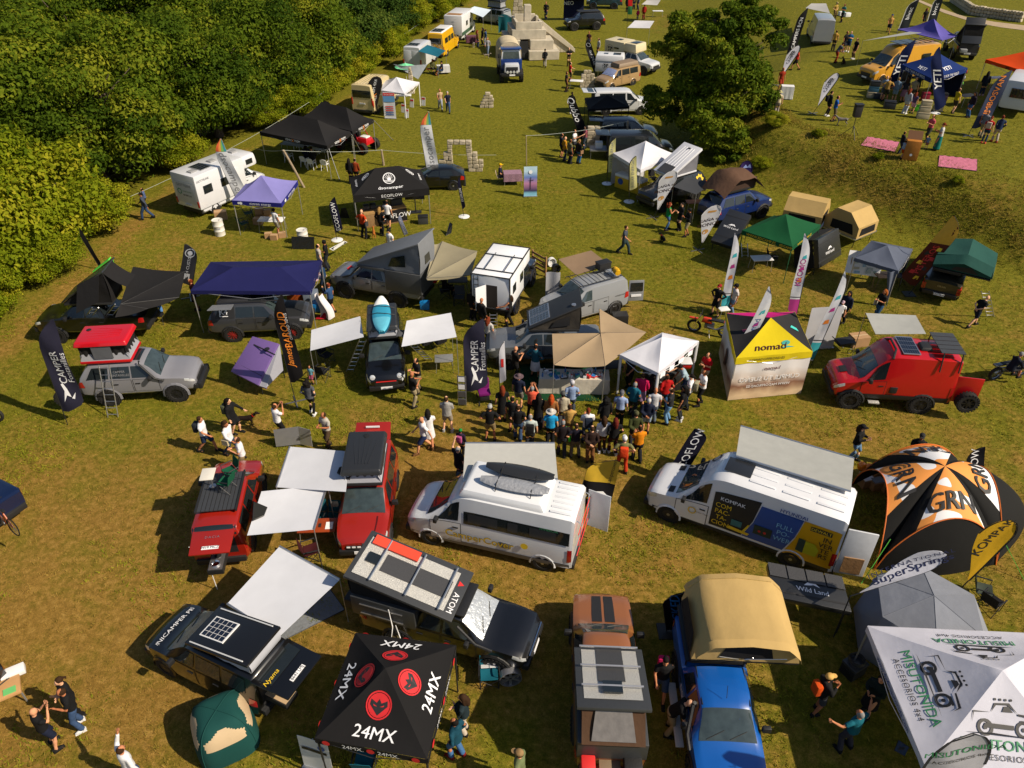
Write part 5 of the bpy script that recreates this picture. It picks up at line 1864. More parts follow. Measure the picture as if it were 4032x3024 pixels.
 c.bx_('high_roof',c.pnt,c.fx-5.0,c.fx-1.95,-.86,.86,2.5,2.82,.12,None,.88,.88)
 for k in range(7):
  c.bx_('roof_bead',c.pnt,c.fx-5.8,c.fx-5.1,-.75+k*.23,-.66+k*.23,2.57,2.62,.01)
 c.ptc('window_band',GL,[(2.2,4.02),(5.85,4.02),(5.85,4.52),(2.2,4.52)],1,.016,10,2)
 for a,b in((2.35,3.4),(3.75,4.1),(4.5,5.4)):
  c.ptc('side_window',mat((.03,.032,.035),.1),[(a,4.1),(b,4.1),(b,4.45),(a,4.45)],1,.022)
 c.ptc('sill_cladding',GREYP,[(.2,1.4),(5.9,1.4),(5.9,2.35),(.2,2.35)],1,.014,12,2)
 let('CamperCover',.42,c.sfn(2.75,.92,1,.045),BLK,c.rt,bold=.08)
 let('CamperCover',.42,c.sfn(2.75,.92,1,.06),YE,c.rt,bold=.03)
 let('HYMERCAR',.12,c.sfn(5.15,1.98,1,.03),GRNP,c.rt)
 shp([ci(0,0,.13,14)],c.sfn(4.35,1.05,1,.03),YE,c.rt)
 c.bx_('locker_door',GREYP,c.fx-3.85,c.fx-3.5,1.01,1.03,.72,1.0,.01)
 MB().pth([(c.fx-5.98,-.9,2.2),(c.fx-6.12,-.9,2.1),(c.fx-6.12,-.9,.9)],.02,5).bd('bike_rack_bar',ALU,c.rt)
 MB().pth([(c.fx-5.98,.5,2.2),(c.fx-6.12,.5,2.1),(c.fx-6.12,.5,.9)],.02,5).bd('bike_rack_bar',ALU,c.rt)
 for z in(1.0,1.5,2.0):
  MB().pth([(c.fx-6.12,-.9,z),(c.fx-6.12,.9,z)],.015,5).bd('bike_rack_bar',RDP,c.rt)
 MB().slab([(c.fx-6.05,-.95,.6),(c.fx-6.85,-.8,.6),(c.fx-6.85,-.8,2.3),(c.fx-6.05,-.95,2.3)],.04).bd('rear_door',mat('#b9bbc0',.4),c.rt,bevel=.02)
 for(y,z,m,l_,nm)in((-.42,3.0,BSH,'long black roof box on the white camper van','roof_box'),(.22,2.95,mat('#9fa1a6',.45,.3,0,.25,.5,9),'silver surfboard bag strapped to the white camper van roof','surfboard')):
  o=onc(c,nm,l_,'roof box' if nm=='roof_box' else 'surfboard')
  MB().grid(lambda u,v:(c.fx-4.95+2.35*u,y+(v*2-1)*.3*math.sin(math.pi*min(.97,.04+u*.93))**.4,z+.1*(1-(2*v-1)**2)+.05*(1-u)),14,8,0,.17 if nm=='roof_box' else .1).bd('shell',m,o)
  for xx in(c.fx-4.4,c.fx-3.2):
   MB().pth([(xx,y-.34,z-.12),(xx,y-.2,z+.1),(xx,y+.2,z+.1),(xx,y+.34,z-.12)],.016,5).bd('strap',BKP,o)
 sht('awning','long pale awning reaching out from the white camper van',[D(1000,1037,2.45),D(1205,1035,2.45),D(1198,957,2.2),D(1005,957,2.2)],mat('#b9b9b4',.8,0,0,.08,.1,5,'awning_vinyl',.2,.1),.03,(2,3),bar=((0,1),(2,3)))
 # white delivery van with adverts
 c=Car('sprinter','delivery_van','long white van covered with black, blue and yellow tool adverts','van',T(2,2,1385,1203),T(3,2,245,1595),'#d9dade',rim=STEEL,style='steel',bumper=mat('#1e1f22'))
 def ad(a,b,k0,k1,m,slant=.0):
  return c.ptc('advert_panel',m,[(a,k0),(b,k0),(b+slant,k1),(a+slant,k1)],1,.014,12,6)
 c.ptc('advert_panel',BLK,[(2.4,2.5),(3.55,2.5),(3.95,4.72),(2.4,4.6)],1,.014,12,6)
 ad(3.57,4.95,2.5,4.6,BLUP,.4)
 c.ptc('advert_panel',mat('#d39a0c',.4,0,.4,.04,0,3),[(4.97,2.3),(6.55,2.3),(6.55,4.6),(5.37,4.6)],1,.014,12,6)
 F1=lambda x,z:c.sfn(x,z,1,.035)
 let('KOMPAK',.21,F1(3.05,1.95),WHT,c.rt,bold=.02)
 for i,t in enumerate(('COM','PAC-','TA-','CION')):
  let(t,.27,F1(2.78,1.66-i*.26),YE,c.rt,bold=.015,squeeze=.9)
 shp([[(-.35,-.2),(.35,-.24),(.42,-.12),(-.3,-.06)],[(.15,-.1),(.3,.25),(.36,.25),(.24,-.1)]],F1(3.4,1.0),YE,c.rt)
 shp([[(-.25,-.12),(.12,-.12),(.12,.14),(-.25,.14)]],F1(3.38,1.12),mat('#2d6a6c',.5),c.rt)
 let('HYUNDAI',.2,F1(5.0,2.3),BLUP,c.rt,bold=.025)
 let('POWER PRODUCTS',.09,F1(5.0,2.16),BLUP,c.rt)
 for i,t in enumerate(('FULL','PO-','WER')):
  let(t,.27,F1(4.85,1.66-i*.27),mat('#7fb6d8',.5),c.rt,bold=.012)
 shp([[(-.3,-.22),(.3,-.22),(.3,.18),(-.3,.18)]],F1(4.2,1.2),mat('#16302f',.5),c.rt)
 shp([ci(-.1,-.05,.05,10),ci(.08,-.05,.05,10)],lambda u,v:F1(4.2,1.2)(u,v)+V((0,.006,0)),RDP,c.rt)
 shp([[(-.34,-.0),(.34,-.0),(.34,.17),(-.34,.17)]],F1(5.95,1.92),BLK,c.rt)
 let('DEWALT',.16,lambda u,v:F1(5.95,2.0)(u,v)+V((0,.006,0)),YE,c.rt,bold=.025)
 for i,t in enumerate(('IN','VER','TE','RS')):
  let(t,.27,F1(6.2,1.72-i*.24),BLK,c.rt,bold=.015)
 shp([[(-.32,-.3),(.32,-.3),(.36,.02),(.2,.22),(-.28,.24)]],F1(5.68,1.2),mat('#b9b21a',.5),c.rt)
 shp([[(-.34,-.26),(-.1,-.3),(-.1,.26),(-.32,.28)]],lambda u,v:F1(5.68,1.2)(u,v)+V((0,.006,0)),mat('#1d3a37',.5),c.rt)
 for k in range(3):
  for j in range(4):
   c.bx_('roof_bead',c.pnt,c.fx-6.4+k*1.1,c.fx-5.55+k*1.1,-.62+j*.36,-.52+j*.36,2.755,2.785,.01)
 c.bx_('solar_panel',mat((.02,.022,.026),.3,.1,.4,.1),c.fx-3.35,c.fx-2.45,-.3,.42,2.77,2.81,.005)
 c.top('bonnet_vent',BLK,.75,.95,-.75,-.4,.012)
 c.top('bonnet_vent',BLK,.75,.95,.4,.75,.012)
 c.ptc('sill_cladding',mat('#26272b',.6),[(.3,1.5),(6.5,1.5),(6.5,2.3),(.3,2.3)],1,.012,12,2)
 for i,(xx,zz)in enumerate(((1.75,1.02),(1.85,2.35))):
  shp(rgp(0,0,.15,.04,14),F1(xx,zz)if i==0 else(lambda u,v:c.tpp(2.0+v,u/.8-.55,.02)),YE if i==0 else BLK,c.rt)
 let('Grono Team',.09,F1(2.1,1.02),BLK,c.rt)
 x=c.fx-c.L
 MB().slab([(x-.05,1.0,.5),(x-.95,.75,.5),(x-.95,.7,2.45),(x-.05,.95,2.5)],.06).bd('rear_door',mat('#c8cacd',.4),c.rt,bevel=.04)
 MB().slab([(x-.2,.93,.6),(x-.8,.77,.6),(x-.8,.75,1.3),(x-.2,.92,1.3)][::-1],.05).bd('door_lining',WOOD,c.rt)
 c.plate('',False)
 sht('awning','grey striped awning along the white advert van',[D(1590,985,2.75),D(1838,1062,2.75),D(1845,990,2.3),D(1600,920,2.3)],SILVAWN,.05,(2,),bar=((0,1),(2,3)))
def crumple(name,label,at):
 r=rnd
 t=thg('tent_flap',label,'tent flap',at)
 MB().grid(lambda u,v:(-.35+.7*u+.1*math.sin(v*6),-.5+1.0*v,-.35*u+.25*math.sin(u*5+v*4)*.5+.1*math.sin(v*11)),8,8,0,.01).bd('fabric',clo('#4a4b4f',.6,4),t)
 MB().pth([(.35,-.5,-.3),(.35,.5,-.3)],.02,5).bd('edge_rod',BKP,t)
near_vehicles()
def near_vehicles_2():
# red family car facing the drone with black box tent
 d=T(1,2,968,835,2.7)-T(1,2,1028,478,2.7)
 f,r=FBc('mpv',T(1,2,955,1585),d)
 RED='#8f1c10'
 c=Car('mpv','family_car','dark red family car facing us with black rooftop tent','car',f,r,RED,mid=True,rim=RIMB,style='spoke',lift=.04,flare=BKP)
 for k in range(6):
  c.bx_('grille_light',WHT,c.fx+.02,c.fx+.045,-.5+k*.18,-.38+k*.18,.72,.78,.0)
 c.plate('',False)
 c.top('bonnet_stripe',mat('#4a0b09',.4),.3,.95,.45,.5,.012)
 x=c.fx-c.L
 MB().slab([(x+.3,-.7,1.72),(x+.3,.7,1.72),(x-.75,.66,1.95),(x-.75,-.66,1.95)],.05).bd('tailgate',c.pnt,c.rt,bevel=.02)
 MB().bx_(x-.45,x-.42,-.26,.26,1.93,2.0).bd('number_plate',WHT,c.rt)
 MB().pth([(x+.05,-.72,1.1),(x-.4,-.7,1.8)],.015,5).bd('gas_strut',WHP,c.rt)
 ppt(c,'black hard-shell tent opened on the dark red car roof',-1.55,.6,-.68,.68,1.98,2.55,BSH,BC,clo('#9c9da5'),vents=((.14,.5),))
 A=sht('awning','white awning with a hexagonal opening beside the black tent',[T(1,2,195,925,1.95),T(1,2,800,965,2.15),T(1,2,838,615,2.15),T(1,2,312,572,1.95)],WAWN,.05,(0,3),bar=((3,0),))
 hexhole(A,[T(1,2,728,800,2.12),T(1,2,745,755,2.14),T(1,2,832,722,2.2),T(1,2,830,860,2.2),T(1,2,765,825,2.14)])
 # red family car seen from behind with roof platform
 d=T(0,2,2030,1025,1.85)-T(0,2,1968,1290,1.85)
 dd=V((d.x,d.y,0)).normalized()
 rb=T(0,2,1965,1620)
 rx=rb+dd*.75
 c=Car('mpv','family_car','dark red family car seen from behind with its tailgate raised','car',rx+dd*2.78*.95,rx,RED,mid=True,rim=RIMB,style='multi',lift=.04,flare=BKP)
 for k in range(9):
  c.bx_('platform_slat',mat('#34363a',.6),-1.5,.35,-.62+k*.14,-.5+k*.14,2.0,2.04,.0)
 for y in(-.66,.66):
  c.bx_('platform_rail',BKP,-1.55,.4,y-.03,y+.03,1.96,2.07,.01)
 x=c.fx-c.L
 TG=MB().slab([(x+.2,-.68,1.78),(x+.2,.68,1.78),(x-.85,.64,1.68),(x-.85,-.64,1.68)],.06).bd('tailgate',c.pnt,c.rt,bevel=.02)
 pl=MB().slab([(x-.55,-.27,1.722),(x-.55,.27,1.722),(x-.68,.27,1.71),(x-.68,-.27,1.71)],.01).bd('number_plate',WHT,c.rt)
 let('9419 MCZ',.13,pfn((x-.615,0,1.72),(0,-1,0),(1,0,.08),.012),BLK,pl)
 let('DACIA',.13,pfn((x-.2,0,1.745),(0,-1,0),(1,0,.08),.012),RIMS,TG,spacing=1.3)
 MB().pth([(x+.05,.7,1.1),(x-.5,.68,1.7)],.015,5).bd('gas_strut',WHP,c.rt)
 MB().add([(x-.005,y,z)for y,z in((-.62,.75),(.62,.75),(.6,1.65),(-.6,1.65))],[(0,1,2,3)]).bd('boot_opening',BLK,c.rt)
 kt=onc(c,'kitchen_drawer','steel camping kitchen drawer pulled from the red car boot','drawer')
 MB().bx_(x-.95,x+.2,-.3,.2,.78,.98).bd('drawer',BKP,kt,bevel=.01)
 MB().bx_(x-.92,x+.2,-.27,.17,.98,1.0).bd('worktop',ALU,kt)
 MB().lth([(.12,.0),(.13,.06),(.1,.01),(.001,.012)],14,0,M.Translation((x-.7,-.05,1.0))).bd('sink',CHROME,kt)
 MB().lth([(.11,.0),(.11,.03),(.001,.035)],14,0,M.Translation((x-.35,-.05,1.0))).bd('hob',BKP,kt)
 MB().pth([(x-.9,.1,.78),(x-.9,.1,0)],.014,5).bd('leg',WHP,kt)
 c.top('paper_sheet',WHT,1.3,1.55,-.7,-.2,.03,1,2)
 c.top('paper_sheet',WHT,1.3,1.55,.1,.5,.03,1,2)
 t=onc(c,'camp_table','small pale table standing on the roof platform','table')
 MB().bx_(-.6,-.0,.12,.58,2.58,2.62).bd('table_top',mat('#cfcac0',.6),t,bevel=.02)
 MB().pth([(-.3,.3,2.06),(-.3,.3,2.6)],.025,6).bd('leg',ALU,t)
 MB().lth([(.12,0),(.001,.03)],12,0,M.Translation((-.3,.3,2.05))).bd('foot',ALU,t)
 for i,(xx,yy)in enumerate(((-.55,-.25),(.0,-.3))):
  o=cch('green folding chair on the roof platform '+('beside the pale table' if i==0 else 'closest to the windscreen'),c.w((xx,yy,2.05)),c.rt.rotation_euler.z+1.2+i,'#0e4a33')
  o.scale=(.85,)*3
 A=sht('awning','white awning with a hexagonal opening above the orange table',[T(1,2,-60,1345,1.95),T(1,2,522,1292,1.95),T(1,2,640,902,1.95),T(1,2,65,962,2.05)],WAWN,.05,(1,2),bar=((1,2),))
 hexhole(A,[T(1,2,0,1055,2.03),T(1,2,112,1102,2.0),T(1,2,82,1175,2.0),T(1,2,-10,1215,2.03)])
 # black mini camper with pop-top
 fr,rc=T(0,3,1490,880),T(0,3,2215,1245)
 d=(fr-rc).normalized()
 c=Car('mpv','mini_camper','black mini camper van with solar panel on its raised roof','camper van',fr,fr-d*2.78*.95,'#0b0b0c',rim=RIMB,style='spoke',glass=GL,skip=('ws','rw'))
 c.top('windscreen',mat((.28,.34,.33),.3,.2,.4,.5,.5,14,'windscreen_shade'),1.1,1.8,-.93,.93,.012,4,8)
 fn,L=wdg(c.rt,c.fx-2.0,c.fx-4.25,-.66,.66,1.88,2.38,clo('#a3a5ad',.5,3,.1),mat('#121214',.4,0,.4,.1,.08,30),lt=.09,over=.04,lidpart='raised_roof')
 cel(c.rt,[fn(.25,-.35,.03),fn(1.15,-.35,.03),fn(1.15,.35,.03),fn(.25,.35,.03)],(5,4),frame=WHP)
 for y in(-.62,.62):
  MB().pth([fn(.15,y,.02),fn(L-.2,y,.02)],.02,4).bd('roof_rail',WHP,c.rt)
 let('MINICAMPER PRO',.2,lambda u,v:c.tpp(.62+v,u/.85,.02),WHT,c.rt,rot=math.pi)
 x=c.fx-c.L
 z0=1.78
 TG=MB().slab([(x+.15,-.78,z0),(x+.15,.78,z0),(x-1.1,.74,z0-.02),(x-1.1,-.74,z0-.02)],.06).bd('tailgate',c.pnt,c.rt,bevel=.03)
 MB().slab([(x+.0,-.65,z0+.02),(x+.0,.65,z0+.02),(x-.45,.62,z0+.012),(x-.45,-.62,z0+.012)],.01).bd('rear_window',GL,c.rt)
 pl=MB().slab([(x-.78,-.27,z0+.02),(x-.78,.27,z0+.02),(x-.9,.27,z0+.018),(x-.9,-.27,z0+.018)],.012).bd('number_plate',WHT,c.rt)
 let('8641 LMJ',.13,pfn((x-.84,0,z0+.02),(0,-1,0),(1,0,0),.006),BLK,pl)
 let('Nyama',.2,pfn((x-.3,.45,z0+.03),(0,-1,0),(1,0,0),.006),YE,TG,shear=.3)
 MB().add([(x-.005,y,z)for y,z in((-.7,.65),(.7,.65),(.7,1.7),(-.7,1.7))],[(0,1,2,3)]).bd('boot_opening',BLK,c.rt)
 kt=onc(c,'kitchen_drawer','wooden camping drawer sticking out of the black mini camper','drawer')
 MB().bx_(x-.75,x+.1,.1,.6,.8,1.0).bd('drawer',BKP,kt,bevel=.01)
 MB().bx_(x-.72,x+.1,.13,.57,1.0,1.02).bd('worktop',mat('#b59a78',.6),kt)
 A=sht('awning','wide pale grey awning spread out from the black mini camper',[D(602,1376,1.95),D(734,1252,1.95),D(604,1180,1.95),D(491,1304,1.95)][::1],WAWN,.04,(1,2),bar=((1,2),(3,0)))
 MB2=thg('floor_mat','grey woven groundsheet on the grass below the wide awning','mat',D(655,1350))
 q=[D(572,1405),D(745,1318),D(700,1255),D(530,1330)]
 MB().slab([p-MB2.location+V((0,0,.03))for p in q],.02).bd('sheet',mat('#6f7378',.8,0,0,.25,.3,12),MB2)
 MB().pth([q[0]-MB2.location+V((0,0,.03)),q[1]-MB2.location+V((0,0,.03)),q[2]-MB2.location+V((0,0,.03))],.018,4).bd('border',BKP,MB2)
 # black pickup with alloy topper
 fr,rc=T(1,3,2105,885),T(1,3,1305,640)
 d=(fr-rc).normalized()
 c=Car('pickup','camper_pickup','black pickup with chequer plate camper top and orange traction boards','pickup',fr,fr-d*3.1*.95,'#0b0b0d',rim=RIMS,style='spoke',lift=.1,rr=.42,flare=BKP,skip=('ws',))
 c.top('windscreen',mat((.62,.64,.64),.25,.6,.3,.25,.6,7,'sun_shade'),1.36,2.02,-.92,.92,.012,4,8)
 c.bx_('camper_box',DGY,c.fx-5.5,c.fx-3.4,-.93,.93,1.15,1.95,.03)
 fn,L=wdg(c.rt,c.fx-2.3,c.fx-5.5,-.86,.86,1.96,2.85,BC,DGY,lt=.1,over=.08,lidpart='raised_roof')
 MB().grid(lambda u,v:fn(.35+(L-.5)*u,-.72+1.44*v,.015),4,4).bd('chequer_plate',CHECKER,c.rt)
 MB().grid(lambda u,v:fn(.45+(L-1.3)*u,-.32+.64*v,.03),2,2).bd('flexible_solar_panel',MESHP,c.rt)
 for s_ in(.5,1.55,2.7):
  MB().pth([fn(s_,-.8,.09),fn(s_,.8,.09)],.03,5).bd('cross_bar',ALU,c.rt)
 MB().grid(lambda u,v:fn(L-.75+.42*u,-.2+.36*v,.04),2,2,0,.03).bd('roof_hatch',GL,c.rt)
 traction_board(c.rt,fn,L-1.75,L-.25,.45,.8,mat('#d2422a',.55))
 let('ATOM',.26,lambda u,v:fn(.2+v,u-.35,.01),WHT,c.rt,rot=math.pi,bold=.02)
 shp([[(-.1,-.08),(.1,-.08),(0,.1)]],lambda u,v:fn(.2-v,u+.35,.01),RDP,c.rt)
 c.bx_('light_bar',BKP,c.fx-2.25,c.fx-1.95,-.62,.62,1.94,2.02,.02)
 for z in(1.7,1.3):
  c.bx_('side_rail',ALU,c.fx-5.2,c.fx-3.8,-.965,-.935,z,z+.03,.0)
 MB().slab([(c.fx-5.5,.9,1.0),(c.fx-6.1,1.1,1.0),(c.fx-6.1,1.1,1.9),(c.fx-5.5,.9,1.9)],.05).bd('rear_door',DGY,c.rt)
 c.bx_('gas_box',BKP,c.fx-6.0,c.fx-5.5,-.6,.1,.8,1.2,.03)
 MB().pth([(c.fx-1.0,-.97,1.25),(c.fx-1.5,-1.0,1.4),(c.fx-2.1,-.85,1.8)],.045,6).bd('snorkel',BKP,c.rt)
 c.bx_('chrome_strip',CHROME,c.fx+.02,c.fx+.06,-.62,.62,.98,1.03,.01)
 c.plate('',False)
 rp=onc(c,'tow_rope','white rope hanging in a loop from the black camper top','rope')
 MB().pth([(c.fx-4.2,-1.0,1.9),(c.fx-4.1,-1.06,1.2),(c.fx-4.2,-1.1,.6),(c.fx-4.0,-1.12,.35),(c.fx-3.85,-1.1,.7),(c.fx-4.0,-1.05,1.3)],.018,5).bd('strand',WHT,rp)
 # orange pickup seen from above
 a,b=T(2,3,890,1640,.9),T(2,3,805,165,.95)
 d=b-a
 f,r=FBc('pickup',V((b.x,b.y,0)),d)
 c=Car('pickup','camper_pickup','copper orange pickup with black bonnet stripes and camper top','pickup',f,r,'#86532f',mid=True,rim=RIMB,lift=.1,rr=.42,flare=BKP)
 for q in(-.2,.16):
  c.top('bonnet_stripe',BLK,.06,1.28,q-.13,q+.15,.012,6,2)
 c.bx_('camper_box',DGY,c.fx-5.4,c.fx-2.9,-.9,.9,1.25,1.95,.03)
 fn,L=wdg(c.rt,c.fx-2.8,c.fx-4.8,-.84,.84,1.96,2.75,clo('#4a3526',.5,3),DGY,lt=.1,over=.1,rear=False,lidpart='raised_roof')
 MB().grid(lambda u,v:fn(.12+(L-.42)*u,-.75+1.5*v,.015),4,4).bd('chequer_plate',CHECKER,c.rt)
 MB().grid(lambda u,v:fn(.1+(L*.55)*u,-.36+.72*v,.03),2,2).bd('flexible_solar_panel',MESHP,c.rt)
 for s_ in(.08,.85,1.6):
  MB().pth([fn(s_,-.8,.1),fn(s_,.8,.1)],.035,5).bd('cross_bar',ALU,c.rt)
 MB().grid(lambda u,v:fn(L*.62+.42*u,-.25+.5*v,.06),2,2,0,.05).bd('roof_hatch',GL,c.rt)
 MB().grid(lambda u,v:(c.fx-4.75-.7*u,-.8+1.6*v,2.6-.62*u-.06*math.sin(math.pi*u)),8,8,0,.01).bd('rear_canvas',clo('#4a3526',.5,3),c.rt)
 MB().grid(lambda u,v:(c.fx-4.84-.55*u,(-.46-.1*u)+(.92+.2*u)*v,2.56-.5*u),6,6,0,.012).bd('canvas_window',mat('#6b6764',.3,0,.2,.3,.2,5),c.rt)
 c.bx_('camp_kitchen',BKP,c.fx-5.75,c.fx-5.3,-.78,-.32,.95,1.35,.03)
 c.bx_('wooden_drawer',mat('#7a6a55',.6),c.fx-5.7,c.fx-5.2,-.25,.3,1.0,1.06,.01)
 c.bx_('red_fuel_can',RDP,c.fx-5.75,c.fx-5.4,.42,.78,1.0,1.42,.04)
 c.bx_('tailgate',c.pnt,c.fx-5.95,c.fx-5.4,-.8,.8,.82,.9,.02)
 for y in(-.62,.62):
  MB().pth([(c.fx-5.4,y,1.25),(c.fx-5.9,y,.95)],.018,5).bd('gate_strap',ORG,c.rt)
  # blue pickup facing the drone with tan tent
 a,b=T(2,3,1850,845,1.85),T(2,3,1920,1215,1.85)
 d=V((b.x-a.x,b.y-a.y,0)).normalized()
 wsx=V((b.x,b.y,0))
 f,r=FBc('pickup',wsx+d*2.02*.95,d)
 c=Car('pickup','pickup_truck','metallic blue pickup carrying a tan tent above its load bed','pickup',f,r,'#0b4f9c',mid=True,rim=mat('#6b5a3a',.4,.6),lift=.12,rr=.43,flare=BKP)
 for y in(-.6,.6):
  MB().pth([c.tpp(2.1,y/.66,.02),c.tpp(3.2,y/.66,.02)],.02,4).bd('roof_seam',BKP,c.rt)
 MB().pth([(c.fx-2.2,.0,2.02),(c.fx-2.35,.0,2.35)],.008,4).bd('aerial',BKP,c.rt)
 MB().pth([(c.fx-1.2,-1.0,1.2),(c.fx-1.5,-1.05,1.45),(c.fx-2.0,-.9,2.0),(c.fx-1.95,-.88,2.15)],.05,7).bd('snorkel',BKP,c.rt)
 c.bx_('side_step',CHECKER,c.fx-3.5,c.fx-1.6,-1.22,-1.0,.55,.6,.01)
 let('DQUR',.24,c.sfn(2.8,1.05,-1,.03),WHT,c.rt)
 for y in(-.45,.15):
  c.bx_('drawer',BKP,c.fx-6.3,c.fx-5.35,y-.05,y+.45,.95,1.2,.02)
 c.bx_('bed_rack',BKP,c.fx-5.4,c.fx-3.5,-.85,.85,1.62,1.7,.01)
 for x in(c.fx-5.3,c.fx-3.6):
  for y in(-.8,.8):
   MB().pth([(x,y,1.2),(x,y,1.65)],.03,5).bd('rack_post',BKP,c.rt)
 t=onc(c,'rooftop_tent','large tan canvas tent unfolded over the blue pickup bed','tent')
 x0,x1,y0,y1=c.fx-5.45,c.fx-3.4,-.75,2.2
 MB().bx_(x0,x1,y0,y0+1.45,1.72,1.92).bd('base_tray',BKP,t,bevel=.03)
 MB().bx_(x0,x1,y0+1.46,y1,1.84,1.92).bd('fold_out_floor',BKP,t,bevel=.02)
 tan_tent(t,x0,x1,y0,y1,1.92,1.0)
 for k in(0,1,2):
  MB().pth([(x1-.05+.02,.6,1.95),(x1+.25,-.1+.9*k,2.45)],.012,4).bd('tent_pole',ALU,t)
 return c
def hexhole(A,pts):
 L=[V(p)-A.location for p in pts]
 b=MB()
 b.pth(L+[L[0]],.025,4)
 b.bd('opening_trim',BKP,A)
 MB().add([p+V((0,0,.012))for p in L],[tuple(range(len(L)))]).bd('opening',mat((.01,.01,.008),.9),A,smooth=False)
def tan_tent(t,x0,x1,y0,y1,zb,hgt,m=None,win=True):
 m=m or TAN
 prof=[(0,.0),(.03,.45),(.16,.88),(.5,1.0),(.84,.88),(.97,.45),(1,.0)]
 def P(u,v):
  k=v*6
  i=min(int(k),5)
  f=k-i
  a=prof[i][0]+(prof[i+1][0]-prof[i][0])*f
  h=prof[i][1]+(prof[i+1][1]-prof[i][1])*f
  sagx=.04*math.sin(math.pi*u)
  return(x0+(x1-x0)*u+(.12*(1-2*u)*(1-h))*0,y0+(y1-y0)*a,zb+hgt*h*(1-.06*math.sin(math.pi*u)))
 MB().grid(P,8,18,0,.008).bd('canopy',m,t,ang=50)
 MB().add([(x0+(x1-x0)*a,y0-.03+.12*h,zb+hgt*h)for a,h in((.06,.02),(.94,.02),(.8,.62),(.2,.62))],[(0,1,2,3)]).bd('mesh_wall',BC,t,smooth=False)
 for u,s_ in((0.0,-1),(1.0,1)):
  pts=[V(P(u,v/18))for v in range(19)]
  b=MB()
  b.add(pts+[V((pts[0].x,(y0+y1)/2,zb))],[(19,i,i+1)for i in range(18)])
  b.bd('end_wall',m,t,smooth=False)
  if win:
   MB().add([(pts[0].x+s_*.02,y0+(y1-y0)*a,zb+hgt*h)for a,h in((.25,.15),(.75,.15),(.7,.68),(.3,.68))],[(0,1,2,3)]).bd('mesh_window',BC,t,smooth=False)
  fl=MB().grid(lambda a,b_:V(P(u,.12+.76*a))+V((s_*.22*b_,0,-.06*b_+.02)),14,3,0,.008)
  fl.bd('rain_fly',m,t,ang=60)
near_vehicles_2()
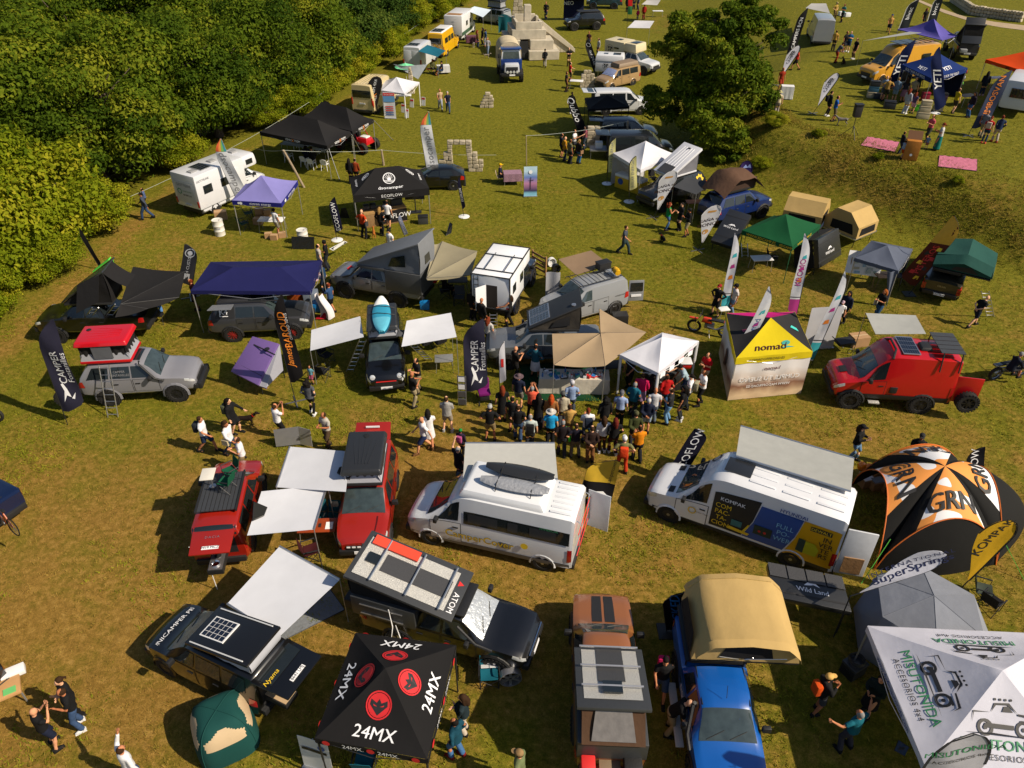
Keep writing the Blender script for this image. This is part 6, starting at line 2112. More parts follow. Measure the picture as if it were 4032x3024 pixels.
# ------------------------------------------------------------------ gazebos and ground tents
def gazebos():
 E=2.15
 g=Gz('gazebo','black gazebo with red round emblems and white 24MX lettering',[T(1,3,530,1450,2.1),T(1,3,1510,1640,2.1),T(1,3,1760,650,2.1),T(1,3,885,530,2.1)],.95,'#1a191a',.2,sag=.05,pole=POLEB)
 RD=mat('#c01c22',.7)
 for i in range(4):
  g.text(i,'24MX',.42,WHT,(0,.34),bold=.02,shear=.12)
  fn=g.fn(i)
  fo=g.fn(i,.03)
  shp(rgp(0,.98,.32,.035),fn,RD,g.rt)
  shp([ci(0,.98,.27)],fn,RD,g.rt)
  shp([[(-.22,.98),(-.2,1.1),(-.06,1.03),(0,1.12),(.06,1.03),(.2,1.1),(.22,.98),(0,.76)]],fo,BLK,g.rt)
  shp([[(-.14,1.0),(-.03,.95),(-.12,.96)],[(.14,1.0),(.03,.95),(.12,.96)]],g.fn(i,.04),RD,g.rt)
  g.vtext(i,'24MX.      24MX.',.2,WHT)
  shp([ci(x,.02,.1,12)for x in(-1.1,0,1.1)],g.vfn(i,.035),RD,g.rt)
 g=Gz('gazebo','white gazebo printed with green lettering and truck drawings',[T(3,3,1430,1700,2.1),T(3,3,2900,1830,2.1),T(3,3,2620,560,2.1),T(3,3,925,470,2.1)],1.1,'#c6c6d2',.22,sag=.06)
 for i in range(4):
  g.text(i,'MISUTONIDA',.34,GRNP,(0,.62),bold=.02)
  g.text(i,'ACCESORIOS 4x4',.2,BLK,(0,.34),spacing=1.1)
  truck_print(g.fn(i),0,1.2)
  g.vtext(i,'www.4x4misutonida.com',.2,BLUP,bold=.02)
  # black hard gazebo over dsocamper
 g=Gz('gazebo','black gazebo with white sun emblem and dsocamper lettering',[T(1,1,865,45,2.25),T(1,1,1525,-20,2.25),T(1,0,1450,1470,2.25),T(1,0,835,1550,2.25)],.95,'#1d1c1d',.42,ridge=1.4)
 for i in(0,1,3):
  fn=g.fn(i)
  s_=1.if i==0 else .75
  shp([p for p in rgp(0,1.05,.36*s_,.04)],fn,WHT,g.rt)
  shp([[(.10*s_*math.cos(a)-.012,1.0+.1*s_*math.sin(a)),(.1*s_*math.cos(a)+.012,1.0+.1*s_*math.sin(a)),(.33*s_*math.cos(a)+.012,1.05+.3*s_*math.sin(a)),(.33*s_*math.cos(a)-.012,1.05+.3*s_*math.sin(a))]for a in[math.pi*k/8 for k in range(9)]],fn,WHT,g.rt,'sun_rays')
  shp([ci(0,1.0,.1*s_,14),[(-.3*s_,.92),(.3*s_,.88),(.3*s_,.91),(-.3*s_,.95)],[(-.25*s_,.84),(.25*s_,.79),(.25*s_,.82),(-.25*s_,.87)]],fn,WHT,g.rt)
  g.text(i,'dsocamper',.33*s_,WHT,(0,.38),bold=.015)
  g.vtext(i,'ECOFLOW',.24,WHT,bold=.01,spacing=1.1)
  # lilac victron gazebo
 LIL='#7c78b4'
 g=Gz('gazebo','lilac gazebo with blue valance beside the white motorhome',[T(0,1,2020,88,2.15),T(1,1,235,108,2.15),T(1,0,380,1575,2.15),T(0,1,2140,-60,2.15)],1.0,LIL,.26,valcol='#1c1f6e',p=1.25)
 for i in(0,1):
  g.vtext(i,'victron energy',.22,WHT,(.2,0),bold=.01)
  shp([ci(-.95,0,.09,12),ci(-1.08,0,.07,12)],g.vfn(i),WHT,g.rt)
  # big navy gazebo
 g=Gz('gazebo','wide navy blue gazebo over the dark grey wagon',[T(0,1,1660,870,2.3),T(1,1,490,882,2.3),T(1,1,590,608,2.3),T(0,1,1835,622,2.3)],.45,'#1c1e50',.18,ridge=2.2,sag=.05)
 # black Vehils tents
 for i,(cs,lab,rg)in enumerate((([T(1,0,50,1150,2.3),T(1,0,635,1270,2.3),T(1,0,850,1140,2.3),T(1,0,300,1030,2.3)],'black folding gazebo over the plastic chairs and grey tables',0),([T(1,0,640,1265,2.35),T(1,0,860,1140,2.35),T(1,0,1035,1040,2.35),T(1,0,440,950,2.35)],'black folding gazebo sheltering the red buggy',0))):
  if i==1:
   cs=[T(1,0,400,1040,2.35),T(1,0,855,1140,2.35),T(1,0,1040,1035,2.35),T(1,0,560,930,2.35)]
  g=Gz('gazebo',lab,cs,1.0,'#201f20',.26,ridge=2.4,sag=.16,p=1.3)
  for j in(0,1):
   g.vtext(j,'VEHILS  TREM',.22,WHT,bold=.015)
   let('X',.3,g.vfn(j,.035),ORG,g.rt,0,(.02,0),bold=.03)
   # white gazebos
 g=Gz('gazebo','small white gazebo with scalloped edge by the cream van',[T(1,0,1110,790,2.0),T(1,0,1310,815,2.0),T(1,0,1440,712,2.0),T(1,0,1130,700,2.0)],.75,'#cfcfd6',.16,legw=.035,pole=WHP,scallop=True)
 g=Gz('gazebo','white gazebo above the yellow fronted counter',[T(2,0,915,1330,2.15),T(2,0,1155,1475,2.15),T(2,0,1465,1345,2.15),T(2,0,1215,1270,2.15)],.95,'#cfcfd6',.2,p=1.2)
 f=g.wall(3,clo('#b9b9bd',.2,2))
 let('tiempo en',.2,lambda u,v:f(u,v+.5),GREYP,g.rt)
 let('ENERGIA',.2,lambda u,v:f(u,v-.1),GREYP,g.rt)
 g=Gz('gazebo','white gazebo sheltering the crowded display beside the beige awning',[T(2,1,975,1430,2.0),T(2,1,1310,1592,2.0),T(2,1,1662,1308,2.0),T(2,1,1345,1235,2.0)],.62,'#d2d2da',.14,legw=.045,pole=WHP)
 g=Gz('gazebo','small black gazebo beside the white panel van',[T(2,0,700,955,2.0),T(2,0,1058,930,2.0),T(2,0,1005,825,2.0),T(2,0,670,850,2.0)],.55,'#18181a',.16,pole=POLEB)
 g=Gz('gazebo','dark green gazebo beside the black folding tents',[T(2,1,2040,345,2.15),T(3,1,265,490,2.15),T(3,1,512,300,2.15),T(3,1,110,215,2.15)],.85,'#0f4d2c',.24,pole=mat('#0f4d2c'))
 for i in(0,1):
  g.vtext(i,'WWW.EDCAMP.ES',.2,YE,(-.3,0),bold=.01)
  g.vtext(i,'EDCAMP',.18,YE,(1.1,0))if i==0 else None
 g=Gz('gazebo','small faded blue grey gazebo by the map board',[T(3,1,810,585,2.05),T(3,1,1190,695,2.05),T(3,1,1315,510,2.05),T(3,1,955,440,2.05)],.5,'#565d6e',.18,sag=.05)
 for k in(1,2):
  q=g.cs[k]
  MB().grid(lambda u,v:V((q.x-.02,q.y,.15))+V(((-.5+u*.5)*v,-.06*math.sin(u*6),v*(g.ze-.2))),6,6,0,.008).bd('corner_drape',g.ms[0],g.rt,ang=60)
  # black, yellow and pink nomad tent with printed walls
 g=Gz('gazebo','black and yellow gazebo with pink back and printed walls',[T(2,1,1985,1475,2.1),T(3,1,438,1415,2.1),T(3,1,290,1050,2.25),T(2,1,1905,1050,2.25)],.75,['#c9b414','#2b2a2b','#c21a78','#2b2a2b'],.3,valcol='#c9b414')
 g.text(0,'nomad',.5,clo('#3a1420'),(-.15,.45),bold=.03,shear=.2)
 shp([ci(.55,.6,.18,12,.12),[(.55,.45),(.9,.35),(.3,.35)]],g.fn(0),mat('#2c8f8a',.7),g.rt)
 g.vtext(0,'NOMADOFFROAD.ES',.16,BLK,(-.3,0),bold=.01)
 shp([[(-.15,.3),(.1,.35),(.2,.6),(0,.7)]],g.fn(1),mat('#3fb8b0',.7),g.rt)
 shp([[(-.1,.5),(.1,.55),(.15,.8),(0,.8)]],g.fn(3),mat('#8a2a4a',.7),g.rt)
 wm=wall_print()
 f=g.wall(0,wm,.03,g.ze-.3)
 let('CUMPLE TU SUEÑO',.3,lambda u,v:f(-u,v+.1),WHT,g.rt,bold=.02)
 let('WWW.MADOFFROAD.ES',.17,lambda u,v:f(-u,v-.25),WHT,g.rt,bold=.015)
 let('nomad',.25,lambda u,v:f(u,v+.6),clo('#5a2a3a'),g.rt,bold=.03,shear=.2)
 f=g.wall(3,wm,.03,g.ze-.1)
 shp([[(-.3,-.5),(.1,-.4),(.2,.1),(.05,.5),(-.15,.3),(-.1,0)]],f,clo('#5a3a2c'),g.rt)
 # terrace gazebos
 g=Gz('gazebo','dark blue YETI gazebo packed with coolers and bottles',[T(3,0,1215,565,2.15),T(3,0,1475,690,2.15),T(3,0,1793,590,2.15),T(3,0,1545,520,2.15)],1.0,'#0e2a66',.3)
 for i in(0,1):
  g.text(i,'YETI',.52,WHT,(.1,.55),bold=.03)
  g.vtext(i,'BUILT FOR THE WILD.',.26,WHT,bold=.01)
 g.wall(2,clo('#0a1530'))
 g=Gz('gazebo','bright orange gazebo on the terrace',[T(3,0,1950,520,2.15),T(3,0,2350,640,2.15),T(3,0,2600,540,2.15),T(3,0,2230,470,2.15)],.8,'#d8480c',.24)
 g.vtext(0,'iati',.3,BLK,bold=.02)
 g.vtext(3,'iati',.3,BLK,bold=.02)
 g=Gz('gazebo','purple peaked gazebo behind the yellow van',[T(3,0,1180,262,2.1),T(3,0,1570,350,2.1),T(3,0,1708,300,2.1),T(3,0,1400,225,2.1)],1.1,'#5b53a0',.05,p=1.5,sag=.14)
def wall_print():
 m,n,l,b=nmat('desert_print')
 tc=n.new('ShaderNodeTexCoord')
 sx=n.new('ShaderNodeSeparateXYZ')
 l.new(tc.outputs['Object'],sx.inputs[0])
 nz=n.new('ShaderNodeTexNoise')
 nz.inputs['Scale'].default_value=1.3
 l.new(tc.outputs['Object'],nz.inputs['Vector'])
 ad=n.new('ShaderNodeMath')
 ad.operation='MULTIPLY_ADD'
 l.new(nz.outputs['Fac'],ad.inputs[0])
 ad.inputs[1].default_value=.8
 l.new(sx.outputs['Z'],ad.inputs[2])
 r=n.new('ShaderNodeValToRGB')
 for _ in range(3):
  r.color_ramp.elements.new(.5)
 for e,(p,c)in zip(r.color_ramp.elements,((0,(.5,.37,.22)),(.25,(.62,.45,.28)),(.45,(.2,.09,.05)),(.6,(.55,.45,.38)),(.8,(.7,.67,.66)))):
  e.position=p
  e.color=c+(1,)
 mu=n.new('ShaderNodeMath')
 mu.operation='MULTIPLY'
 mu.inputs[1].default_value=.42
 l.new(ad.outputs[0],mu.inputs[0])
 l.new(mu.outputs[0],r.inputs[0])
 l.new(r.outputs[0],b.inputs['Base Color'])
 b.inputs['Roughness'].default_value=.8
 return m
def truck_print(fn,cx,cy):
 S=[[(-.75,-.12),(-.7,.1),(-.3,.14),(-.72,.13)],[(-.3,.14),(-.22,.34),(.12,.36),(.3,.14),(.08,.31),(-.18,.3)],[(.3,.14),(.7,.08),(.74,-.12),(.68,.02),(.3,.1)],[(-.5,-.2),(.2,-.22),(.2,-.12),(-.45,-.1)],[(.35,.0),(.6,-.02),(.6,-.08),(.36,-.06)],[(-.9,-.34),(.85,-.4),(-.3,-.3)],[(-.05,.16),(0,.28),(.1,.29),(.2,.16)]]
 shp([[(cx+x,cy+y)for x,y in p]for p in S],fn,BLK,None if False else fn_root(fn),'truck_drawing')
 for wx in(-.45,.42):
  shp(rgp(cx+wx,cy-.2,.19,.07,16),fn,BLK,fn_root(fn),'truck_drawing')
  shp([ci(cx+wx,cy-.2,.05,10)],fn,BLK,fn_root(fn),'truck_drawing')
 shp([ci(cx-.2+k*.12,cy+.42,.03,8)for k in range(4)],fn,BLK,fn_root(fn),'truck_drawing')
def fn_root(fn):
 for c in fn.__closure__ or():
  v=c.cell_contents
  if isinstance(v,Gz):
   return v.rt
 return None
gazebos()
# ------------------------------------------------------------------ domes, display tents
def grn_print():
 m,n,l,b=nmat('orange_white_print')
 tc=n.new('ShaderNodeTexCoord')
 v=n.new('ShaderNodeTexNoise')
 v.inputs['Scale'].default_value=.9
 v.inputs['Detail'].default_value=0
 v.inputs['Distortion'].default_value=.8
 l.new(tc.outputs['Object'],v.inputs['Vector'])
 r=n.new('ShaderNodeValToRGB')
 r.color_ramp.interpolation='CONSTANT'
 r.color_ramp.elements[0].color=(.72,.72,.74,1)
 r.color_ramp.elements[1].position=.5
 r.color_ramp.elements[1].color=(.72,.27,.05,1)
 l.new(v.outputs['Fac'],r.inputs[0])
 l.new(r.outputs[0],b.inputs['Base Color'])
 b.inputs['Roughness'].default_value=.75
 return m
def domes():
 F1,F2,F3=T(3,2,785,905),T(3,2,985,1640),T(3,2,2030,1600)
 F4=F1+F3-F2
 ft=[F2,F3,F4,F1]
 ctr=sum(ft,V())/4
 t=thg('event_tent','large domed tent printed orange, white and black beside the advert van','tent',(ctr.x,ctr.y,0))
 L=[V((p.x-ctr.x,p.y-ctr.y,0))for p in ft]
 zp,ha=2.65,2.05
 DB=clo('#151515',.35,1.6)
 PR=grn_print()
 def arch(i,s):
  a,b=L[i],L[(i+1)%4]
  q=a.lerp(b,s)
  k=1-(2*s-1)**2
  inw=q*(-.10*k)
  return V((q.x+inw.x,q.y+inw.y,ha*k**.62))
 def sec(i,s,v):
  A=arch(i,s)
  e=1-(1-v)**1.7
  return V((A.x*(1-v),A.y*(1-v),A.z+(zp-A.z)*e))
 for i in range(4):
  MB().grid(lambda u,v:sec(i,.20+.6*u,v),14,10,0,.01).bd('roof_panel',PR,t,ang=60)
  for u0,u1 in((0,.2),(.8,1)):
   MB().grid(lambda u,v:sec(i,u0+(u1-u0)*u,v),6,10,0,.01).bd('leg_panel',DB,t,ang=60)
  MB().pth([arch(i,k/24)*1.01 for k in range(25)],.02,5).bd('piping',mat('#c8641a',.7),t)
  f=lambda u,v,i=i:sec(i,min(max(.5+u/(4.2*(1-.75*min(max(v/2.1,0),.95))),0),1),min(max(v/2.1,0),1))+V((0,0,.03))-(L[i]+L[(i+1)%4]).normalized()*-.02
  let('GRN',1.0,f,BLK,t,0,(0,.62),bold=.06,squeeze=.95,name='lettering')
  if i in(0,1):
   def wall(u,v):
    A=arch(i,u)
    o=(L[i]+L[(i+1)%4]).normalized()*((.55+1.3*i)*math.sin(math.pi*u)*(1-v**2))
    return V((A.x+o.x,A.y+o.y,A.z*v))
   MB().grid(wall,18,8,0,.01).bd('side_wall',DB,t,ang=60)
 for i in(0,1):
  p=L[i]
  o=p.normalized()*.9
  MB().pth([p*.9+V((0,0,1.2)),p+o],.012,4).bd('guy_rope',mat('#3f9a2a',.7),t)
  # grey screen tent
 c=T(3,3,1500,210,2.15)
 t=thg('screen_tent','grey hub style screen tent behind the white printed gazebo','tent',(c.x,c.y,terr(c.x,c.y)),.25)
 gm,gm2=clo('#787c86',.4,2.5),clo('#6a6e78',.4,2.5)
 R_=1.75
 n=6
 for i in range(n):
  a0,a1=2*math.pi*i/n,2*math.pi*(i+1)/n
  B=[V((R_*math.cos(a),R_*math.sin(a),0))for a in(a0,a1)]
  Tt=[V((R_*.86*math.cos(a),R_*.86*math.sin(a),1.7))for a in(a0,a1)]
  am=(a0+a1)/2
  hub=V((R_*1.05*math.cos(am),R_*1.05*math.sin(am),.95))
  def f(u,v,B=B,Tt=Tt,hub=hub):
   q=B[0].lerp(B[1],u).lerp(Tt[0].lerp(Tt[1],u),v)
   m=(B[0]+B[1]+Tt[0]+Tt[1])/4
   k=min(1-abs(2*u-1),1-abs(2*v-1))
   return q+(hub-m)*k
  MB().grid(f,8,8,0,.008).bd('side_panel',gm if i%2 else gm2,t,ang=30)
  pk=V((0,0,2.15))
  MB().add([Tt[0],Tt[1],pk,pk*1],[(0,1,2)]).bd('roof_panel',gm2 if i%2 else gm,t,smooth=False)
  MB().pth([Tt[0],pk],.012,4).bd('seam',gm2,t)
  # small pop-up tent, green with cream top
 c=T(0,3,1985,1450)
 t=thg('pop_up_tent','small pop-up tent with dark green sides and cream top','tent',c,.5)
 GR,CR=clo('#123f3c',.3,2),clo('#b59f80',.3,2)
 bm_=MB()
 def P(i,j):
  a,e=2*math.pi*i/96,math.pi/2*j/28
  ca,sa,ce,se=math.cos(a),math.sin(a),math.cos(e),math.sin(e)
  f=lambda q,k:math.copysign(abs(q)**k,q)
  return V((.78*f(ca,.55)*ce**.5,.78*f(sa,.55)*ce**.5,.03+1.3*se**.8))
 for i in range(96):
  for j in range(28):
   q=[P(i,j),P(i+1,j),P(i+1,j+1),P(i,j+1)]
   c_=sum(q,V())/4
   k=min(abs(c_.x),abs(c_.y))
   bm_.add(q,[(0,1,2,3)],1 if c_.z>.78 and k<.5 and c_.z<1.26-.5*k and max(abs(c_.x),abs(c_.y))>.22 else 0)
 bm_.bd('shell',[GR,CR],t,ang=60)
 for k in range(4):
  a=math.pi/4+k*math.pi/2
  MB().pth([V(P(12+24*k,j))*1.008 for j in range(29)],.014,5).bd('hoop',GR,t)
 MB().pth([(-.2,.5,1.2),(.1,.74,.9),(.3,.8,.5),(.2,.95,0)],.012,4).bd('guy_rope',mat('#b8a070'),t)
def display_tents():
# folded black boxes
 def slab_tent(label,cs,th,txt,legs=True,name='folded_tent',m=None,at=(0,0),size=.22):
  cs=[V(c)for c in cs]
  ctr=sum(cs,V())/4
  g=terr(ctr.x,ctr.y)
  t=thg(name,label,'tent',(ctr.x,ctr.y,g))
  L=[c-t.location for c in cs]
  m=m or BSH
  MB().slab(L,th).bd('shell',m,t,bevel=.03)
  n=(L[1]-L[0]).cross(L[3]-L[0]).normalized()
  cc=sum(L,V())/4
  fn=pfn(cc,L[1]-L[0],L[3]-L[0],.01)
  ux,uy=(L[1]-L[0]).length,(L[3]-L[0]).length
  if txt:
   for k,w in enumerate(txt):
    let(w,size,fn,WHT,t,0,(at[0],at[1]-k*size*1.2),bold=.015)
   shp([[(-.22,0),(-.05,.16),(.02,.12),(.08,.17),(.24,0),(.06,.06),(-.02,.03)]],lambda u,v:fn(u+at[0],v+at[1]+size*.7),WHT,t)
  for v in(-.3,.3):
   MB().grid(lambda a,b:fn((a-.5)*ux,v*uy+(b-.5)*.06),1,1).bd('strap',BLK,t)
  if legs:
   for k in L:
    p=k.lerp(cc,.12)-n*th
    MB().pth([p,(p.x,p.y,0)],.02,5).bd('stand_leg',BKP,t)
  return t,fn,L
 slab_tent('tilted folded black tent with white mountain logo near the white teardrop flag',[T(2,1,1765,430,.75),T(2,1,1955,492,.75),T(2,1,2120,215,1.7),T(2,1,1932,155,1.7)],.24,['Wild Land'],at=(0,-.05))
 t,fn,L=slab_tent('upright black folding tent with white mountain logo by the green gazebo',[T(3,1,500,680,.55),T(3,1,695,560,.55),T(3,1,670,328,2.0),T(3,1,490,430,2.0)],.3,['Wild Land'],at=(0,-.2))
 n=(L[1]-L[0]).cross(L[3]-L[0]).normalized()
 MB().slab([L[0]-n*.3,L[3]-n*.3,L[3]-n*1.35-V((0,0,.15)),L[0]-n*1.4][::-1],.02).bd('canvas_side',BC,t)
 MB().slab([L[3]-n*.3,L[2]-n*.3,L[2]-n*1.35-V((0,0,.12)),L[3]-n*1.35-V((0,0,.12))],.02).bd('canvas_top',BLKC2,t)
 MB().slab([L[0]-n*.3,L[1]-n*.3,L[1]-n*1.4,L[0]-n*1.4][::-1],.06).bd('floor',BKP,t)
 t,fn,L=slab_tent('black folding tent lying flat below a folded solar blanket',[T(3,3,100,215,1.15),T(3,3,785,355,1.15),T(3,3,700,55,1.3),T(3,3,45,-70,1.3)],.22,['Wild Land'],at=(.1,-.12))
 for k in range(4):
  u0,u1=-.5+k*.25+.01,-.25+k*.25-.01
  ux,uy=(L[1]-L[0]).length,(L[3]-L[0]).length
  MB().grid(lambda a,b:fn((u0+(u1-u0)*a)*ux,(.12+.4*b)*uy)+V((0,0,.03)),2,2,0,.015).bd('solar_blanket',MESHP,t)
  # tan tents on stands
 def stand_tent(label,ctr,rz,L,W,zb,hgt,win=True):
  t=thg('canvas_tent',label,'tent',V(ctr),rz)
  MB().bx_(-L/2-.1,L/2+.1,-W/2-.02,W/2+.02,zb-.07,zb).bd('base_frame',ALU,t,bevel=.01)
  for sx in(-1,1):
   for sy in(-1,1):
    MB().pth([(sx*L*.42,sy*W*.42,0),(sx*L*.45,sy*W*.45,zb)],.02,5).bd('stand_leg',BKP,t)
  prof=[(-.5,0),(-.5,.48),(-.18,1),(.22,1),(.5,.5),(.5,0)]
  for i in range(5):
   (a,h0),(b,h1)=prof[i],prof[i+1]
   MB().grid(lambda u,v:(L*(-.5+u),W*(a+(b-a)*v),zb+hgt*(h0+(h1-h0)*v)-.03*math.sin(math.pi*u)*math.sin(math.pi*v)),6,4,0,.008).bd('canvas_panel',TAN,t,ang=60)
  for s_ in(-1,1):
   P=[(s_*L/2,W*a,zb+hgt*h)for a,h in prof]
   MB().add(P,[tuple(range(6))if s_>0 else tuple(range(5,-1,-1))]).bd('end_wall',TAN,t,smooth=False)
   MB().add([(s_*(L/2+.015),W*a,zb+hgt*h)for a,h in((-.38,.12),(.3,.12),(.28,.5),(-.3,.55))],[(0,1,2,3)]).bd('mesh_window',BC,t,smooth=False)
  MB().add([(L*a,-W/2-.015,zb+hgt*h)for a,h in((-.38,.08),(.38,.08),(.34,.4),(-.34,.4))],[(0,1,2,3)]).bd('mesh_window',BC,t,smooth=False)
  return t
 stand_tent('tan canvas display tent behind the green gazebo',T(3,1,350,330),-.55,2.2,2.0,.7,1.25)
 stand_tent('tan canvas display tent with dark mesh window beside the black upright tent',T(3,1,735,420),.62,1.9,2.2,.65,1.35)
 # purple hard-shell tent on the grass
 PUR=mat('#6d558f',.4,0,.3,.06,.05,14,'purple_shell')
 t,fn,L=slab_tent('purple hard-shell tent tipped open on the grass',[D(498,802,.75),D(557,832,.65),D(601,742,1.85),D(545,726,1.95)],.18,None,True,'rooftop_tent',PUR)
 MB().lth([(.11,0),(.11,.03),(.001,.04)],12,0,M.Translation(fn(.3,.6))).bd('vent',BKP,t)
 n=(L[1]-L[0]).cross(L[3]-L[0]).normalized()
 b0,b1=D(612,800,.75)-t.location,D(575,838,.55)-t.location
 MB().slab([L[1]-n*.1,b1,b0,L[2]-n*.1],.02).bd('canvas_side',clo('#8a8b95'),t)
 MB().slab([L[0]-n*.15,L[1]-n*.15,b1,b0-V((.6,0,0))],.08).bd('base_tray',PUR,t)
 # green tent with dark pickup
 rb=T(3,1,1510,985)
 d=T(3,1,1650,500,1.2)-T(3,1,1530,830,1.2)
 dd=V((d.x,d.y,0)).normalized()
 rx=rb+dd*1.2
 c=Car('pickup','pickup_truck','olive black pickup below a dark green soft tent','pickup',rx+dd*3.1*.95,rx,'#2e2c24',mid=True,rim=RIMB,lift=.08)
 c.plate('LAU 08 XS',True,.62)
 x=c.fx-c.L
 let('HILUX',.14,pfn((x-.03,0,1.05),(0,-1,0),(0,0,1),.01),RIMS,c.rt)
 for y in(-.84,.84):
  c.bx_('tail_lamp',REDL,x-.03,x+.1,y-.1,y+.1,.75,1.1,.02)
 t=onc(c,'rooftop_tent','dark green soft tent folded out from the olive black pickup','tent')
 GT=clo('#1e4740',.35,2)
 xa,xb=c.fx-4.9,c.fx-2.7
 MB().bx_(xa,xb,-.65,.7,1.62,1.8).bd('base_tray',BKP,t,bevel=.03)
 MB().bx_(xa,xb,-2.0,-.66,1.72,1.8).bd('fold_out_floor',BKP,t,bevel=.02)
 pr=[(.75,1.85),(.72,2.55),(-.62,2.85),(-1.95,2.35),(-2.05,1.85)]
 for(a,z0),(b,z1)in zip(pr[:-1],pr[1:]):
  MB().grid(lambda u,v:(xa+(xb-xa)*u,a+(b-a)*v,z0+(z1-z0)*v-.08*math.sin(math.pi*u)*math.sin(math.pi*v)),8,5,0,.008).bd('canopy',GT,t,ang=60)
 for xx in(xa,xb):
  MB().add([(xx,y,z)for y,z in pr],[(0,1,2,3,4)]).bd('end_wall',GT,t,smooth=False)
  MB().add([(xx-.012,y,z)for y,z in((-.1,1.9),(-.3,2.1),(-1.0,2.2),(-1.4,1.9))],[(0,1,2,3)]).bd('mesh_window',BLK,t,smooth=False)
 MB().grid(lambda u,v:(xa-.45*u,.75-2.7*v,2.5+.38*(1-abs(2*v-1))-.35*u),4,10,0,.008).bd('rain_fly',GT,t,ang=60)
 ladder('aluminium ladder under the dark green soft tent',T(3,1,1990,1100),T(3,1,1945,880,1.7),.36,7)
domes()
display_tents()
# ------------------------------------------------------------------ vehicles of the far rows
CREAM='#c4b287'
def dirn(a,b):
 d=a-b
 return V((d.x,d.y,0)).normalized()
def far_vehicles():
# coach-built motorhome
 d=dirn(T(0,0,2050,1395,2.9),T(0,0,1735,1530,2.9))
 rc=T(0,1,1880,190)
 WH='#cdced2'
 c=Car('ducato','motorhome','white coachbuilt motorhome with overcab bed near the wood','motorhome',rc+d*4.03*.92,rc,WH,rim=WHP,style='steel',scale=.92)
 c.bx_('living_box',c.pnt,c.fx-6.25,c.fx-2.0,-1.12,1.12,.62,2.9,.1)
 c.bx_('overcab',c.pnt,c.fx-2.2,c.fx-.7,-1.1,1.1,2.0,2.9,.25,None,.86,.94)
 c.bx_('overcab_window',GL,c.fx-1.75,c.fx-1.15,-1.1,-1.06,2.25,2.6,.02)
 for x in(-5.7,-4.2):
  c.bx_('side_window',GL,c.fx+x,c.fx+x+.75,-1.14,-1.1,1.55,2.1,.03)
 c.bx_('door',c.pnt,c.fx-3.2,c.fx-2.55,-1.15,-1.1,.75,2.4,.02)
 cel(c.rt,[(c.fx-5.2,-.7,2.95),(c.fx-4.3,-.7,2.95),(c.fx-4.3,.5,2.95),(c.fx-5.2,.5,2.95)],(6,4))
 for x,y in((-5.6,-.3),(-3.6,.1),(-1.6,.2)):
  c.bx_('roof_hatch',mat('#8f8f90',.4),c.fx+x-.25,c.fx+x+.25,y-.22,y+.22,2.9,2.99,.03)
 x=c.fx-6.25
 c.bx_('rear_panel',mat('#b9babc',.5),x-.02,x,-.85,.85,.95,2.4,.02)
 for y in(-1.0,1.0):
  c.bx_('tail_light',REDL,x-.04,x,y-.07,y+.07,.8,1.2,.02)
 P=pfn((x-.03,0,1.9),(0,-1,0),(0,0,1),.01)
 let('GIOTTILINE',.26,P,GREYP,c.rt,at=(0,.25))
 shp(rgp(-.5,-.2,.2,.06),P,GRNP,c.rt)
 let('NUNCA MAS',.14,P,GRNP,c.rt,at=(.2,-.15))
 let('689 889 634',.16,P,BLK,c.rt,at=(.15,-.42))
 let('2738 LST',.13,pfn((x-.06,0,.82),(0,-1,0),(0,0,1),.01),BLK,MB().bx_(x-.06,x-.02,-.26,.26,.75,.88).bd('number_plate',WHT,c.rt))
 let('GIOTTILINE',.2,pfn((c.fx-5.6,-1.13,2.5),(1,0,0),(0,0,1),.01),GREYP,c.rt)
 # black hatchback
 rc=T(1,0,1740,1655)
 c=Car('hatch','hatchback_car','black hatchback parked before the stone arch','car',rc+V((-2.5,-.18,0)),rc,'#08090a',rim=RIMS,style='spoke')
 # cream van
 rc,fr=T(1,0,1080,985),T(1,0,1240,868)
 c=Car('ducato','panel_van','cream coloured high roof van beside the white scalloped gazebo','van',rc+dirn(fr,rc)*4.03*.93,rc,CREAM,rim=STEEL,style='steel')
 x=c.fx-c.L
 c.bx_('rear_window',GL,x-.02,x+.01,-.85,.85,1.5,2.1,.01)
 for y in(-.95,.95):
  c.bx_('tail_lamp',REDL,x-.04,x+.02,y-.06,y+.06,.9,1.5,.02)
 c.plate('6720 FKJ',True,1.0)
 for k in range(6):
  c.bx_('roof_bead',c.pnt,c.fx-5.7,c.fx-2.7,-.7+k*.26,-.62+k*.26,2.59,2.63,.01)
  # white high-top van
 c0=T(1,0,1390,620)
 d2=dirn(T(1,0,1805,388),T(1,0,1682,482))
 rc=T(1,0,1478,612)
 c=Car('ducato','panel_van','white high roof van with a blue tarpaulin stretched from its side','van',rc+d2*4.0*.9,rc,'#c3c6cc',rim=STEEL,style='steel',scale=.9)
 x=c.fx-c.L
 for y in(-.45,.45):
  c.bx_('rear_door',c.pnt,x-.03,x,y-.42,y+.42,.6,2.2,.02)
 cel(c.rt,[(c.fx-5.6,-.6,2.68),(c.fx-4.6,-.6,2.68),(c.fx-4.6,.6,2.68),(c.fx-5.6,.6,2.68)],(4,3))
 for y in(-.95,.95):
  c.bx_('tail_lamp',REDL,x-.04,x+.02,y-.06,y+.06,.8,1.3,.02)
 sht('tarpaulin','teal blue tarpaulin canopy strung from the white van',[T(1,0,1430,445,2.1),T(1,0,1600,495,1.9),T(1,0,1670,440,1.9),T(1,0,1510,390,2.2)],clo('#155a6e',.4,2),.15,(1,2))
 # yellow van
 rc,fr=T(1,0,1682,485),T(1,0,1808,388)
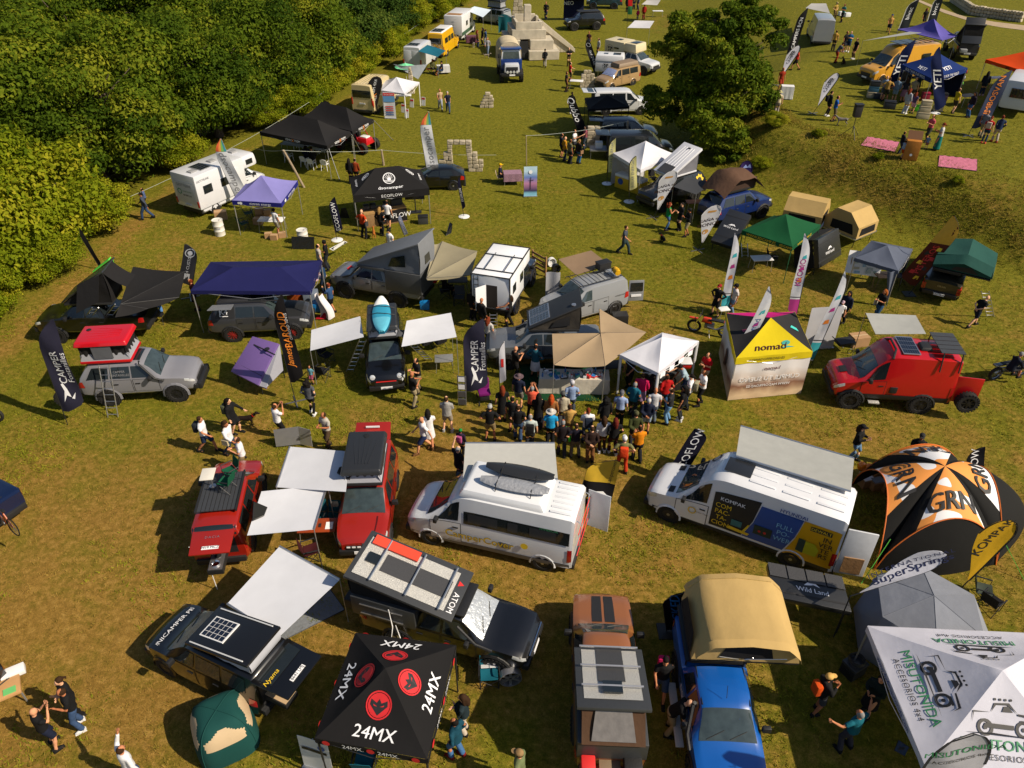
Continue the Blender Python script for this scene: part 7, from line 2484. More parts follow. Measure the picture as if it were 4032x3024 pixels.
 c=Car('sprinter','camper_van','bright yellow van with white roof and bicycle rack near the wood','van',rc+d2*3.6,rc,'#d9a50e',rim=WHP,style='steel',scale=.88)
 x=c.fx-c.L
 c.bx_('roof_cap',WHP,x+.1,c.fx-2.2,-.82,.82,2.66,2.82,.05,None,.95,.9)
 for k in(0,1):
  cel(c.rt,[(x+.3+k*.9,-.65,2.86),(x+1.1+k*.9,-.65,2.86),(x+1.1+k*.9,.6,2.86),(x+.3+k*.9,.6,2.86)],(4,3))
 for a,b in((2.5,3.5),(3.7,4.6),(4.8,5.9)):
  c.ptc('side_window',GL,[(a,4.05),(b,4.05),(b,4.5),(a,4.5)],-1,.016)
 c.bx_('rear_window',GL,x-.02,x+.01,-.7,.7,1.6,2.2,.01)
 b=bicycle('grey bicycle hung on the back of the yellow van',c.w((x-.25,0,.85)),c.rt.rotation_euler.z+math.pi/2,'#5a5d60')
 # white caravan-like motorhome with awning
 rc=T(1,0,1835,345)
 c=Car('sprinter','motorhome','white and green motorhome with printed awning at the end of the row','motorhome',rc+d2*3.6,rc,'#c9cacb',rim=WHP,style='steel',scale=.9)
 x=c.fx-c.L
 c.bx_('living_box',mat('#d0d1d3',.4,0,.2,.05),x-.3,c.fx-1.9,-1.15,1.15,.7,3.0,.12)
 c.bx_('green_band',mat('#33503f',.5),x-.28,c.fx-2.4,-1.17,-1.14,.75,1.15,.0)
 c.bx_('roof_deck',WOOD,x+.0,x+1.0,-.9,.9,3.0,3.04,.01)
 for z in range(6):
  MB().pth([(x-.36,-.5,1.0+z*.32),(x-.36,-.15,1.0+z*.32)],.014,4).bd('ladder_rung',ALU,c.rt)
 for x2 in(-5.2,-3.6):
  c.bx_('side_window',GL,c.fx+x2,c.fx+x2+.7,-1.18,-1.14,1.6,2.15,.02)
 sht('awning','white and blue awning of the motorhome at the row end',[T(1,0,1850,90,2.6),T(1,0,1995,150,2.2),T(1,0,2065,85,2.2),T(1,0,1920,55,2.6)],clo('#b9c6d2',.2,1),.06,(1,2))
 # grey estate car and tent beyond
 rc,fr=T(1,0,2150,225),T(1,0,1960,195)
 c=Car('mpv','estate_car','silver estate car carrying a dark rooftop tent at the row end','car',fr,rc,'#8d9196',rim=RIMS)
 ppt(c,'dark rooftop tent with white lid on the silver estate car',-1.6,.5,-.65,.65,1.9,2.7,BSH,clo('#8a8c90'),window=False)
 t=crumple2('teal tarpaulin draped behind the silver estate car',T(1,0,2190,190,1.4),'#12505a')
 # Unimog
 a,b=T(1,0,2145,712),T(2,0,120,695)
 f=(a+b)/2
 d=V((.10,-1,0)).normalized()
 r_=thg('expedition_truck','white and blue expedition truck with cream canvas box','truck',(f.x,f.y,0),math.atan2(d.y,d.x))
 BX=lambda n,m,*q,bv=.03,**k:MB().bx_(*q,**k).bd(n,m,r_,bevel=bv)
 WP,BP=pnt('#c9ccd2'),pnt('#12306e')
 BX('chassis',BKP,-3.4,.7,-.45,.45,.75,1.0)
 BX('cab',BP,-1.0,.45,-.98,.98,1.0,2.0)
 BX('cab_roof',WP,-1.0,.15,-.92,.92,2.0,2.75,tx=.86,ty=.9)
 BX('bonnet',WP,.0,1.05,-.72,.72,1.0,1.75,tx=.95,ty=.9,bv=.08)
 MB().add([(.08+.5*0,y,z)for y,z in((-.8,2.05),(.8,2.05))]+[(-.02,.74,2.65),(-.02,-.74,2.65)],[(0,1,2,3)]).bd('windscreen_low',GL,r_)
 MB().slab([(.17,-.78,2.02),(.17,.78,2.02),(.09,.72,2.62),(.09,-.72,2.62)],.02).bd('windscreen',GLASS2,r_)
 BX('grille',BKP,1.02,1.08,-.55,.55,1.1,1.5)
 BX('bumper',BKP,1.0,1.25,-1.0,1.0,.7,.98)
 BX('roof_rack',BP,-.9,.2,-.95,.95,2.8,2.9)
 for y in(-.45,-.15,.15,.45):
  MB().lth([(.001,.04),(.11,.03),(.12,-.05)],12,0,M.Translation((1.26,y,1.1))@M.Rotation(math.pi/2,4,'Y')).bd('spot_lamp',CLEARL,r_)
 BX('number_plate',WHT,1.25,1.27,-.26,.26,.78,.9,bv=0)
 CV=clo('#b9ab90',.4,1.6)
 MB().grid(lambda u,v:(-1.05-3.0*u,1.1*math.cos(math.pi*v)*(1 if abs(math.cos(math.pi*v))<.8 else 1),1.15+2.05*math.sin(math.pi*v)**.35+.03*math.sin(u*12)),10,16,0,.01).bd('canvas_cover',CV,r_,ang=60)
 MB().add([(-1.06,1.1*math.cos(math.pi*k/16),1.15+2.05*math.sin(math.pi*k/16)**.35)for k in range(17)],[tuple(range(17))]).bd('canvas_front',CV,r_,smooth=False)
 BX('load_bed',BP,-4.1,-1.05,-1.1,1.1,1.0,1.2)
 tm,rm=wheel_meshes(.58,BKP,'steel')
 for x in(.35,-2.7):
  for s_ in(1,-1):
   w=link('wheel',tm,r_,(x,s_*.92,.58),(0,0,0 if s_>0 else math.pi))
   link('rim',rm,w)
 for s_ in(1,-1):
  BX('mirror',BKP,.1,.2,s_*1.15-.1,s_*1.15+.1,2.1,2.45)
  # black off-roader and others at the top
 c=Car('suv','off_road_car','boxy black off-roader beside the stone monument','car',T(2,0,590,268),T(2,0,755,262),'#0a0b0b',rim=RIMB,lift=.12,rr=.42,flare=BKP)
 c.bx_('roof_rack',BKP,-1.9,.8,-.65,.65,2.0,2.08,.02)
 c=Car('suv','off_road_car','dark teal off-roader at the far end of the meadow','car',T(2,0,730,78),T(2,0,930,80),'#12303a',rim=RIMB,lift=.1,rr=.42)
 t=thg('display_wall','navy blue display wall behind the boxy black off-roader','display',T(2,0,545,175),.1)
 MB().bx_(-.9,1.6,.0,.06,0,2.6).bd('panel',clo('#0d1330'),t,bevel=.0)
 MB().bx_(-.9,2.4,-1.2,.0,2.5,2.56).bd('canopy',clo('#0d1330'),t,bevel=.0)
 let('NEO',.6,pfn((-.3,-.0,1.9),(1,0,0),(0,0,1),.01),WHT,t)
 # white pickup with cream camper
 fr=T(2,0,1175,655)
 d=dirn(T(2,0,1175,655),T(2,0,880,590))
 c=Car('pickup','camper_pickup','white pickup bearing a cream camper with world map emblem','pickup',fr,fr-d*3.1*.95,'#bfc1c4',rim=RIMB,lift=.12,rr=.42,flare=BKP)
 CP=mat('#c8bb98',.45,0,.2,.05)
 c.bx_('camper_box',CP,c.fx-5.8,c.fx-3.4,-1.0,1.0,1.15,2.75,.08)
 c.bx_('cabover',CP,c.fx-3.5,c.fx-1.9,-.98,.98,1.95,2.75,.12,None,.85,.95)
 c.bx_('roof_window',GL,c.fx-2.95,c.fx-2.2,-.55,.55,2.74,2.79,.02)
 c.bx_('roof_hatch',GL,c.fx-4.8,c.fx-4.3,-.25,.25,2.75,2.8,.02)
 c.bx_('side_window',GL,c.fx-4.6,c.fx-4.0,-1.02,-.99,2.05,2.2,.0)
 world_emblem(pfn((c.fx-5.1,-1.0,1.95),(1,0,0),(0,0,1),.012),.42,c.rt)
 t=thg('camper_pod','small white camper pod with world map emblem before the white pickup','camper pod',T(2,0,880,660),-.2)
 PW=mat('#cfd0d2',.4,0,.2,.04)
 MB().bx_(-1.3,1.3,-.85,.85,.55,1.5).bd('body',PW,t,bevel=.05)
 MB().bx_(-1.35,1.35,-.9,.9,1.5,2.0,0,None,.93,.9).bd('roof',PW,t,bevel=.06)
 MB().bx_(.3,1.0,-.4,.4,1.98,2.03).bd('roof_window',GL,t)
 MB().bx_(-.6,-.2,-.2,.2,1.98,2.03).bd('roof_hatch',GL,t)
 world_emblem(pfn((-.3,-.86,1.1),(1,0,0),(0,0,1),.012),.32,t)
 for x in(-1,1):
  for y in(-.7,.7):
   MB().pth([(x,y,0),(x,y,.6)],.03,5).bd('jack_leg',ALU,t)
   # beige westfalia
 fc=T(2,0,775,790)
 d=V((-.8,-.6,0)).normalized()
 f,r=FBc('transporter',fc,d)
 c=Car('transporter','camper_van','old beige camper van with silver screen cover','camper van',f,r,'#9a7e58',mid=True,rim=STEEL,style='steel',scale=.88,skip=('ws',))
 c.top('windscreen_cover',mat('#a9b4d6',.3,.3,.2,.1,.3,6),.99,1.66,-.92,.92,.014)
 c.bx_('raised_roof',mat('#7d6a55',.6),c.fx-4.8,c.fx-1.9,-.72,.72,1.95,2.35,.12,None,.9,.85)
 # white transporter
 fr=T(2,0,1145,1000)
 d=dirn(T(2,0,1145,1000),T(2,0,700,1005))
 c=Car('transporter','panel_van','white transporter van with its tailgate raised behind the black gazebo','van',fr,fr-d*3.0*.95,'#c9cbce',rim=RIMS)
 tailgate(c,c.pnt)
 # two dark vans with tailgates raised
 rc=T(2,0,880,1405)
 d=dirn(T(2,0,1180,1165,1.85),T(2,0,850,1165,1.85))
 c=Car('transporter','panel_van','dark grey van with raised tailgate and pulled out bed drawer','van',rc+d*3.0*.95+d*.9,rc+d*.9,'#1b1e22',rim=RIMS)
 tailgate(c,c.pnt)
 x=c.fx-c.L
 t=onc(c,'bed_drawer','pull-out bed drawer with white box behind the dark grey van','drawer')
 MB().bx_(x-1.3,x,-.55,.6,.62,.7).bd('drawer',STEEL,t)
 MB().bx_(x-.9,x-.35,-.1,.4,.7,1.15).bd('white_box',WHP,t,bevel=.02)
 for y in(-.5,.55):
  MB().pth([(x-1.25,y,0),(x-1.25,y,.62)],.02,5).bd('leg',STEEL,t)
 rc2=rc+V((-.55,3.6,0))
 c=Car('mpv','panel_van','dark blue van with raised tailgate beside the black qubbo flag','van',rc2+d*3.0+d*.9,rc2+d*.9,'#16202e',rim=RIMS)
 tailgate(c,c.pnt)
 # black off-roader with white tent
 fr,rr_=T(2,1,1345,185),T(2,1,1640,95)
 c=Car('suv','off_road_car','black off-roader with a yellow gear emblem beneath a white tent','car',fr,fr-dirn(fr,rr_)*2.7,'#101216',rim=RIMB,style='multi',lift=.15,rr=.43,flare=BKP)
 t=onc(c,'rooftop_tent','white hard-shell tent tipped open above the black off-roader','tent')
 WS=mat('#c9cad0',.35,0,.4,.04,.02,12,'white_shell')
 fn,L=wdg(t,.9,-1.5,-.7,.7,2.15,3.6,clo('#6a6a70',.5,3),WS,lt=.16,over=.1,base=WS)
 for k in range(5):
  MB().pth([fn(.3,-.5+k*.25,.01),fn(L-.3,-.4+k*.2,.01)],.02,5).bd('rib',WS,t)
 MB().grid(lambda u,v:fn(.05+.75*u,-.5+.95*v,.03),2,2,0,.02).bd('solar_panel',MESHP,t)
 MB().lth([(.1,0),(.1,.03),(.001,.04)],12,0,M.Translation(fn(L-.35,0,0))).bd('vent',BLK,t)
 gear=[(.3*(1.2 if k%4<2 else .95)*math.cos(2*math.pi*k/32),.3*(1.2 if k%4<2 else .95)*math.sin(2*math.pi*k/32))for k in range(32)]
 sd=1
 shp([gear],c.sfn(4.0,1.5,sd,.03),YE,c.rt)
 shp([ci(0,0,.17,16)],c.sfn(4.0,1.5,sd,.04),BLK,c.rt)
 sht('awning','dark grey side awning beside the black off-roader',[T(2,0,1440,1625,1.9),T(2,1,1640,35,1.9),T(2,0,1790,1590,2.1),T(2,0,1560,1540,2.1)],clo('#3c3e42',.3,2),.05,(0,1))
 # blue off-roader with brown tent
 fr,rr_=T(2,1,2195,235),T(2,1,1830,335)
 c=Car('suv','off_road_car','dark blue off-roader carrying a brown soft tent','car',fr,fr-dirn(fr,rr_)*2.7,'#10255a',rim=RIMB,style='multi',lift=.15,rr=.43,flare=BKP)
 t=onc(c,'rooftop_tent','brown soft rooftop tent open on the dark blue off-roader','tent')
 BR=clo('#5b4334',.5,3)
 MB().bx_(-1.6,.6,-.65,.65,2.12,2.3).bd('base_tray',BKP,t,bevel=.03)
 MB().grid(lambda u,v:(-2.3+3.4*u,-1.05+2.1*v,2.35+.95*min(1,(1-abs(2*u-1))*1.6)-.25*abs(2*v-1)**1.5+.05*math.sin(u*9+v*6)),12,10,0,.01).bd('canopy',BR,t,ang=35)
 for s_ in(-1,1):
  MB().grid(lambda u,v:(-1.6+2.2*u,s_*.66,2.28+.6*v),6,3,0,.008).bd('side_wall',clo('#3b2c24'),t)
  # yellow sprinter on the terrace
 fb=T(3,0,865,735)
 d=dirn(T(3,0,1000,500,2.2),T(3,0,1440,400,2.2))
 d=dirn(T(3,0,1215,390,2.7),T(3,0,1550,345,2.7))
 f,r=FBc('sprinter',fb,d)
 c=Car('sprinter','camper_van','mustard yellow van with roof rack and solar panels on the terrace','camper van',f,r,'#c8922c',mid=True,rim=RIMB,bumper=BKP)
 for y in(-.75,.75):
  MB().pth([(c.fx-6.3,y,2.9),(c.fx-2.7,y,2.9)],.03,5).bd('rack_rail',BKP,c.rt)
 for k in range(7):
  MB().pth([(c.fx-6.2+k*.58,-.75,2.9),(c.fx-6.2+k*.58,.75,2.9)],.025,5).bd('rack_bar',BKP,c.rt)
 for k in(0,1):
  c.bx_('solar_panel',mat((.02,.022,.026),.3,.1,.4),c.fx-4.2+k*1.0,c.fx-3.3+k*1.0,-.6,.6,2.94,2.97,.0)
 c.bx_('side_window',GL,c.fx-5.6,c.fx-4.7,.98,1.01,1.7,2.1,.02)
 for q in(-.58,.58):
  c.top('bonnet_vent',BLK,.7,.9,q-.16,q+.16,.014)
 c.plate('',False)
 sht('awning','pale grey awning on the far side of the mustard van',[T(3,0,1060,330,2.6),T(3,0,1390,285,2.6),T(3,0,1290,275,2.3),T(3,0,880,355,2.0)],SILVAWN,.06,(3,))
 # dark camper with tipped tent
 rb=T(3,0,1755,540)
 d=V((.25,1,0)).normalized()
 rx=rb+d*1.0
 c=Car('pickup','camper_pickup','black camper pickup with its roof tent tipped fully open','pickup',rx+d*3.0,rx,'#0e0f10',mid=True,rim=RIMB,lift=.15,rr=.43)
 c.plate('BIVAC',True,.75)
 x=c.fx-c.L
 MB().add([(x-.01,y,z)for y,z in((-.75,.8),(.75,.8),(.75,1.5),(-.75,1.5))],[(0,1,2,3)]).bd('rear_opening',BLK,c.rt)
 c.bx_('camp_kitchen',mat('#8f9296',.4),x-.5,x+.1,.15,.7,.85,1.15,.02)
 t=onc(c,'rooftop_tent','black hard lid raised steeply above the black camper pickup','tent')
 fn,L=wdg(t,x+2.2,x+.1,-.8,.8,1.5,3.2,BC,BSH,base=BSH,lt=.12)
 MB().slab([(x-.2,-.8,1.6),(x-.2,.8,1.6),(x+.6,.8,3.6),(x+.6,-.8,3.6)][::-1],.08).bd('rear_lid',BSH,t,bevel=.02)
 # caravan at the right edge
 t=thg('caravan','white caravan behind the bimbosvan flag','caravan',T(3,0,2195,960),.95)
 MB().bx_(-2.0,2.0,-1.0,1.0,.5,2.4,0,None,.94,.94).bd('body',mat('#bfc1c6',.4,0,.2,.05),t,bevel=.25)
 MB().bx_(-1.4,-.5,-1.02,-.9,1.3,1.9).bd('side_window',GL,t)
 MB().bx_(-2.02,-1.9,-.5,.5,1.3,1.9).bd('rear_window',GL,t)
 tm,rm=wheel_meshes(.33,STEEL,'steel')
 for s_ in(1,-1):
  w=link('wheel',tm,t,(0,s_*.9,.33),(0,0,0 if s_>0 else math.pi))
  link('rim',rm,w)
  # grey van and truck behind the oak
 rc=T(3,0,430,395)
 d=V((.2,.98,0))
 c=Car('ducato','camper_van','grey camper van standing behind the big oak tree','van',rc+d*3.8,rc,'#8b8f94',rim=RIMB,scale=.9)
 sht('awning','grey awning and pole beside the van behind the oak',[T(3,0,380,70,2.3),T(3,0,592,115,2.0),T(3,0,560,30,2.1),T(3,0,430,30,2.4)],clo('#9b9a98',.2,2),.05,(1,))
 rb=T(2,0,2110,930)
 d=V((.15,1,0)).normalized()
 c=Car('pickup','pickup_truck','dark pickup with open tailgate in the shade of the oak','pickup',rb+d*4.2,rb+d*1.2,'#111214',mid=True,rim=RIMB,lift=.2,rr=.45)
 c.plate('',True,.75)
 c.bx_('roof_shelter',BKP,c.fx-5.2,c.fx-1.8,-.9,.9,2.2,2.35,.02)
 for yy in(-.8,.8):
  MB().pth([(c.fx-5.1,yy,1.2),(c.fx-5.1,yy,2.2)],.03,5).bd('rack_post',BKP,c.rt)
  # red buggy
 t=thg('off_road_buggy','red and white side-by-side buggy under the black gazebo','buggy',T(1,0,905,1300),-.5)
 RD=pnt('#b0141c')
 MB().bx_(-1.2,.6,-.6,.6,.5,.75).bd('floor',BKP,t,bevel=.03)
 MB().bx_(.2,1.3,-.5,.5,.6,1.05,0,None,.8,.7).bd('bonnet',RD,t,bevel=.08)
 MB().bx_(.5,1.1,-.25,.25,1.0,1.12).bd('bonnet_stripe',WHP,t,bevel=.03)
 MB().bx_(-1.4,-.5,-.62,.62,.75,1.1).bd('rear_deck',RD,t,bevel=.05)
 for y in(-.3,.3):
  MB().bx_(-.5,.05,y-.22,y+.22,.7,1.25).bd('seat',BKP,t,bevel=.05)
 for y in(-.6,.6):
  MB().pth([(.6,y,1.0),(.1,y*.9,1.75),(-.7,y*.9,1.75),(-1.2,y,1.1)],.03,6).bd('roll_bar',RD,t)
 tm,rm=wheel_meshes(.4,RIMR,'multi')
 for x in(1.05,-1.05):
  for s_ in(1,-1):
   w=link('wheel',tm,t,(x,s_*.72,.4),(0,0,0 if s_>0 else math.pi))
   link('rim',rm,w)
def crumple2(label,at,col):
 t=thg('tarpaulin',label,'tarpaulin',at)
 MB().grid(lambda u,v:(-.8+1.6*u,.2*math.sin(u*9)*v,.6-1.8*v+.2*math.sin(u*4)),10,8,0,.01).bd('sheet',clo(col),t,ang=60)
 MB().pth([(-.8,0,.6),(.8,0,.5)],.02,4).bd('rope',POLE,t)
 return t
def tailgate(c,m):
 x=c.fx-c.L
 z=c.raw[-3][4]-.05
 MB().slab([(x+.2,-.72,z),(x+.2,.72,z),(x-.95,.68,z+.05),(x-.95,-.68,z+.05)],.06).bd('tailgate',m,c.rt,bevel=.02)
 MB().slab([(x+.0,-.6,z+.02),(x+.0,.6,z+.02),(x-.5,.58,z+.04),(x-.5,-.58,z+.04)],.01).bd('tailgate_window',GL,c.rt)
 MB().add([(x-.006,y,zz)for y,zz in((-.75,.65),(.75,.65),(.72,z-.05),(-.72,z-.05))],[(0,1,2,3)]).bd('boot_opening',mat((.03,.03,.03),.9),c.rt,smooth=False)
def world_emblem(fn,r,rt):
 shp(rgp(0,0,r,r*.06),fn,BLK,rt)
 P=[[(-.6,.5),(-.1,.6),(-.1,.3),(-.35,.1),(-.6,.2)],[(-.4,0),(-.1,-.1),(-.3,-.7),(-.45,-.3)],[(.05,.6),(.6,.5),(.75,.1),(.4,.1),(.1,.25)],[(.05,.15),(.4,.05),(.25,-.6),(.1,-.3)],[(.5,-.3),(.75,-.25),(.6,-.5)]]
 shp([[(x*r,y*r)for x,y in p]for p in P],fn,BLK,rt)
far_vehicles()
# ------------------------------------------------------------------ flags
def S(c,r,x,y):
 return(c*1000+x/2.212,r*750+y/2.212)
def flags():
 INK='#2b2a3c'
 for lab,foot,tip,w in(('tall dark purple camper flag beside the silver wagon',T(0,2,590,382),S(0,1,440,1128),.95),('tall dark purple camper flag beside the purple stroller',T(1,2,1845,185),S(1,1,1985,1120),.95)):
  f=Fl('feather_flag',lab,foot,tip,w,INK,side=1,v0=.14,wave=.06,base=None)
  f.text('CAMPER',.42,WHT,.5,.5,bold=.02)
  f.text('Fontanilles',.34,WHT,.5,.85)
  f.print([[(-.2,-.5),(-.05,-.2),(.1,-.3),(.0,.1),(-.1,.35),(-.18,.3),(-.1,0)],[(.1,-.35),(.28,-.1),(.2,-.4)]],WHT,.24,.5)
 f=Fl('feather_flag','black flag with orange off-road lettering by the purple tent',T(1,2,365,185),S(1,1,235,910),.62,'#161416',side=1,v0=.2,base='cross')
 f.text('BAROUD',.42,ORG,.62,.55,bold=.02)
 f.text('James',.36,ORG,.3,.4,shear=.3)
 f.text('OFFROAD TENTS',.16,WHT,.66,.85)
 f=Fl('feather_flag','grey and black flag with round emblem behind the navy gazebo',T(0,1,1660,935),S(0,1,1622,465),.85,'#3c3c40',side=-1,yaw=.2,v0=.25)
 f.print(rgp(0,0,.27,.05),WHT,.78,.5)
 f.print([ci(0,0,.14,12)],WHT,.78,.5)
 f.print([[(-.2,-.15),(.2,-.15),(.2,.2),(-.2,.2)]],WHT,.2,.5)
 f.text('4X4 CUSTOM',.24,WHT,.48,.5)
 Fl('feather_flag','slim black flag standing against the bushes',T(0,1,880,690),S(0,1,692,335),.25,'#101012',side=1,v0=.1,base=None)
 EF='#14142c'
 for lab,foot,tip,w,sd,b in(('small dark blue flag beside the white drum and black panel',T(1,1,725,432),S(1,1,698,60),.5,1,'disc'),('slim black flag on a pole behind the black hatchback',T(1,1,1830,228),S(1,0,1785,1540),.22,1,'disc'),('small pale flag behind the grey pop-up camper',T(1,1,1325,430),S(1,1,1270,215),.28,1,None)):
  f=Fl('feather_flag',lab,foot,tip,w,EF if 'pale' not in lab else '#8d93ad',side=sd,v0=.2,base=b)
  f.text('ECOFLOW',.36 if w>.4 else .18,WHT,.45,.5,bold=.01)
 f=Fl('feather_flag','dark blue flag rising behind the front of the advert van',T(2,2,1500,880),S(2,2,1640,418),.72,'#101024',side=-1,v0=.3,base=None)
 f.text('ECOFLOW',.42,WHT,.45,.5,up=True)
 f=Fl('feather_flag','black flag standing behind the orange printed dome tent',T(3,2,1760,980),S(3,2,1935,577),.7,'#101018',side=1,v0=.12,base=None)
 f.text('ECOFLOW',.42,WHT,.45,.45)
 # dsocamper flags
 for lab,foot,tip in(('tall white flag with rainbow top beside the black hatchback',T(1,0,1525,1612),S(1,0,1515,975)),('white flag with rainbow top in front of the motorhome',T(0,1,2100,165),S(0,0,1915,1212))):
  f=Fl('feather_flag',lab,foot,tip,.85,'#d0d2d6',side=1 if 'tall' in lab else 1,v0=.08,base=None)
  f.band(.82,.995,mat('#c8552a',.7))
  for k,cc in enumerate(('#d0853a','#6f9f4a','#2f7f8a')):
   MB().grid(lambda a,t:f.at(f.lo(.82+.17*t)+(f.hi(.82+.17*t)-f.lo(.82+.17*t))*(.28+.24*k+.24*a),(.82+.17*t)*f.bl,.012+.003*k),2,8).bd('colour_band',mat(cc,.7),f.rt)
  f.text('dsocamper',.62,GREYP,.48,.5,up='tall' in lab,bold=.01)
  f.print(rgp(0,0,.22,.03,16),RDP,.14,.5)
  f.print(rgp(0,0,.16,.03,16),GRNP,.13,.55)
 for lab,foot,tip in(('black and orange flag in front of the cream van',T(1,0,1048,1005),S(1,0,1068,662)),('black and orange flag in front of the black folding gazebos',T(1,0,640,1280),S(1,0,622,876))):
  f=Fl('feather_flag',lab,foot,tip,1.15 if 'cream' in lab else 1.0,'#232124','teardrop',side=-1 if 'cream' in lab else 1,v0=.06,base=None,edge='#0c0c0c')
  f.text('VEHILS',.33,WHT,.32,.5,bold=.01)
  f.text('X',.5,ORG,.48,.5,bold=.04)
  f.text('TREM 4X4',.33,WHT,.68,.5,bold=.01)
 f=Fl('feather_flag','tall black flag with white lettering beside the dark vans',T(2,0,640,1230),S(2,0,560,820),.75,'#121214',side=1,v0=.05,base=None)
 f.text('Qubbo',.7,WHT,.66,.45,up=False,bold=.01)
 f=Fl('feather_flag','dark grey flag with globe emblem by the white camper pod',T(2,0,752,640),S(2,0,700,330),.7,'#242427',side=1,v0=.05,base=None)
 f.print(rgp(0,0,.2,.04),WHT,.8,.5)
 f.text('4x4 TRAIL',.34,WHT,.42,.5,up=False)
 for lab,foot,tip in(('cream feather flag at the corner of the white gazebo',T(2,0,862,1600),S(2,0,935,1205)),('cream feather flag in front of the yellow counter',T(2,1,1055,98),S(2,0,1115,1360))):
  f=Fl('feather_flag',lab,foot,tip,.5,'#cfc988',side=1,v0=.26,base='disc',edge='#141414')
  f.text('SOLAR ENERGIA',.24,GREYP,.5,.5)
 for lab,foot,tip in(('white teardrop flag in front of the black off-roader',T(2,1,1262,238),S(2,0,1440,1482)),('white teardrop flag next to the tilted black tent',T(2,1,1652,522),S(2,1,1815,125))):
  f=Fl('teardrop_flag',lab,foot,tip,.95,'#cfcfd4','teardrop',side=-1,v0=.18,base='cross',edge='#dcdce0')
  f.flat('GAÑA el',.26,clo('#3a2418'),.6,.45,rot=.35,bold=.02)
  f.flat('MONO!',.3,clo('#3a2418'),.48,.45,rot=.35,bold=.03)
  f.print([ci(0,0,.16,14)],clo('#b98a4a'),.3,.5)
  f.print([[(-.22,-.08),(.22,-.02),(.22,.1),(-.22,.06)]],clo('#b98a4a'),.82,.5)
 f=Fl('teardrop_flag','purple teardrop flag with white peaks behind the brown tent',T(2,0,1985,1740),S(2,0,2085,1397),.85,'#3b2a63','teardrop',side=1,v0=.1,base=None,edge='#191030')
 f.text('PRO',.36,WHT,.55,.45,bold=.02)
 f.print([[(-.25,-.1),(-.05,.15),(.05,0),(.2,.2),(.3,-.05),(.1,-.05)]],mat('#8fa0d8',.7),.82,.5)
 # slim white flags round the nomad gazebo
 CY=mat('#2f9aa6',.7)
 MG=mat('#a02a7a',.7)
 for lab,foot,tip,w,sd in(('slim white flag with turquoise foot near the orange motorbike',T(2,1,1910,1090),S(2,1,1982,372),.42,-1),('slim white and purple flag behind the pink backed gazebo',T(3,1,292,1130),S(3,1,380,378),.5,-1),('slim white flag with turquoise foot at the white projector screen',T(3,1,430,1520),S(3,1,730,710),.42,-1),('white flag rising past the black and yellow gazebo roof',T(2,2,1965,-20),S(3,1,70,842),.55,-1)):
  f=Fl('feather_flag',lab,foot,tip,w,'#d0d2da',side=sd,v0=.05,base=None)
  f.band(.02,.22,CY if 'turquoise' in lab else MG)
  f.band(.24,.25,BLK)
  for k in range(3):
   f.print([[(-.1,-.12),(.12,-.05),(.08,.15),(-.06,.08)]],(ORG,MG,CY)[k],.45+k*.14,.5)
  if 'purple' in lab:
   f.text('KROMO',.4,MG,.55,.5,bold=.02)
  elif 'past' in lab:
   f.text('nomad',.36,BLUP,.55,.5,bold=.01)
 f=Fl('feather_flag','large yellow and brown flag beside the olive black pickup',T(3,1,1278,905),S(3,1,1678,222),.95,'#5a2a1c',side=-1,yaw=.5,v0=.12,base='plate')
 f.band(.62,.99,mat('#c99a2a',.7))
 for k in range(7):
  f.print([[(-.12,-.1),(.12,-.12),(.1,.08),(-.08,.1)]],(YE,RDP,BLK)[k%3],.12+k*.07,.3+.4*(k%2))
 f.text('PISTEROS',.4,RDP,.38,.5,bold=.03)
 # terrace flags
 for lab,foot,tip in(('dark blue YETI flag in front of the mustard van',T(3,0,1065,800),S(3,0,1335,345)),('dark blue YETI flag in front of the blue gazebo',T(3,0,1510,985),S(3,0,1545,410))):
  f=Fl('feather_flag',lab,foot,tip,.85,'#101c46',side=1,v0=.05,base='disc' if 'gazebo' in lab else None)
  f.text('YETI',.75,WHT,.5,.5,bold=.04)
 for lab,foot,tip in(('white code camper teardrop flag near the oak leaves',T(3,0,120,745),S(3,0,318,393)),('white code camper teardrop flag beside the two people with a spotted dog',T(3,0,440,990),S(3,0,655,632))):
  f=Fl('teardrop_flag',lab,foot,tip,.8,'#cfcfdc','teardrop',side=-1,v0=.2,base='cross',edge='#141414')
  f.text('CAMPER',.28,BLK,.62,.4,bold=.02)
  f.print([[(-.2,-.08),(-.12,-.08),(-.12,.3),(-.2,.3)],[(-.08,-.08),(.0,-.08),(.0,.3),(-.08,.3)]],BLK,.72,.45)
  f.text('CODE',.2,BLK,.62,.68,bold=.03)
 f=Fl('feather_flag','tall grey blue flag with orange lettering on the terrace',T(3,0,1795,1185),S(3,0,2175,612),1.0,'#39415a',side=1,v0=.12,base='cross')
 f.text('BIMBOSVAN',.5,ORG,.55,.5,bold=.02)
 f.print(rgp(0,0,.22,.05,12),ORG,.14,.5)
 for lab,foot,tip in(('dark bivac flag beside the man in yellow shirt and shorts',T(3,0,1178,285),S(3,0,1365,-10)),('dark bivac flag behind the purple gazebo',T(3,0,1425,235),S(3,0,1580,-40))):
  f=Fl('feather_flag',lab,foot,tip,.95,'#1d2328',side=1,v0=.05,base=None,edge='#d0d0d0')
  f.text('bivac',.55,WHT,.55,.5)
 f=Fl('feather_flag','black banner with white BCN lettering beside the oak',T(3,0,215,470),S(3,0,400,70),.8,'#17171a',side=1,v0=.02,base=None)
 f.text('CAMPERS BCN',.42,WHT,.45,.5,bold=.03)
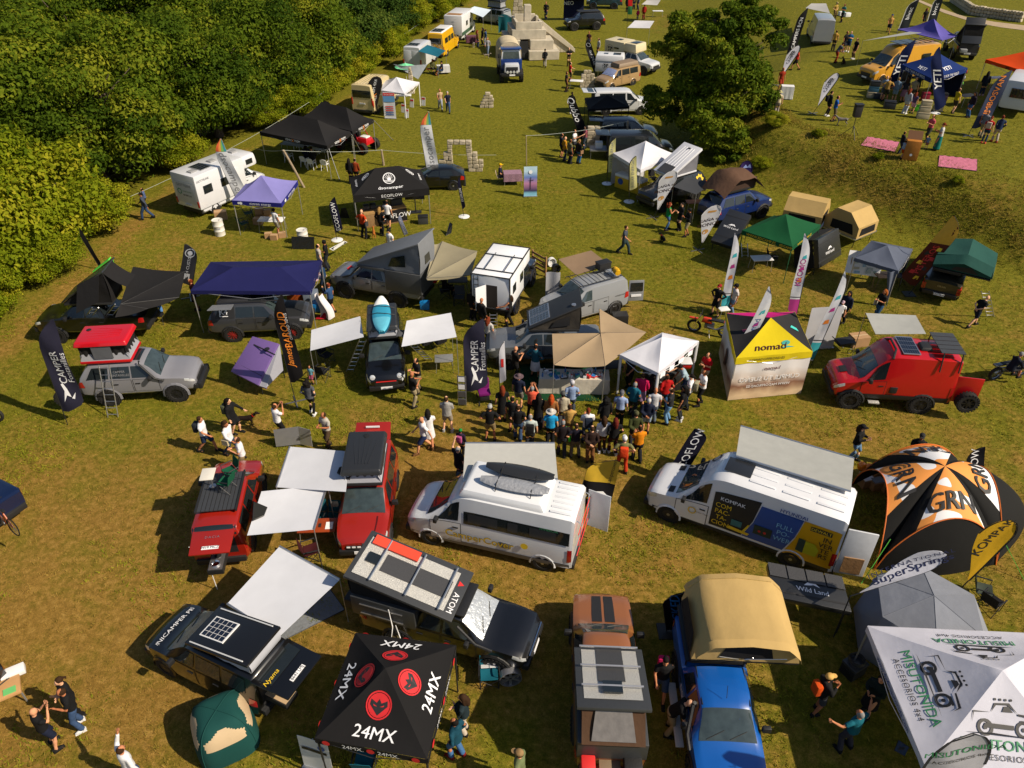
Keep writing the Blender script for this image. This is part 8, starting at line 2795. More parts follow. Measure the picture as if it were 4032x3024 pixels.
 # near flags
 f=Fl('feather_flag','yellow and black flag bending over behind the white camper van',T(2,2,600,1070),S(2,2,960,690),1.15,'#17151a',side=1,yaw=-.3,v0=.05,base=None,wave=.1)
 f.band(.48,.995,mat('#c9a52a',.7))
 f.text('campercovers',.2,BLK,.75,.8,bold=.02)
 f.print([[(-.4,-.1),(-.2,.1),(.2,.12),(.4,-.05),(.35,-.15),(-.35,-.18)]],WHT,.25,.5)
 f.flat('CAMPER',.24,YE,.18,.5,bold=.03)
 f=Fl('teardrop_flag','white teardrop flag with blue lettering above the grey screen tent',T(3,3,770,215,1.9),S(3,2,1790,1600),.95,'#c5c6d2','teardrop',side=1,yaw=0,v0=.1,base=None,perp=1)
 MB().pth([(0,0,0),(0,0,-1.9)],.02,5).bd('mast',POLEB,f.rt)
 f.text('SuperSprings',.42,mat('#101c4a',.7),.62,.42,bold=.03)
 f.text('INTERNATIONAL',.24,mat('#101c4a',.7),.62,.75,spacing=1.3)
 f=Fl('teardrop_flag','yellow and black flag beside the orange printed dome',T(3,3,1750,130,1.0),S(3,2,2480,1240),1.1,'#c49a1c','teardrop',side=1,v0=.1,base=None,edge='#141414',perp=1)
 MB().pth([(0,0,0),(0,0,-1)],.02,5).bd('mast',POLEB,f.rt)
 f.text('KOMPAK',.4,BLK,.7,.5,bold=.03)
 f=Fl('feather_flag','black and blue flag behind the blue pickup load bed',T(2,3,1385,525),S(2,3,1530,190),.8,'#0d0d10',side=1,v0=.05,base='plate')
 f.text('DECKED',.42,mat('#1f6fae',.5),.45,.5,bold=.04,shear=.2)
 f=Fl('teardrop_flag','white teardrop flag with green lettering before the printed white gazebo',G(3470,3330),S(3,3,1850,1425),1.3,'#a9a9b2','teardrop',side=1,v0=.12,base=None,edge='#303034')
 f.flat('MISUTONIDA',.27,GRNP,.86,.5,rot=.2,bold=.02)
 f.flat('ACCESORIOS 4x4',.15,BLK,.79,.5,rot=.2)
 f=Fl('feather_flag','narrow white flag near the display crowd',T(2,2,-70,130),S(1,1,2178,1318),.28,'#cfcfd6',side=1,v0=.25,base=None)
 f.print([[(-.05,-.2),(.06,-.2),(.06,.2),(-.05,.2)]],RDP,.5,.5)
flags()
# ------------------------------------------------------------------ stone monument, ruins, posts
STONE=mat((.42,.36,.26),.92,0,0,.4,.6,3.5,'weathered_stone')
STONE2=mat((.34,.29,.2),.92,0,0,.45,.6,5,'dark_stone')
def ruin(label,at,rows,bw=.42,bh=.3,dp=.35,rz=0.,name='stone_ruin',cat='ruin'):
 t=thg(name,label,cat,V(at),rz)
 r=random.Random(len(label))
 for i,row in enumerate(rows):
  for x0,x1 in row:
   n=max(1,round((x1-x0)/bw))
   cuts=[x0]+sorted(x0+(x1-x0)*(k+r.uniform(-.15,.15))/n for k in range(1,n))+[x1]
   for a,b in zip(cuts[:-1],cuts[1:]):
    g,j=.012,r.uniform(-.02,.02)
    MB().bx_(a+g,b-g,-dp/2+j,dp/2+j,i*bh+g*(i>0),(i+1)*bh).bd('stone',STONE if r.random()<.7 else STONE2,t,bevel=.03,seg=1)
 return t
def monuments():
 ruin('stepped stone arch with a flat lintel on the meadow',T(1,0,1800,1490),[[(-1.45,-.45),(.55,1.55)],[(-1.5,-.48),(.52,1.6)],[(-1.5,-.5),(.5,1.6)],[(-1.15,-.5),(.48,1.2)],[(-1.15,-.52),(.45,1.2)],[(-.85,-.52),(.42,.85)],[(-.85,-.5),(.4,.82)],[(-.85,.82)]],bh=.27)
 ruin('small crumbling stone wall stub alone on the grass',T(1,0,2030,935),[[(-.62,.55)],[(-.55,.55)],[(-.4,.6)],[(-.3,.5)],[(-.15,.3)]],bh=.25)
 ruin('rough stone block wall behind the flyer table',T(2,0,690,760),[[(-.7,.7)],[(-.7,.7)],[(-.6,.7)],[(-.6,.6)],[(-.4,.3)]],bh=.3)
 ruin('square stone block pillar beside the dark grey van',T(2,0,735,1275),[[(-.45,.5)]]*5,bh=.3)
 ruin('tall eroded standing stone by the white scalloped gazebo',T(1,0,1375,815),[[(-.25,.28)],[(-.27,.25)],[(-.25,.22)],[(-.22,.2)],[(-.2,.2)],[(-.18,.16)],[(-.14,.1)]],bh=.32,bw=.5,name='standing_stone')
 ruin('pale stone pillar at the top edge near the monument',T(2,0,85,160),[[(-.7,.7)],[(-.7,.7)],[(-.6,.7)],[(-.55,.6)],[(-.5,.6)],[(-.5,.55)],[(-.5,.5)],[(-.45,.45)]],bh=.45,bw=.7)
 # stepped monument
 o=T(2,0,445,520)
 t=thg('stepped_monument','stepped concrete monument with a side staircase and lookout','monument',o,.12)
 CC=mat((.45,.40,.31),.9,0,0,.35,.45,1.6,'weathered_concrete')
 def bx(n,*q):
  return MB().bx_(*q).bd(n,CC,t,bevel=.03,seg=1)
 bx('tier',-3.1,0,0,6.5,0,.85)
 bx('tier',-5.6,-4.0,.2,6.2,0,.85)
 bx('tier',-2.9,-.5,.7,6.0,.85,1.75)
 bx('tier',-5.3,-3.9,.9,5.8,.85,1.75)
 bx('tier',-4.7,-1.2,1.3,5.4,1.75,2.65)
 bx('tier',-4.0,-.0,3.9,6.4,.85,1.75)
 for q in((-4.3,-1.6,1.5,1.75,2.65,3.35),(-4.3,-4.05,1.75,5.0,2.65,3.35),(-1.85,-1.6,1.75,3.0,2.65,3.35),(-1.85,-1.6,4.0,5.0,2.65,3.35),(-4.05,-1.85,4.75,5.0,2.65,3.5)):
  bx('parapet',*q)
 bx('turret',-3.2,-2.5,3.2,3.9,2.65,4.6)
 MB().bx_(-3.98,-3.12,.62,.7,0,1.72).bd('doorway',BLK,t)
 for k in range(9):
  bx('step',1.75-k*.37,2.12-k*.37+.02,3.05,3.85,0,.28+k*.3)
 for y in(2.85,3.85):
  P=[(2.2,.0),(2.2,.35),(-1.3,3.05),(-1.3,2.6),(-1.0,2.2)]
  b=MB().prism([(x,z)for x,z in P],0,.18)
  s_=b.bd('stringer',CC,t,bevel=.0)
  s_.rotation_euler=(math.pi/2,0,0)
  s_.location=(0,y+.18,0)
  # boundary posts and ropes
 pts=[]
 for lab,c,r,x,y,h,ln in(('leaning wooden post beside the lilac gazebo',1,0,440,1632,2.4,(-1.05,.3)),('short wooden post between the gazebo and the stone arch',1,0,1130,1440,1.1,(-.05,0)),('wooden rope post by the cream van',1,0,835,720,1.6,(-.2,0)),('wooden rope post by the white high roof van',1,0,1212,495,1.5,(-.1,0)),('wooden rope post by the motorhome at the row end',1,0,1600,185,1.6,(-.1,0)),('wooden post in front of the dark grey van',2,0,1035,1290,2.0,(-.1,0)),('thin white pole with rope on the open meadow',2,0,162,1440,2.1,(-.05,0))):
  p=T(c,r,x,y)
  post(lab,p,h,.08 if 'thin' not in lab else .035,ln)
  pts.append(p+V((ln[0],ln[1],h)))
 rope('sagging boundary rope along the edge of the wood',[T(0,1,980,120,.8),T(1,0,480,890,1.5),pts[2],pts[3],pts[4]],.35)
 rope('rope slung between the leaning post and the stone arch',[T(1,0,0,1290,.9),pts[0],pts[1],T(1,0,2110,1350,1.0)],.12)
 rope('rope from the white pole to the post by the dark van',[pts[6],pts[5]],.2)
 for lab,a,b in(('pale guy pole of the black gazebo near the chairs',(645,1275),(745,1565)),('pale guy pole of the black gazebo near the cream van',(1045,1050),(1210,1220)),('pale guy pole beside the red buggy',(850,1170),(940,1335))):
  A,B=T(1,0,a[0],a[1],2.2),T(1,0,b[0],b[1])
  t=thg('guy_pole',lab,'pole',B)
  MB().pth([(0,0,0),A-B],.025,5).bd('shaft',POLE,t)
  MB().lth([(.06,0),(.03,.05)],8).bd('foot',BKP,t)
  # dry stone wall and path on the terrace
 a,b,c=T(3,0,1650,15),T(3,0,1820,130),T(3,0,2260,195)
 w=thg('dry_stone_wall','low curved dry stone wall at the top of the terrace','wall',a)
 r=random.Random(4)
 P=[a.lerp(b,k/10)for k in range(10)]+[b.lerp(c,k/16)for k in range(17)]
 for i in range(len(P)-1):
  d=P[i+1]-P[i]
  for h in range(3):
   ln=d.length
   q=(P[i]+P[i+1])/2-a+V((0,0,h*.32))
   s_=MB().bx_(-ln/2*.96,ln/2*.96,-.25,.25,0,.3+r.uniform(-.03,.03),0,M.Translation(q)@M.Rotation(math.atan2(d.y,d.x),4,'Z')).bd('stone',STONE2 if r.random()<.6 else STONE,w,bevel=.05,seg=1)
 pp=[T(3,0,1350,0),T(3,0,1560,90),T(3,0,1800,170),T(3,0,2050,215),T(3,0,2330,250)]
 b2=MB()
 vs=[]
 for i,p in enumerate(pp):
  for s_ in(-1,1):
   q=p+V((.3*s_,1.3*s_,0))
   vs.append((q.x,q.y,terr(q.x,q.y)+.02))
 b2.add(vs,[(2*i,2*i+2,2*i+3,2*i+1)for i in range(len(pp)-1)])
 struct(b2.bd('path',mat((.36,.27,.17),.95,0,0,.2,.3,2,'gravel_path')))
monuments()
# ------------------------------------------------------------------ stalls, furniture, small things
def small_stuff():
# display stall in the middle
 t=thg('green_mat','dark green carpet laid below the beige awning','mat',T(2,2,430,60))
 q=[T(2,2,135,168),T(2,2,800,178),T(2,1,900,1480),T(2,1,105,1520)]
 MB().slab([p-t.location+V((0,0,.03))for p in q],.02).bd('carpet',clo('#0c3a20',.3,8),t)
 MB().pth([p-t.location+V((0,0,.02))for p in q+q[:1]],.015,4).bd('edging',clo('#0a2c18'),t)
 a,b=T(2,2,370,125),T(2,2,785,132)
 c=(a+b)/2+V((0,.45,0))
 ftab('long display table with white cloth on the green carpet',c,math.atan2(b.y-a.y,b.x-a.x),2.9,.75,.78,cloth_m=clo('#c6bfb2',.5,3),drop=.74)
 r=random.Random(8)
 kinds=('bottle','jar','box','tray')
 cols=['#d5d8dd','#c9ced6','#2f6fae','#1b1c20','#b7bac0','#e2e2e2','#c03030','#3f8f8a']
 for k in range(34):
  x,y=-1.35+2.7*((k*.618)%1),r.uniform(-.3,.3)
  p=c+V((x,y,.80))
  kd=kinds[k%4]
  o=thg('display_'+kd if kd!='bottle' else 'spray_bottle',{'bottle':'small spray bottle standing on the white display table','jar':'small round jar standing on the white display table','box':'small product box lying on the white display table','tray':'shallow parts tray lying on the white display table'}[kd],kd,p,r.uniform(0,3),{'bottle':'bottles on the display table','jar':'jars on the display table','box':'boxes on the display table','tray':'trays on the display table'}[kd])
  m=mat(cols[r.randrange(8)],.5)
  if kd in('bottle','jar'):
   R0=.035 if kd=='bottle' else .055
   hh=.2 if kd=='bottle' else .1
   MB().lth([(R0,0),(R0,hh*.7),(R0*.5,hh*.8),(R0*.5,hh),(.001,hh)],10).bd('body',m,o)
   MB().lth([(R0*.6,hh),(R0*.6,hh*1.15),(.001,hh*1.15)],8).bd('cap',mat(cols[r.randrange(8)],.5),o)
  else:
   l_,w_,h_=(.2,.14,.12)if kd=='box' else(.32,.22,.05)
   MB().bx_(-l_/2,l_/2,-w_/2,w_/2,0,h_).bd('body',m,o,bevel=.008)
   MB().bx_(-l_*.4,l_*.4,-w_*.4,w_*.4,h_,h_+.01).bd('label_print' if kd=='box' else 'lid',mat(cols[r.randrange(8)],.5),o)
 t=thg('hose_reel','coil of green garden hose beside the display table','hose',T(2,1,320,1655))
 for k in range(5):
  MB().lth([(.26+.02*math.sin(k*2),.03+k*.045),(.29,.05+k*.045),(.26,.07+k*.045)],18,0,M.Translation((.02*math.sin(k),.02*math.cos(k*3),0))).bd('coil',mat('#127a5a',.4),t)
 MB().pth([(.25,0,.25),(.5,.1,.5),(.7,.3,.3)],.018,5).bd('hose_end',mat('#127a5a',.4),t)
 # stall under the white gazebo
 t=crt('tool_trunk','black tool trunk with red lamp under the white gazebo','trunk',T(2,2,1330,60),.3,1.5,.8,.95,BKP,DGY)
 let('DRIFTER',.2,pfn((0,-.4,.6),(1,0,0),(0,0,1),.01),WHT,t)
 crt('round_cooler','red and white round cooker on the black trunk','cooker',T(2,1,1540,1530,.95)-V((0,0,0)),0,.5,.5,.3,mat('#a31414',.3,0,.5),mat('#cfcfd2',.4),.12)
 for k in range(4):
  p=T(2,1,1350+k*80,1590-k*62,1.75)
  o=thg('price_sign','small printed sign hanging from the white gazebo edge','sign',p,.75,'signs on the white gazebo')
  MB().bx_(-.16,.16,-.005,.005,-.2,.2).bd('card',WHT,o)
  MB().bx_(-.13,.13,-.009,-.006,.05,.15).bd('print',(MGP if k%2 else RDP),o)
 ftab('small dark table with tools behind the display table',T(2,1,870,1640),.2,1.1,.6,.75,BKP)
 crt('speaker_case','black speaker case with white disc near the panel van','case',T(2,1,970,1150),.1,.75,.5,.5,BKP,None,.03)
 # awning side chairs of the compact car
 cch('black camping chair under the pale awning closest to the ladder',T(1,1,640,1500),-.6)
 cch('black camping chair standing in front at the awning pole',T(1,1,605,1640),1.2)
 ftab('small aluminium roll table beside the dark purple flag',T(1,1,1660,1560),.1,.8,.6,.62,mat('#9a9a98',.4,.5))
 for k,(x,y)in enumerate(((1500,1390),(1620,1380))):
  cch('black chair in the shade of the pale awning'+(' beside the table' if k else ' beside the ladder'),T(1,1,x,y),2.2)
 t=thg('stroller','purple and black stroller with white papers','stroller',T(1,2,2005,175),.2)
 PU=clo('#6a1560')
 MB().bx_(-.25,.25,-.28,.22,.45,.6).bd('seat',PU,t,bevel=.05)
 MB().bx_(-.26,.26,.1,.3,.6,1.05,0,None,.95,.6).bd('hood',PU,t,bevel=.08)
 MB().bx_(-.2,.2,-.25,.1,.2,.4).bd('basket',BKP,t,bevel=.03)
 MB().pth([(-.22,.35,1.05),(0,.42,1.1),(.22,.35,1.05)],.015,5).bd('handle',BKP,t)
 for x in(-.25,.25):
  for y in(-.3,.3):
   MB().lth([(.1,-.02),(.12,0),(.1,.02)],12,axis='y',mx=M.Translation((x,y,.12))@M.Rotation(math.pi/2,4,'Z')).bd('wheel',BKP,t)
 t=thg('leaflet_stand','tall aluminium leaflet rack with four trays','stand',T(1,2,1815,215),-.1)
 for x in(-.17,.17):
  MB().pth([(x,0,0),(x,.12,1.45)],.015,5).bd('upright',ALU,t)
 for k in range(4):
  MB().bx_(-.16,.16,-.04+k*.03,.02+k*.03,.08+k*.36,.36+k*.36).bd('tray',mat('#55565a',.4,.3),t)
  if k>1:
   MB().bx_(-.13,.13,-.05+k*.03,-.042+k*.03,.12+k*.36,.34+k*.36).bd('leaflet',WHT,t)
   # between the red cars
 t=ftab('orange brown folding table with papers under the awning',T(1,2,580,1385),.05,1.25,.62,.72,mat('#8e3a18',.4,0,.2,.2,.05,9))
 for x in(-.45,.4):
  MB().bx_(x-.12,x+.12,-.2,.12,.725,.732).bd('paper',WHT,t)
 MB().bx_(.05,.13,-.1,.06,.725,.74).bd('phone',BLK,t)
 cch('teal folding chair behind the orange brown table',T(1,2,590,1255),-1.4,'#0f4f5a')
 cch('teal folding chair touching the dark red car',T(1,2,710,1260),-1.7,'#0f4f5a')
 cch('black and red folding chair below the pale awning corner',T(1,2,510,1545),.4,'#3a1216')
 t=thg('folding_screen','silver folding screen leaning behind the white awning','screen',T(1,2,400,590))
 MB().slab([(-.9,0,.1),(0,.15,.1),(0,.3,.85),(-.9,.1,.85)],.02).bd('panel',mat('#8f9094',.35,.5),t)
 MB().slab([(0,.15,.1),(.5,0,.1),(.5,.1,.85),(0,.3,.85)],.02).bd('panel',mat('#a5a6a8',.35,.5),t)
 # by the black pickup
 t=cch('teal camping chair holding printed cards near the alloy wheel',T(1,3,2050,960),-1.5,'#0e5566')
 for k in(0,1):
  MB().bx_(-.05,.2,-.22+k*.24,.0+k*.24,.52,.53,0,M.Rotation(-.5,4,'Y')).bd('card',WHT,t)
 t=thg('alloy_wheel','silver alloy wheel standing beside the teal chair','wheel',T(2,3,20,975),.15)
 b=MB().lth([(.3,-.1),(.32,-.1),(.32,.1),(.3,.1)],24,axis='y',mx=M.Translation((0,0,.32)))
 b.bd('rim_barrel',RIMS,t)
 for k in range(6):
  MB().bx_(-.035,.035,-.06,-.02,.04,.3,0,M.Translation((0,0,.32))@M.Rotation(k*math.pi/3,4,'Y')).bd('spoke',RIMS,t)
 MB().lth([(.001,-.05),(.06,-.05),(.06,.0)],12,axis='y',mx=M.Translation((0,0,.32))).bd('hub',BKP,t)
 t,f=bst('white printed roll-up banner half hidden by the 24MX gazebo',T(1,3,570,1740),.85,1.4,-.3,'#c9c9c6')
 shp([[(-.35,.2),(.35,.2),(.35,.3),(-.35,.3)]],f,BLK,t)
 shp([ci(.22,.45,.1,12)],f,BLUP,t)
 cch('teal camping chair showing below the 24MX gazebo valance',T(1,3,980,1720),1.5,'#0e5566')
 t=crt('gear_case','black wheeled gear case with coil near the white printed gazebo','case',T(3,3,780,880),.5,.55,.45,.5,BKP,DGY,handles=True)
 MB().lth([(.2,0),(.24,.08),(.2,.16),(.16,.08),(.2,0)],16,0,M.Translation((0,0,.52))).bd('cable_coil',BKP,t)
 slp('solar_panel','small blue solar panel on the grass beside the white gazebo',[T(3,3,1150,1560,.3),T(3,3,1245,1610,.3),T(3,3,1285,1530,.45),T(3,3,1190,1465,.45)],(3,2),BKP,mat((.02,.05,.12),.15,.2,.6,.2))
 # kitchen and dome stuff
 cratp=[(3,2,900,905,0),(3,2,985,925,0),(3,2,1010,850,0),(3,2,1090,850,0),(3,2,1085,935,0),(3,2,1000,850,.35)]
 for k,(c_,r_,x,y,z)in enumerate(cratp):
  o=crt('wooden_crate','open wooden crate of brochures under the printed dome tent','crate',T(c_,r_,x,y),.25,.5,.36,.34,WOOD,None,.01,z,'crates in the dome tent')
  MB().bx_(-.2,.2,-.14,.14,.34,.37).bd('brochures',(WHT,GREYP,BLUP)[k%3],o)
 ftab('low printed table among the crates in the dome tent',T(3,2,1210,960),.1,.9,.5,.5,mat('#a8a5ad',.5))
 for k,(x,y,l_)in enumerate(((868,745,'orange balloon floating by the grey awning corner'),(930,760,'orange balloon at the dome tent arch'),(1160,1300,'orange balloon low at the dome tent leg'))):
  p=T(3,2,x,y,.6)
  o=thg('balloon',l_,'balloon',p-V((0,0,.6)))
  MB().ball((0,0,.62),(.16,.16,.19),12,8).bd('envelope',mat('#e0780a',.25,0,.4),o)
  MB().pth([(0,0,.43),(.02,0,0)],.004,3).bd('string',WHT,o)
 t=crt('cooler_box','pale cooler box standing in the dome tent opening','cooler',T(3,2,1185,1260),.2,.4,.35,.55,WHP,GREYP)
 cch('black folding chair by the grey screen tent',T(3,3,1960,330),.6)
 cch('grey green folding chair at the dome tent edge',T(3,3,1890,230),-.4,'#3a423a')
 # left edge vehicles
 c=Car('pickup','pickup_truck','dark blue pickup cut by the picture edge carrying a bicycle','pickup',G(-125,2105)+(G(-726,1771)-G(-125,2105)).normalized()*2.95,G(-125,2105),'#0a1838',rim=RIMB,style='multi',lift=.15,rr=.43,flare=BKP)
 bicycle('dark mountain bicycle on the dark blue pickup',T(0,2,60,1290,.9),2.6,'#a84a10',tilt=.1)
 t=thg('camp_kitchen','pull-out camping kitchen with pan and green board','kitchen',T(0,3,60,1210),.55)
 MB().bx_(-1.3,.6,-.3,.3,.75,.85).bd('drawer',mat('#b58a5a',.6),t,bevel=.01)
 MB().bx_(-1.2,.75,.32,.62,.72,.9).bd('fridge',WHP,t,bevel=.03)
 MB().lth([(.17,0),(.19,.07),(.17,.01),(.001,.012)],16,0,M.Translation((-.05,0,.85))).bd('pan',BKP,t)
 MB().pth([(.1,.1,.9),(.4,.2,.95)],.014,5).bd('pan_handle',BKP,t)
 MB().bx_(.2,.5,-.25,-.05,.85,.87).bd('chopping_board',mat('#6ab56a',.5),t)
 for x in(-.9,.5):
  MB().pth([(x,0,0),(x,0,.75)],.025,5).bd('leg',POLE,t)
 tm,rm=wheel_meshes(.42,RIMB,'multi')
 c=Car('suv','off_road_car','black off-roader at the picture edge beside the camping kitchen','car',G(-240,2870)+(G(-830,2570)-G(-240,2870)).normalized()*2.7,G(-240,2870),'#0b0c10',rim=RIMB,lift=.12,rr=.42)
 t=thg('trail_motorbike','part of a motorbike wheel at the picture edge','motorbike',G(-25,1660))
 MB().lth([(.23,-.05),(.31,-.06),(.34,0),(.31,.06),(.23,.05)],18,axis='y',mx=M.Translation((.2,0,.34))).bd('wheel',RUBBER,t)
 MB().bx_(-.3,.3,-.12,.12,.6,.75).bd('mudguard',WHP,t,bevel=.03)
 # mid field
 motorbike('orange and white enduro motorbike on its stand',T(2,1,1745,1255),2.75,'#c83a0c')
 ftab('small side table with papers behind the orange motorbike',T(2,1,1865,1120),.2,.5,.4,.6,WHP)
 motorbike('silver motorbike with luggage rack by the red van',T(3,1,2130,1630),.25,'#3a3c40')
 t,f=bst('blank white projector screen behind the black and yellow gazebo',T(3,1,480,1380),1.5,2.2,.12,'#b4b4ba')
 t,f=bst('tall sunset printed banner with windmill on the meadow',T(2,1,195,55),.85,2.0,.1,sunset_print())
 shp([[(-.02,-.5),(.02,-.5),(.02,.1),(-.02,.1)],[(-.2,.1),(.2,.14),(.2,.1)],[(-.02,-.1),(.02,-.1),(.04,.32),(0,.32)]],f,BLK,t)
 shp([ci(0,.65,.12,14)],f,WHT,t)
 t,f=bst('red and white printed roll-up banner by the scalloped gazebo',T(1,0,1190,1035),.95,2.1,-.1,'#cfd0d4')
 shp([[(-.47,.78),(.47,.78),(.47,1.0),(-.47,1.0)]],f,RDP,t)
 shp([[(-.47,.3),(.47,.3),(.47,.76),(-.47,.76)]],f,mat('#5a8fc0',.6),t)
 let('Garcia Lopez',.15,lambda u,v:f(u,v)+V((0,-.006,0)),WHT,t,0,(0,.88))
 for k in range(5):
  shp([[(-.35,-.1-k*.16),(.35,-.1-k*.16),(.3,-.03-k*.16),(-.35,-.03-k*.16)]],f,RDP if k<3 else BLUP,t)
 t=thg('rolled_banner','plain grey roll-up screen behind the grey panel van','screen',T(2,1,385,990),.05)
 MB().grid(lambda u,v:(-.35+.7*u,.05*math.sin(u*6),.1+1.7*v),6,4,0,.008).bd('print_sheet',clo('#9a9ba0',.2),t)
 MB().bx_(-.38,.38,-.06,.06,0,.1).bd('base',ALU,t)
 t=thg('pallet_rack','brown wooden slat rack holding dampers near the white camper','rack',T(2,1,270,715),-.9)
 for x in(-.55,.55):
  MB().bx_(x-.04,x+.04,-.04,.04,0,1.15).bd('upright',WOOD,t)
 for k in range(4):
  MB().bx_(-.55,.55,-.06,-.03,.2+k*.26,.32+k*.26).bd('slat',WOOD,t)
 for k,(x,y,m_)in enumerate(((378,660,WHP),(418,715,RIMB))):
  o=thg('wheel_rim',('white steel rim hung beside the wooden rack','black steel rim on the grass beside the wooden rack')[k],'wheel',T(2,1,x,y),.4)
  MB().lth([(.22,-.1),(.25,-.1),(.25,.1),(.22,.1)],20,axis='y',mx=M.Translation((0,0,.26))).bd('barrel',m_,o)
  MB().lth([(.001,.02),(.21,.05)],16,axis='y',mx=M.Translation((0,0,.26))).bd('disc',m_,o)
  # victron stall
 ftab('white folding table with brochures under the lilac gazebo',T(1,1,170,350),-.05,1.5,.7,.74)
 cb=[(60,170,0,.5),(120,175,0,.5),(60,190,.4,.45),(130,195,.38,.4),(40,230,0,.5),(130,350,0,.4),(180,365,0,.4),(250,345,0,.4)]
 for x,y,z,s_ in cb:
  carton('brown cardboard box stacked under the lilac gazebo',T(1,1,x,y+60),rnd.uniform(-.3,.3),s_,s_*.8,s_*.75,z,'cardboard boxes under the lilac gazebo')
 carton('large brown cardboard box beside the motorhome wheel',T(0,1,1930,245),.3,.7,.5,.5)
 cch('dark green camping chair next to the white drum',T(0,1,2130,340),.8,'#123c34')
 cch('dark green camping chair behind the lilac gazebo leg',T(0,1,2175,250),.4,'#123c34')
 for lab,c_,r_,x,y,h in(('white steel drum standing beside the motorhome',0,1,1920,385,.95),('white steel drum behind the black solar panel',1,1,435,460,.85)):
  t=thg('oil_drum',lab,'drum',T(c_,r_,x,y))
  MB().lth([(.3,0),(.3,.28),(.315,.3),(.3,.32),(.3,.6),(.315,.62),(.3,.64),(.3,h-.02),(.31,h),(.28,h),(.28,h-.03),(.001,h-.03)],24).bd('barrel',mat('#d3d0c8',.45,0,.1,.12),t)
  MB().lth([(.05,0),(.05,.02),(.001,.02)],10,0,M.Translation((.12,0,h-.03))).bd('bung',STEEL,t)
  let('victron',.14,lambda u,v:V((.32*math.sin(u/.32),-.32*math.cos(u/.32),.5+v)),BLUP,t)
 slp('solar_panel','black solar panel leaning upright before the white drum',[T(1,1,330,510,.02),T(1,1,528,510,.02),T(1,1,522,405,.75),T(1,1,325,403,.75)],(6,3),BKP)
 slp('solar_panel','white edged solar panel tilted on thin legs',[T(1,1,690,525,.75),T(1,1,815,450,.75),T(1,1,790,440,.95),T(1,1,660,510,.95)],(4,2),WHP)
 slp('solar_panel','folded dark solar panel behind the small blue flag',[T(1,1,745,235,.1),T(1,1,835,240,.1),T(1,1,800,150,.85),T(1,1,760,155,.85)],(3,2),BKP)
 slp('solar_panel','small folded solar panel alone on the meadow',[T(1,1,1670,395,.02),T(1,1,1720,370,.02),T(1,1,1730,290,.6),T(1,1,1705,275,.6)],(2,3),BKP)
 # ecoflow counter
 a,b=T(1,1,960,330),T(1,1,1300,270)
 t=crt('display_counter','pallet wood counter with black front under the black gazebo','counter',(a+b)/2+V((0,.4,0)),math.atan2(b.y-a.y,b.x-a.x),2.6,.8,.95,mat('#8a6a45',.7,0,0,.3,.2,7),mat('#a5804f',.7,0,0,.3,.2,7),.01)
 MB().bx_(-.2,1.32,-.43,-.42,.1,.85).bd('front_cloth',BC,t)
 let('ECOFLOW',.42,pfn((.55,-.43,.48),(1,0,0),(0,0,1),.015),WHT,t)
 for k,x in enumerate((-1.0,-.6,.2,.85)):
  o=crt('power_station','dark portable power station on the pallet wood counter','power station',t.matrix_basis@V((x,.1,.95)),t.rotation_euler.z,.34 if k!=3 else .7,.28,.3 if k!=3 else .42,DGY,BKP,.03,0,'power stations on the counter')
 crt('power_station','dark portable power station alone on the grass beside the black gazebo','power station',T(1,1,1475,285),.1,.6,.4,.5,DGY,BKP,.03)
 t=thg('television','flat black television on a stand in the black gazebo','television',T(1,1,1410,190),.1)
 MB().bx_(-.6,.6,-.03,.03,.85,1.55).bd('screen',mat((.01,.01,.012),.15),t)
 MB().pth([(0,0,.85),(0,0,.05)],.035,6).bd('pole',BKP,t)
 MB().bx_(-.35,.35,-.2,.2,0,.05).bd('foot',BKP,t)
 # by the grey camper
 ftab('dark slatted table with cups below the beige fan awning',T(1,1,1780,880),.05,1.0,.6,.7,mat('#4a463f',.7))
 cch('grey camping chair beside the white camper ladder',T(1,1,1790,990),-1.6,'#4a4c50')
 cch('black camping chair behind the grey pop-up camper',T(1,1,1665,930),.2)
 t=thg('carrier_bag','bright blue woven carrier bag behind the grey camper','bag',T(1,1,1490,1030))
 MB().bx_(-.22,.22,-.15,.15,0,.42,0,None,1.1,1.1).bd('body',mat('#0e6fb0',.5,0,0,.2,.5,8),t,bevel=.04)
 MB().pth([(-.12,-.15,.42),(0,-.2,.6),(.12,-.15,.42)],.012,4).bd('strap',mat('#0a4f80',.5),t)
 # Discovery front display
 crt('storage_box','orange brown storage box behind the dark grey wagon bonnet','box',T(1,1,390,990),.1,.9,.6,.9,mat('#8a3f16',.5),None,.02)
 crt('storage_box','grey moulded storage box with slots beside the navy gazebo leg','box',T(1,1,510,1000),.1,.7,.55,.8,mat('#6a7484',.5),None,.04)
 crt('storage_box','blue plastic storage tub under the navy gazebo','box',T(1,1,570,1040),.1,.6,.5,.45,mat('#1a6fb0',.4),None,.04)
 t=thg('flag_bundle','white and red banner cloth draped by the navy gazebo leg','banner',T(1,1,620,1100))
 MB().grid(lambda u,v:(-.2+.7*u*(1-v*.5)+.08*math.sin(v*5),-.2+.2*math.sin(u*7),1.3*v+.05),8,10,0,.01).bd('cloth',clo('#cfccd0',.5,3),t,ang=60)
 MB().grid(lambda u,v:(-.4+.5*u,-.3+.3*v,.05+.25*v*u),4,4,0,.01).bd('red_corner',clo('#a01420'),t)
 ftab('narrow sales table with pink goods by the woman in blue',T(1,1,570,870),.9,.9,.45,.75,mat('#c7a3a8',.6,0,0,.6,0,30))
 t=thg('step_stool','black folding step stool under the fan awning edge','stool',T(0,1,1400,1150))
 MB().bx_(-.22,.22,-.15,.15,.4,.44).bd('seat',BKP,t)
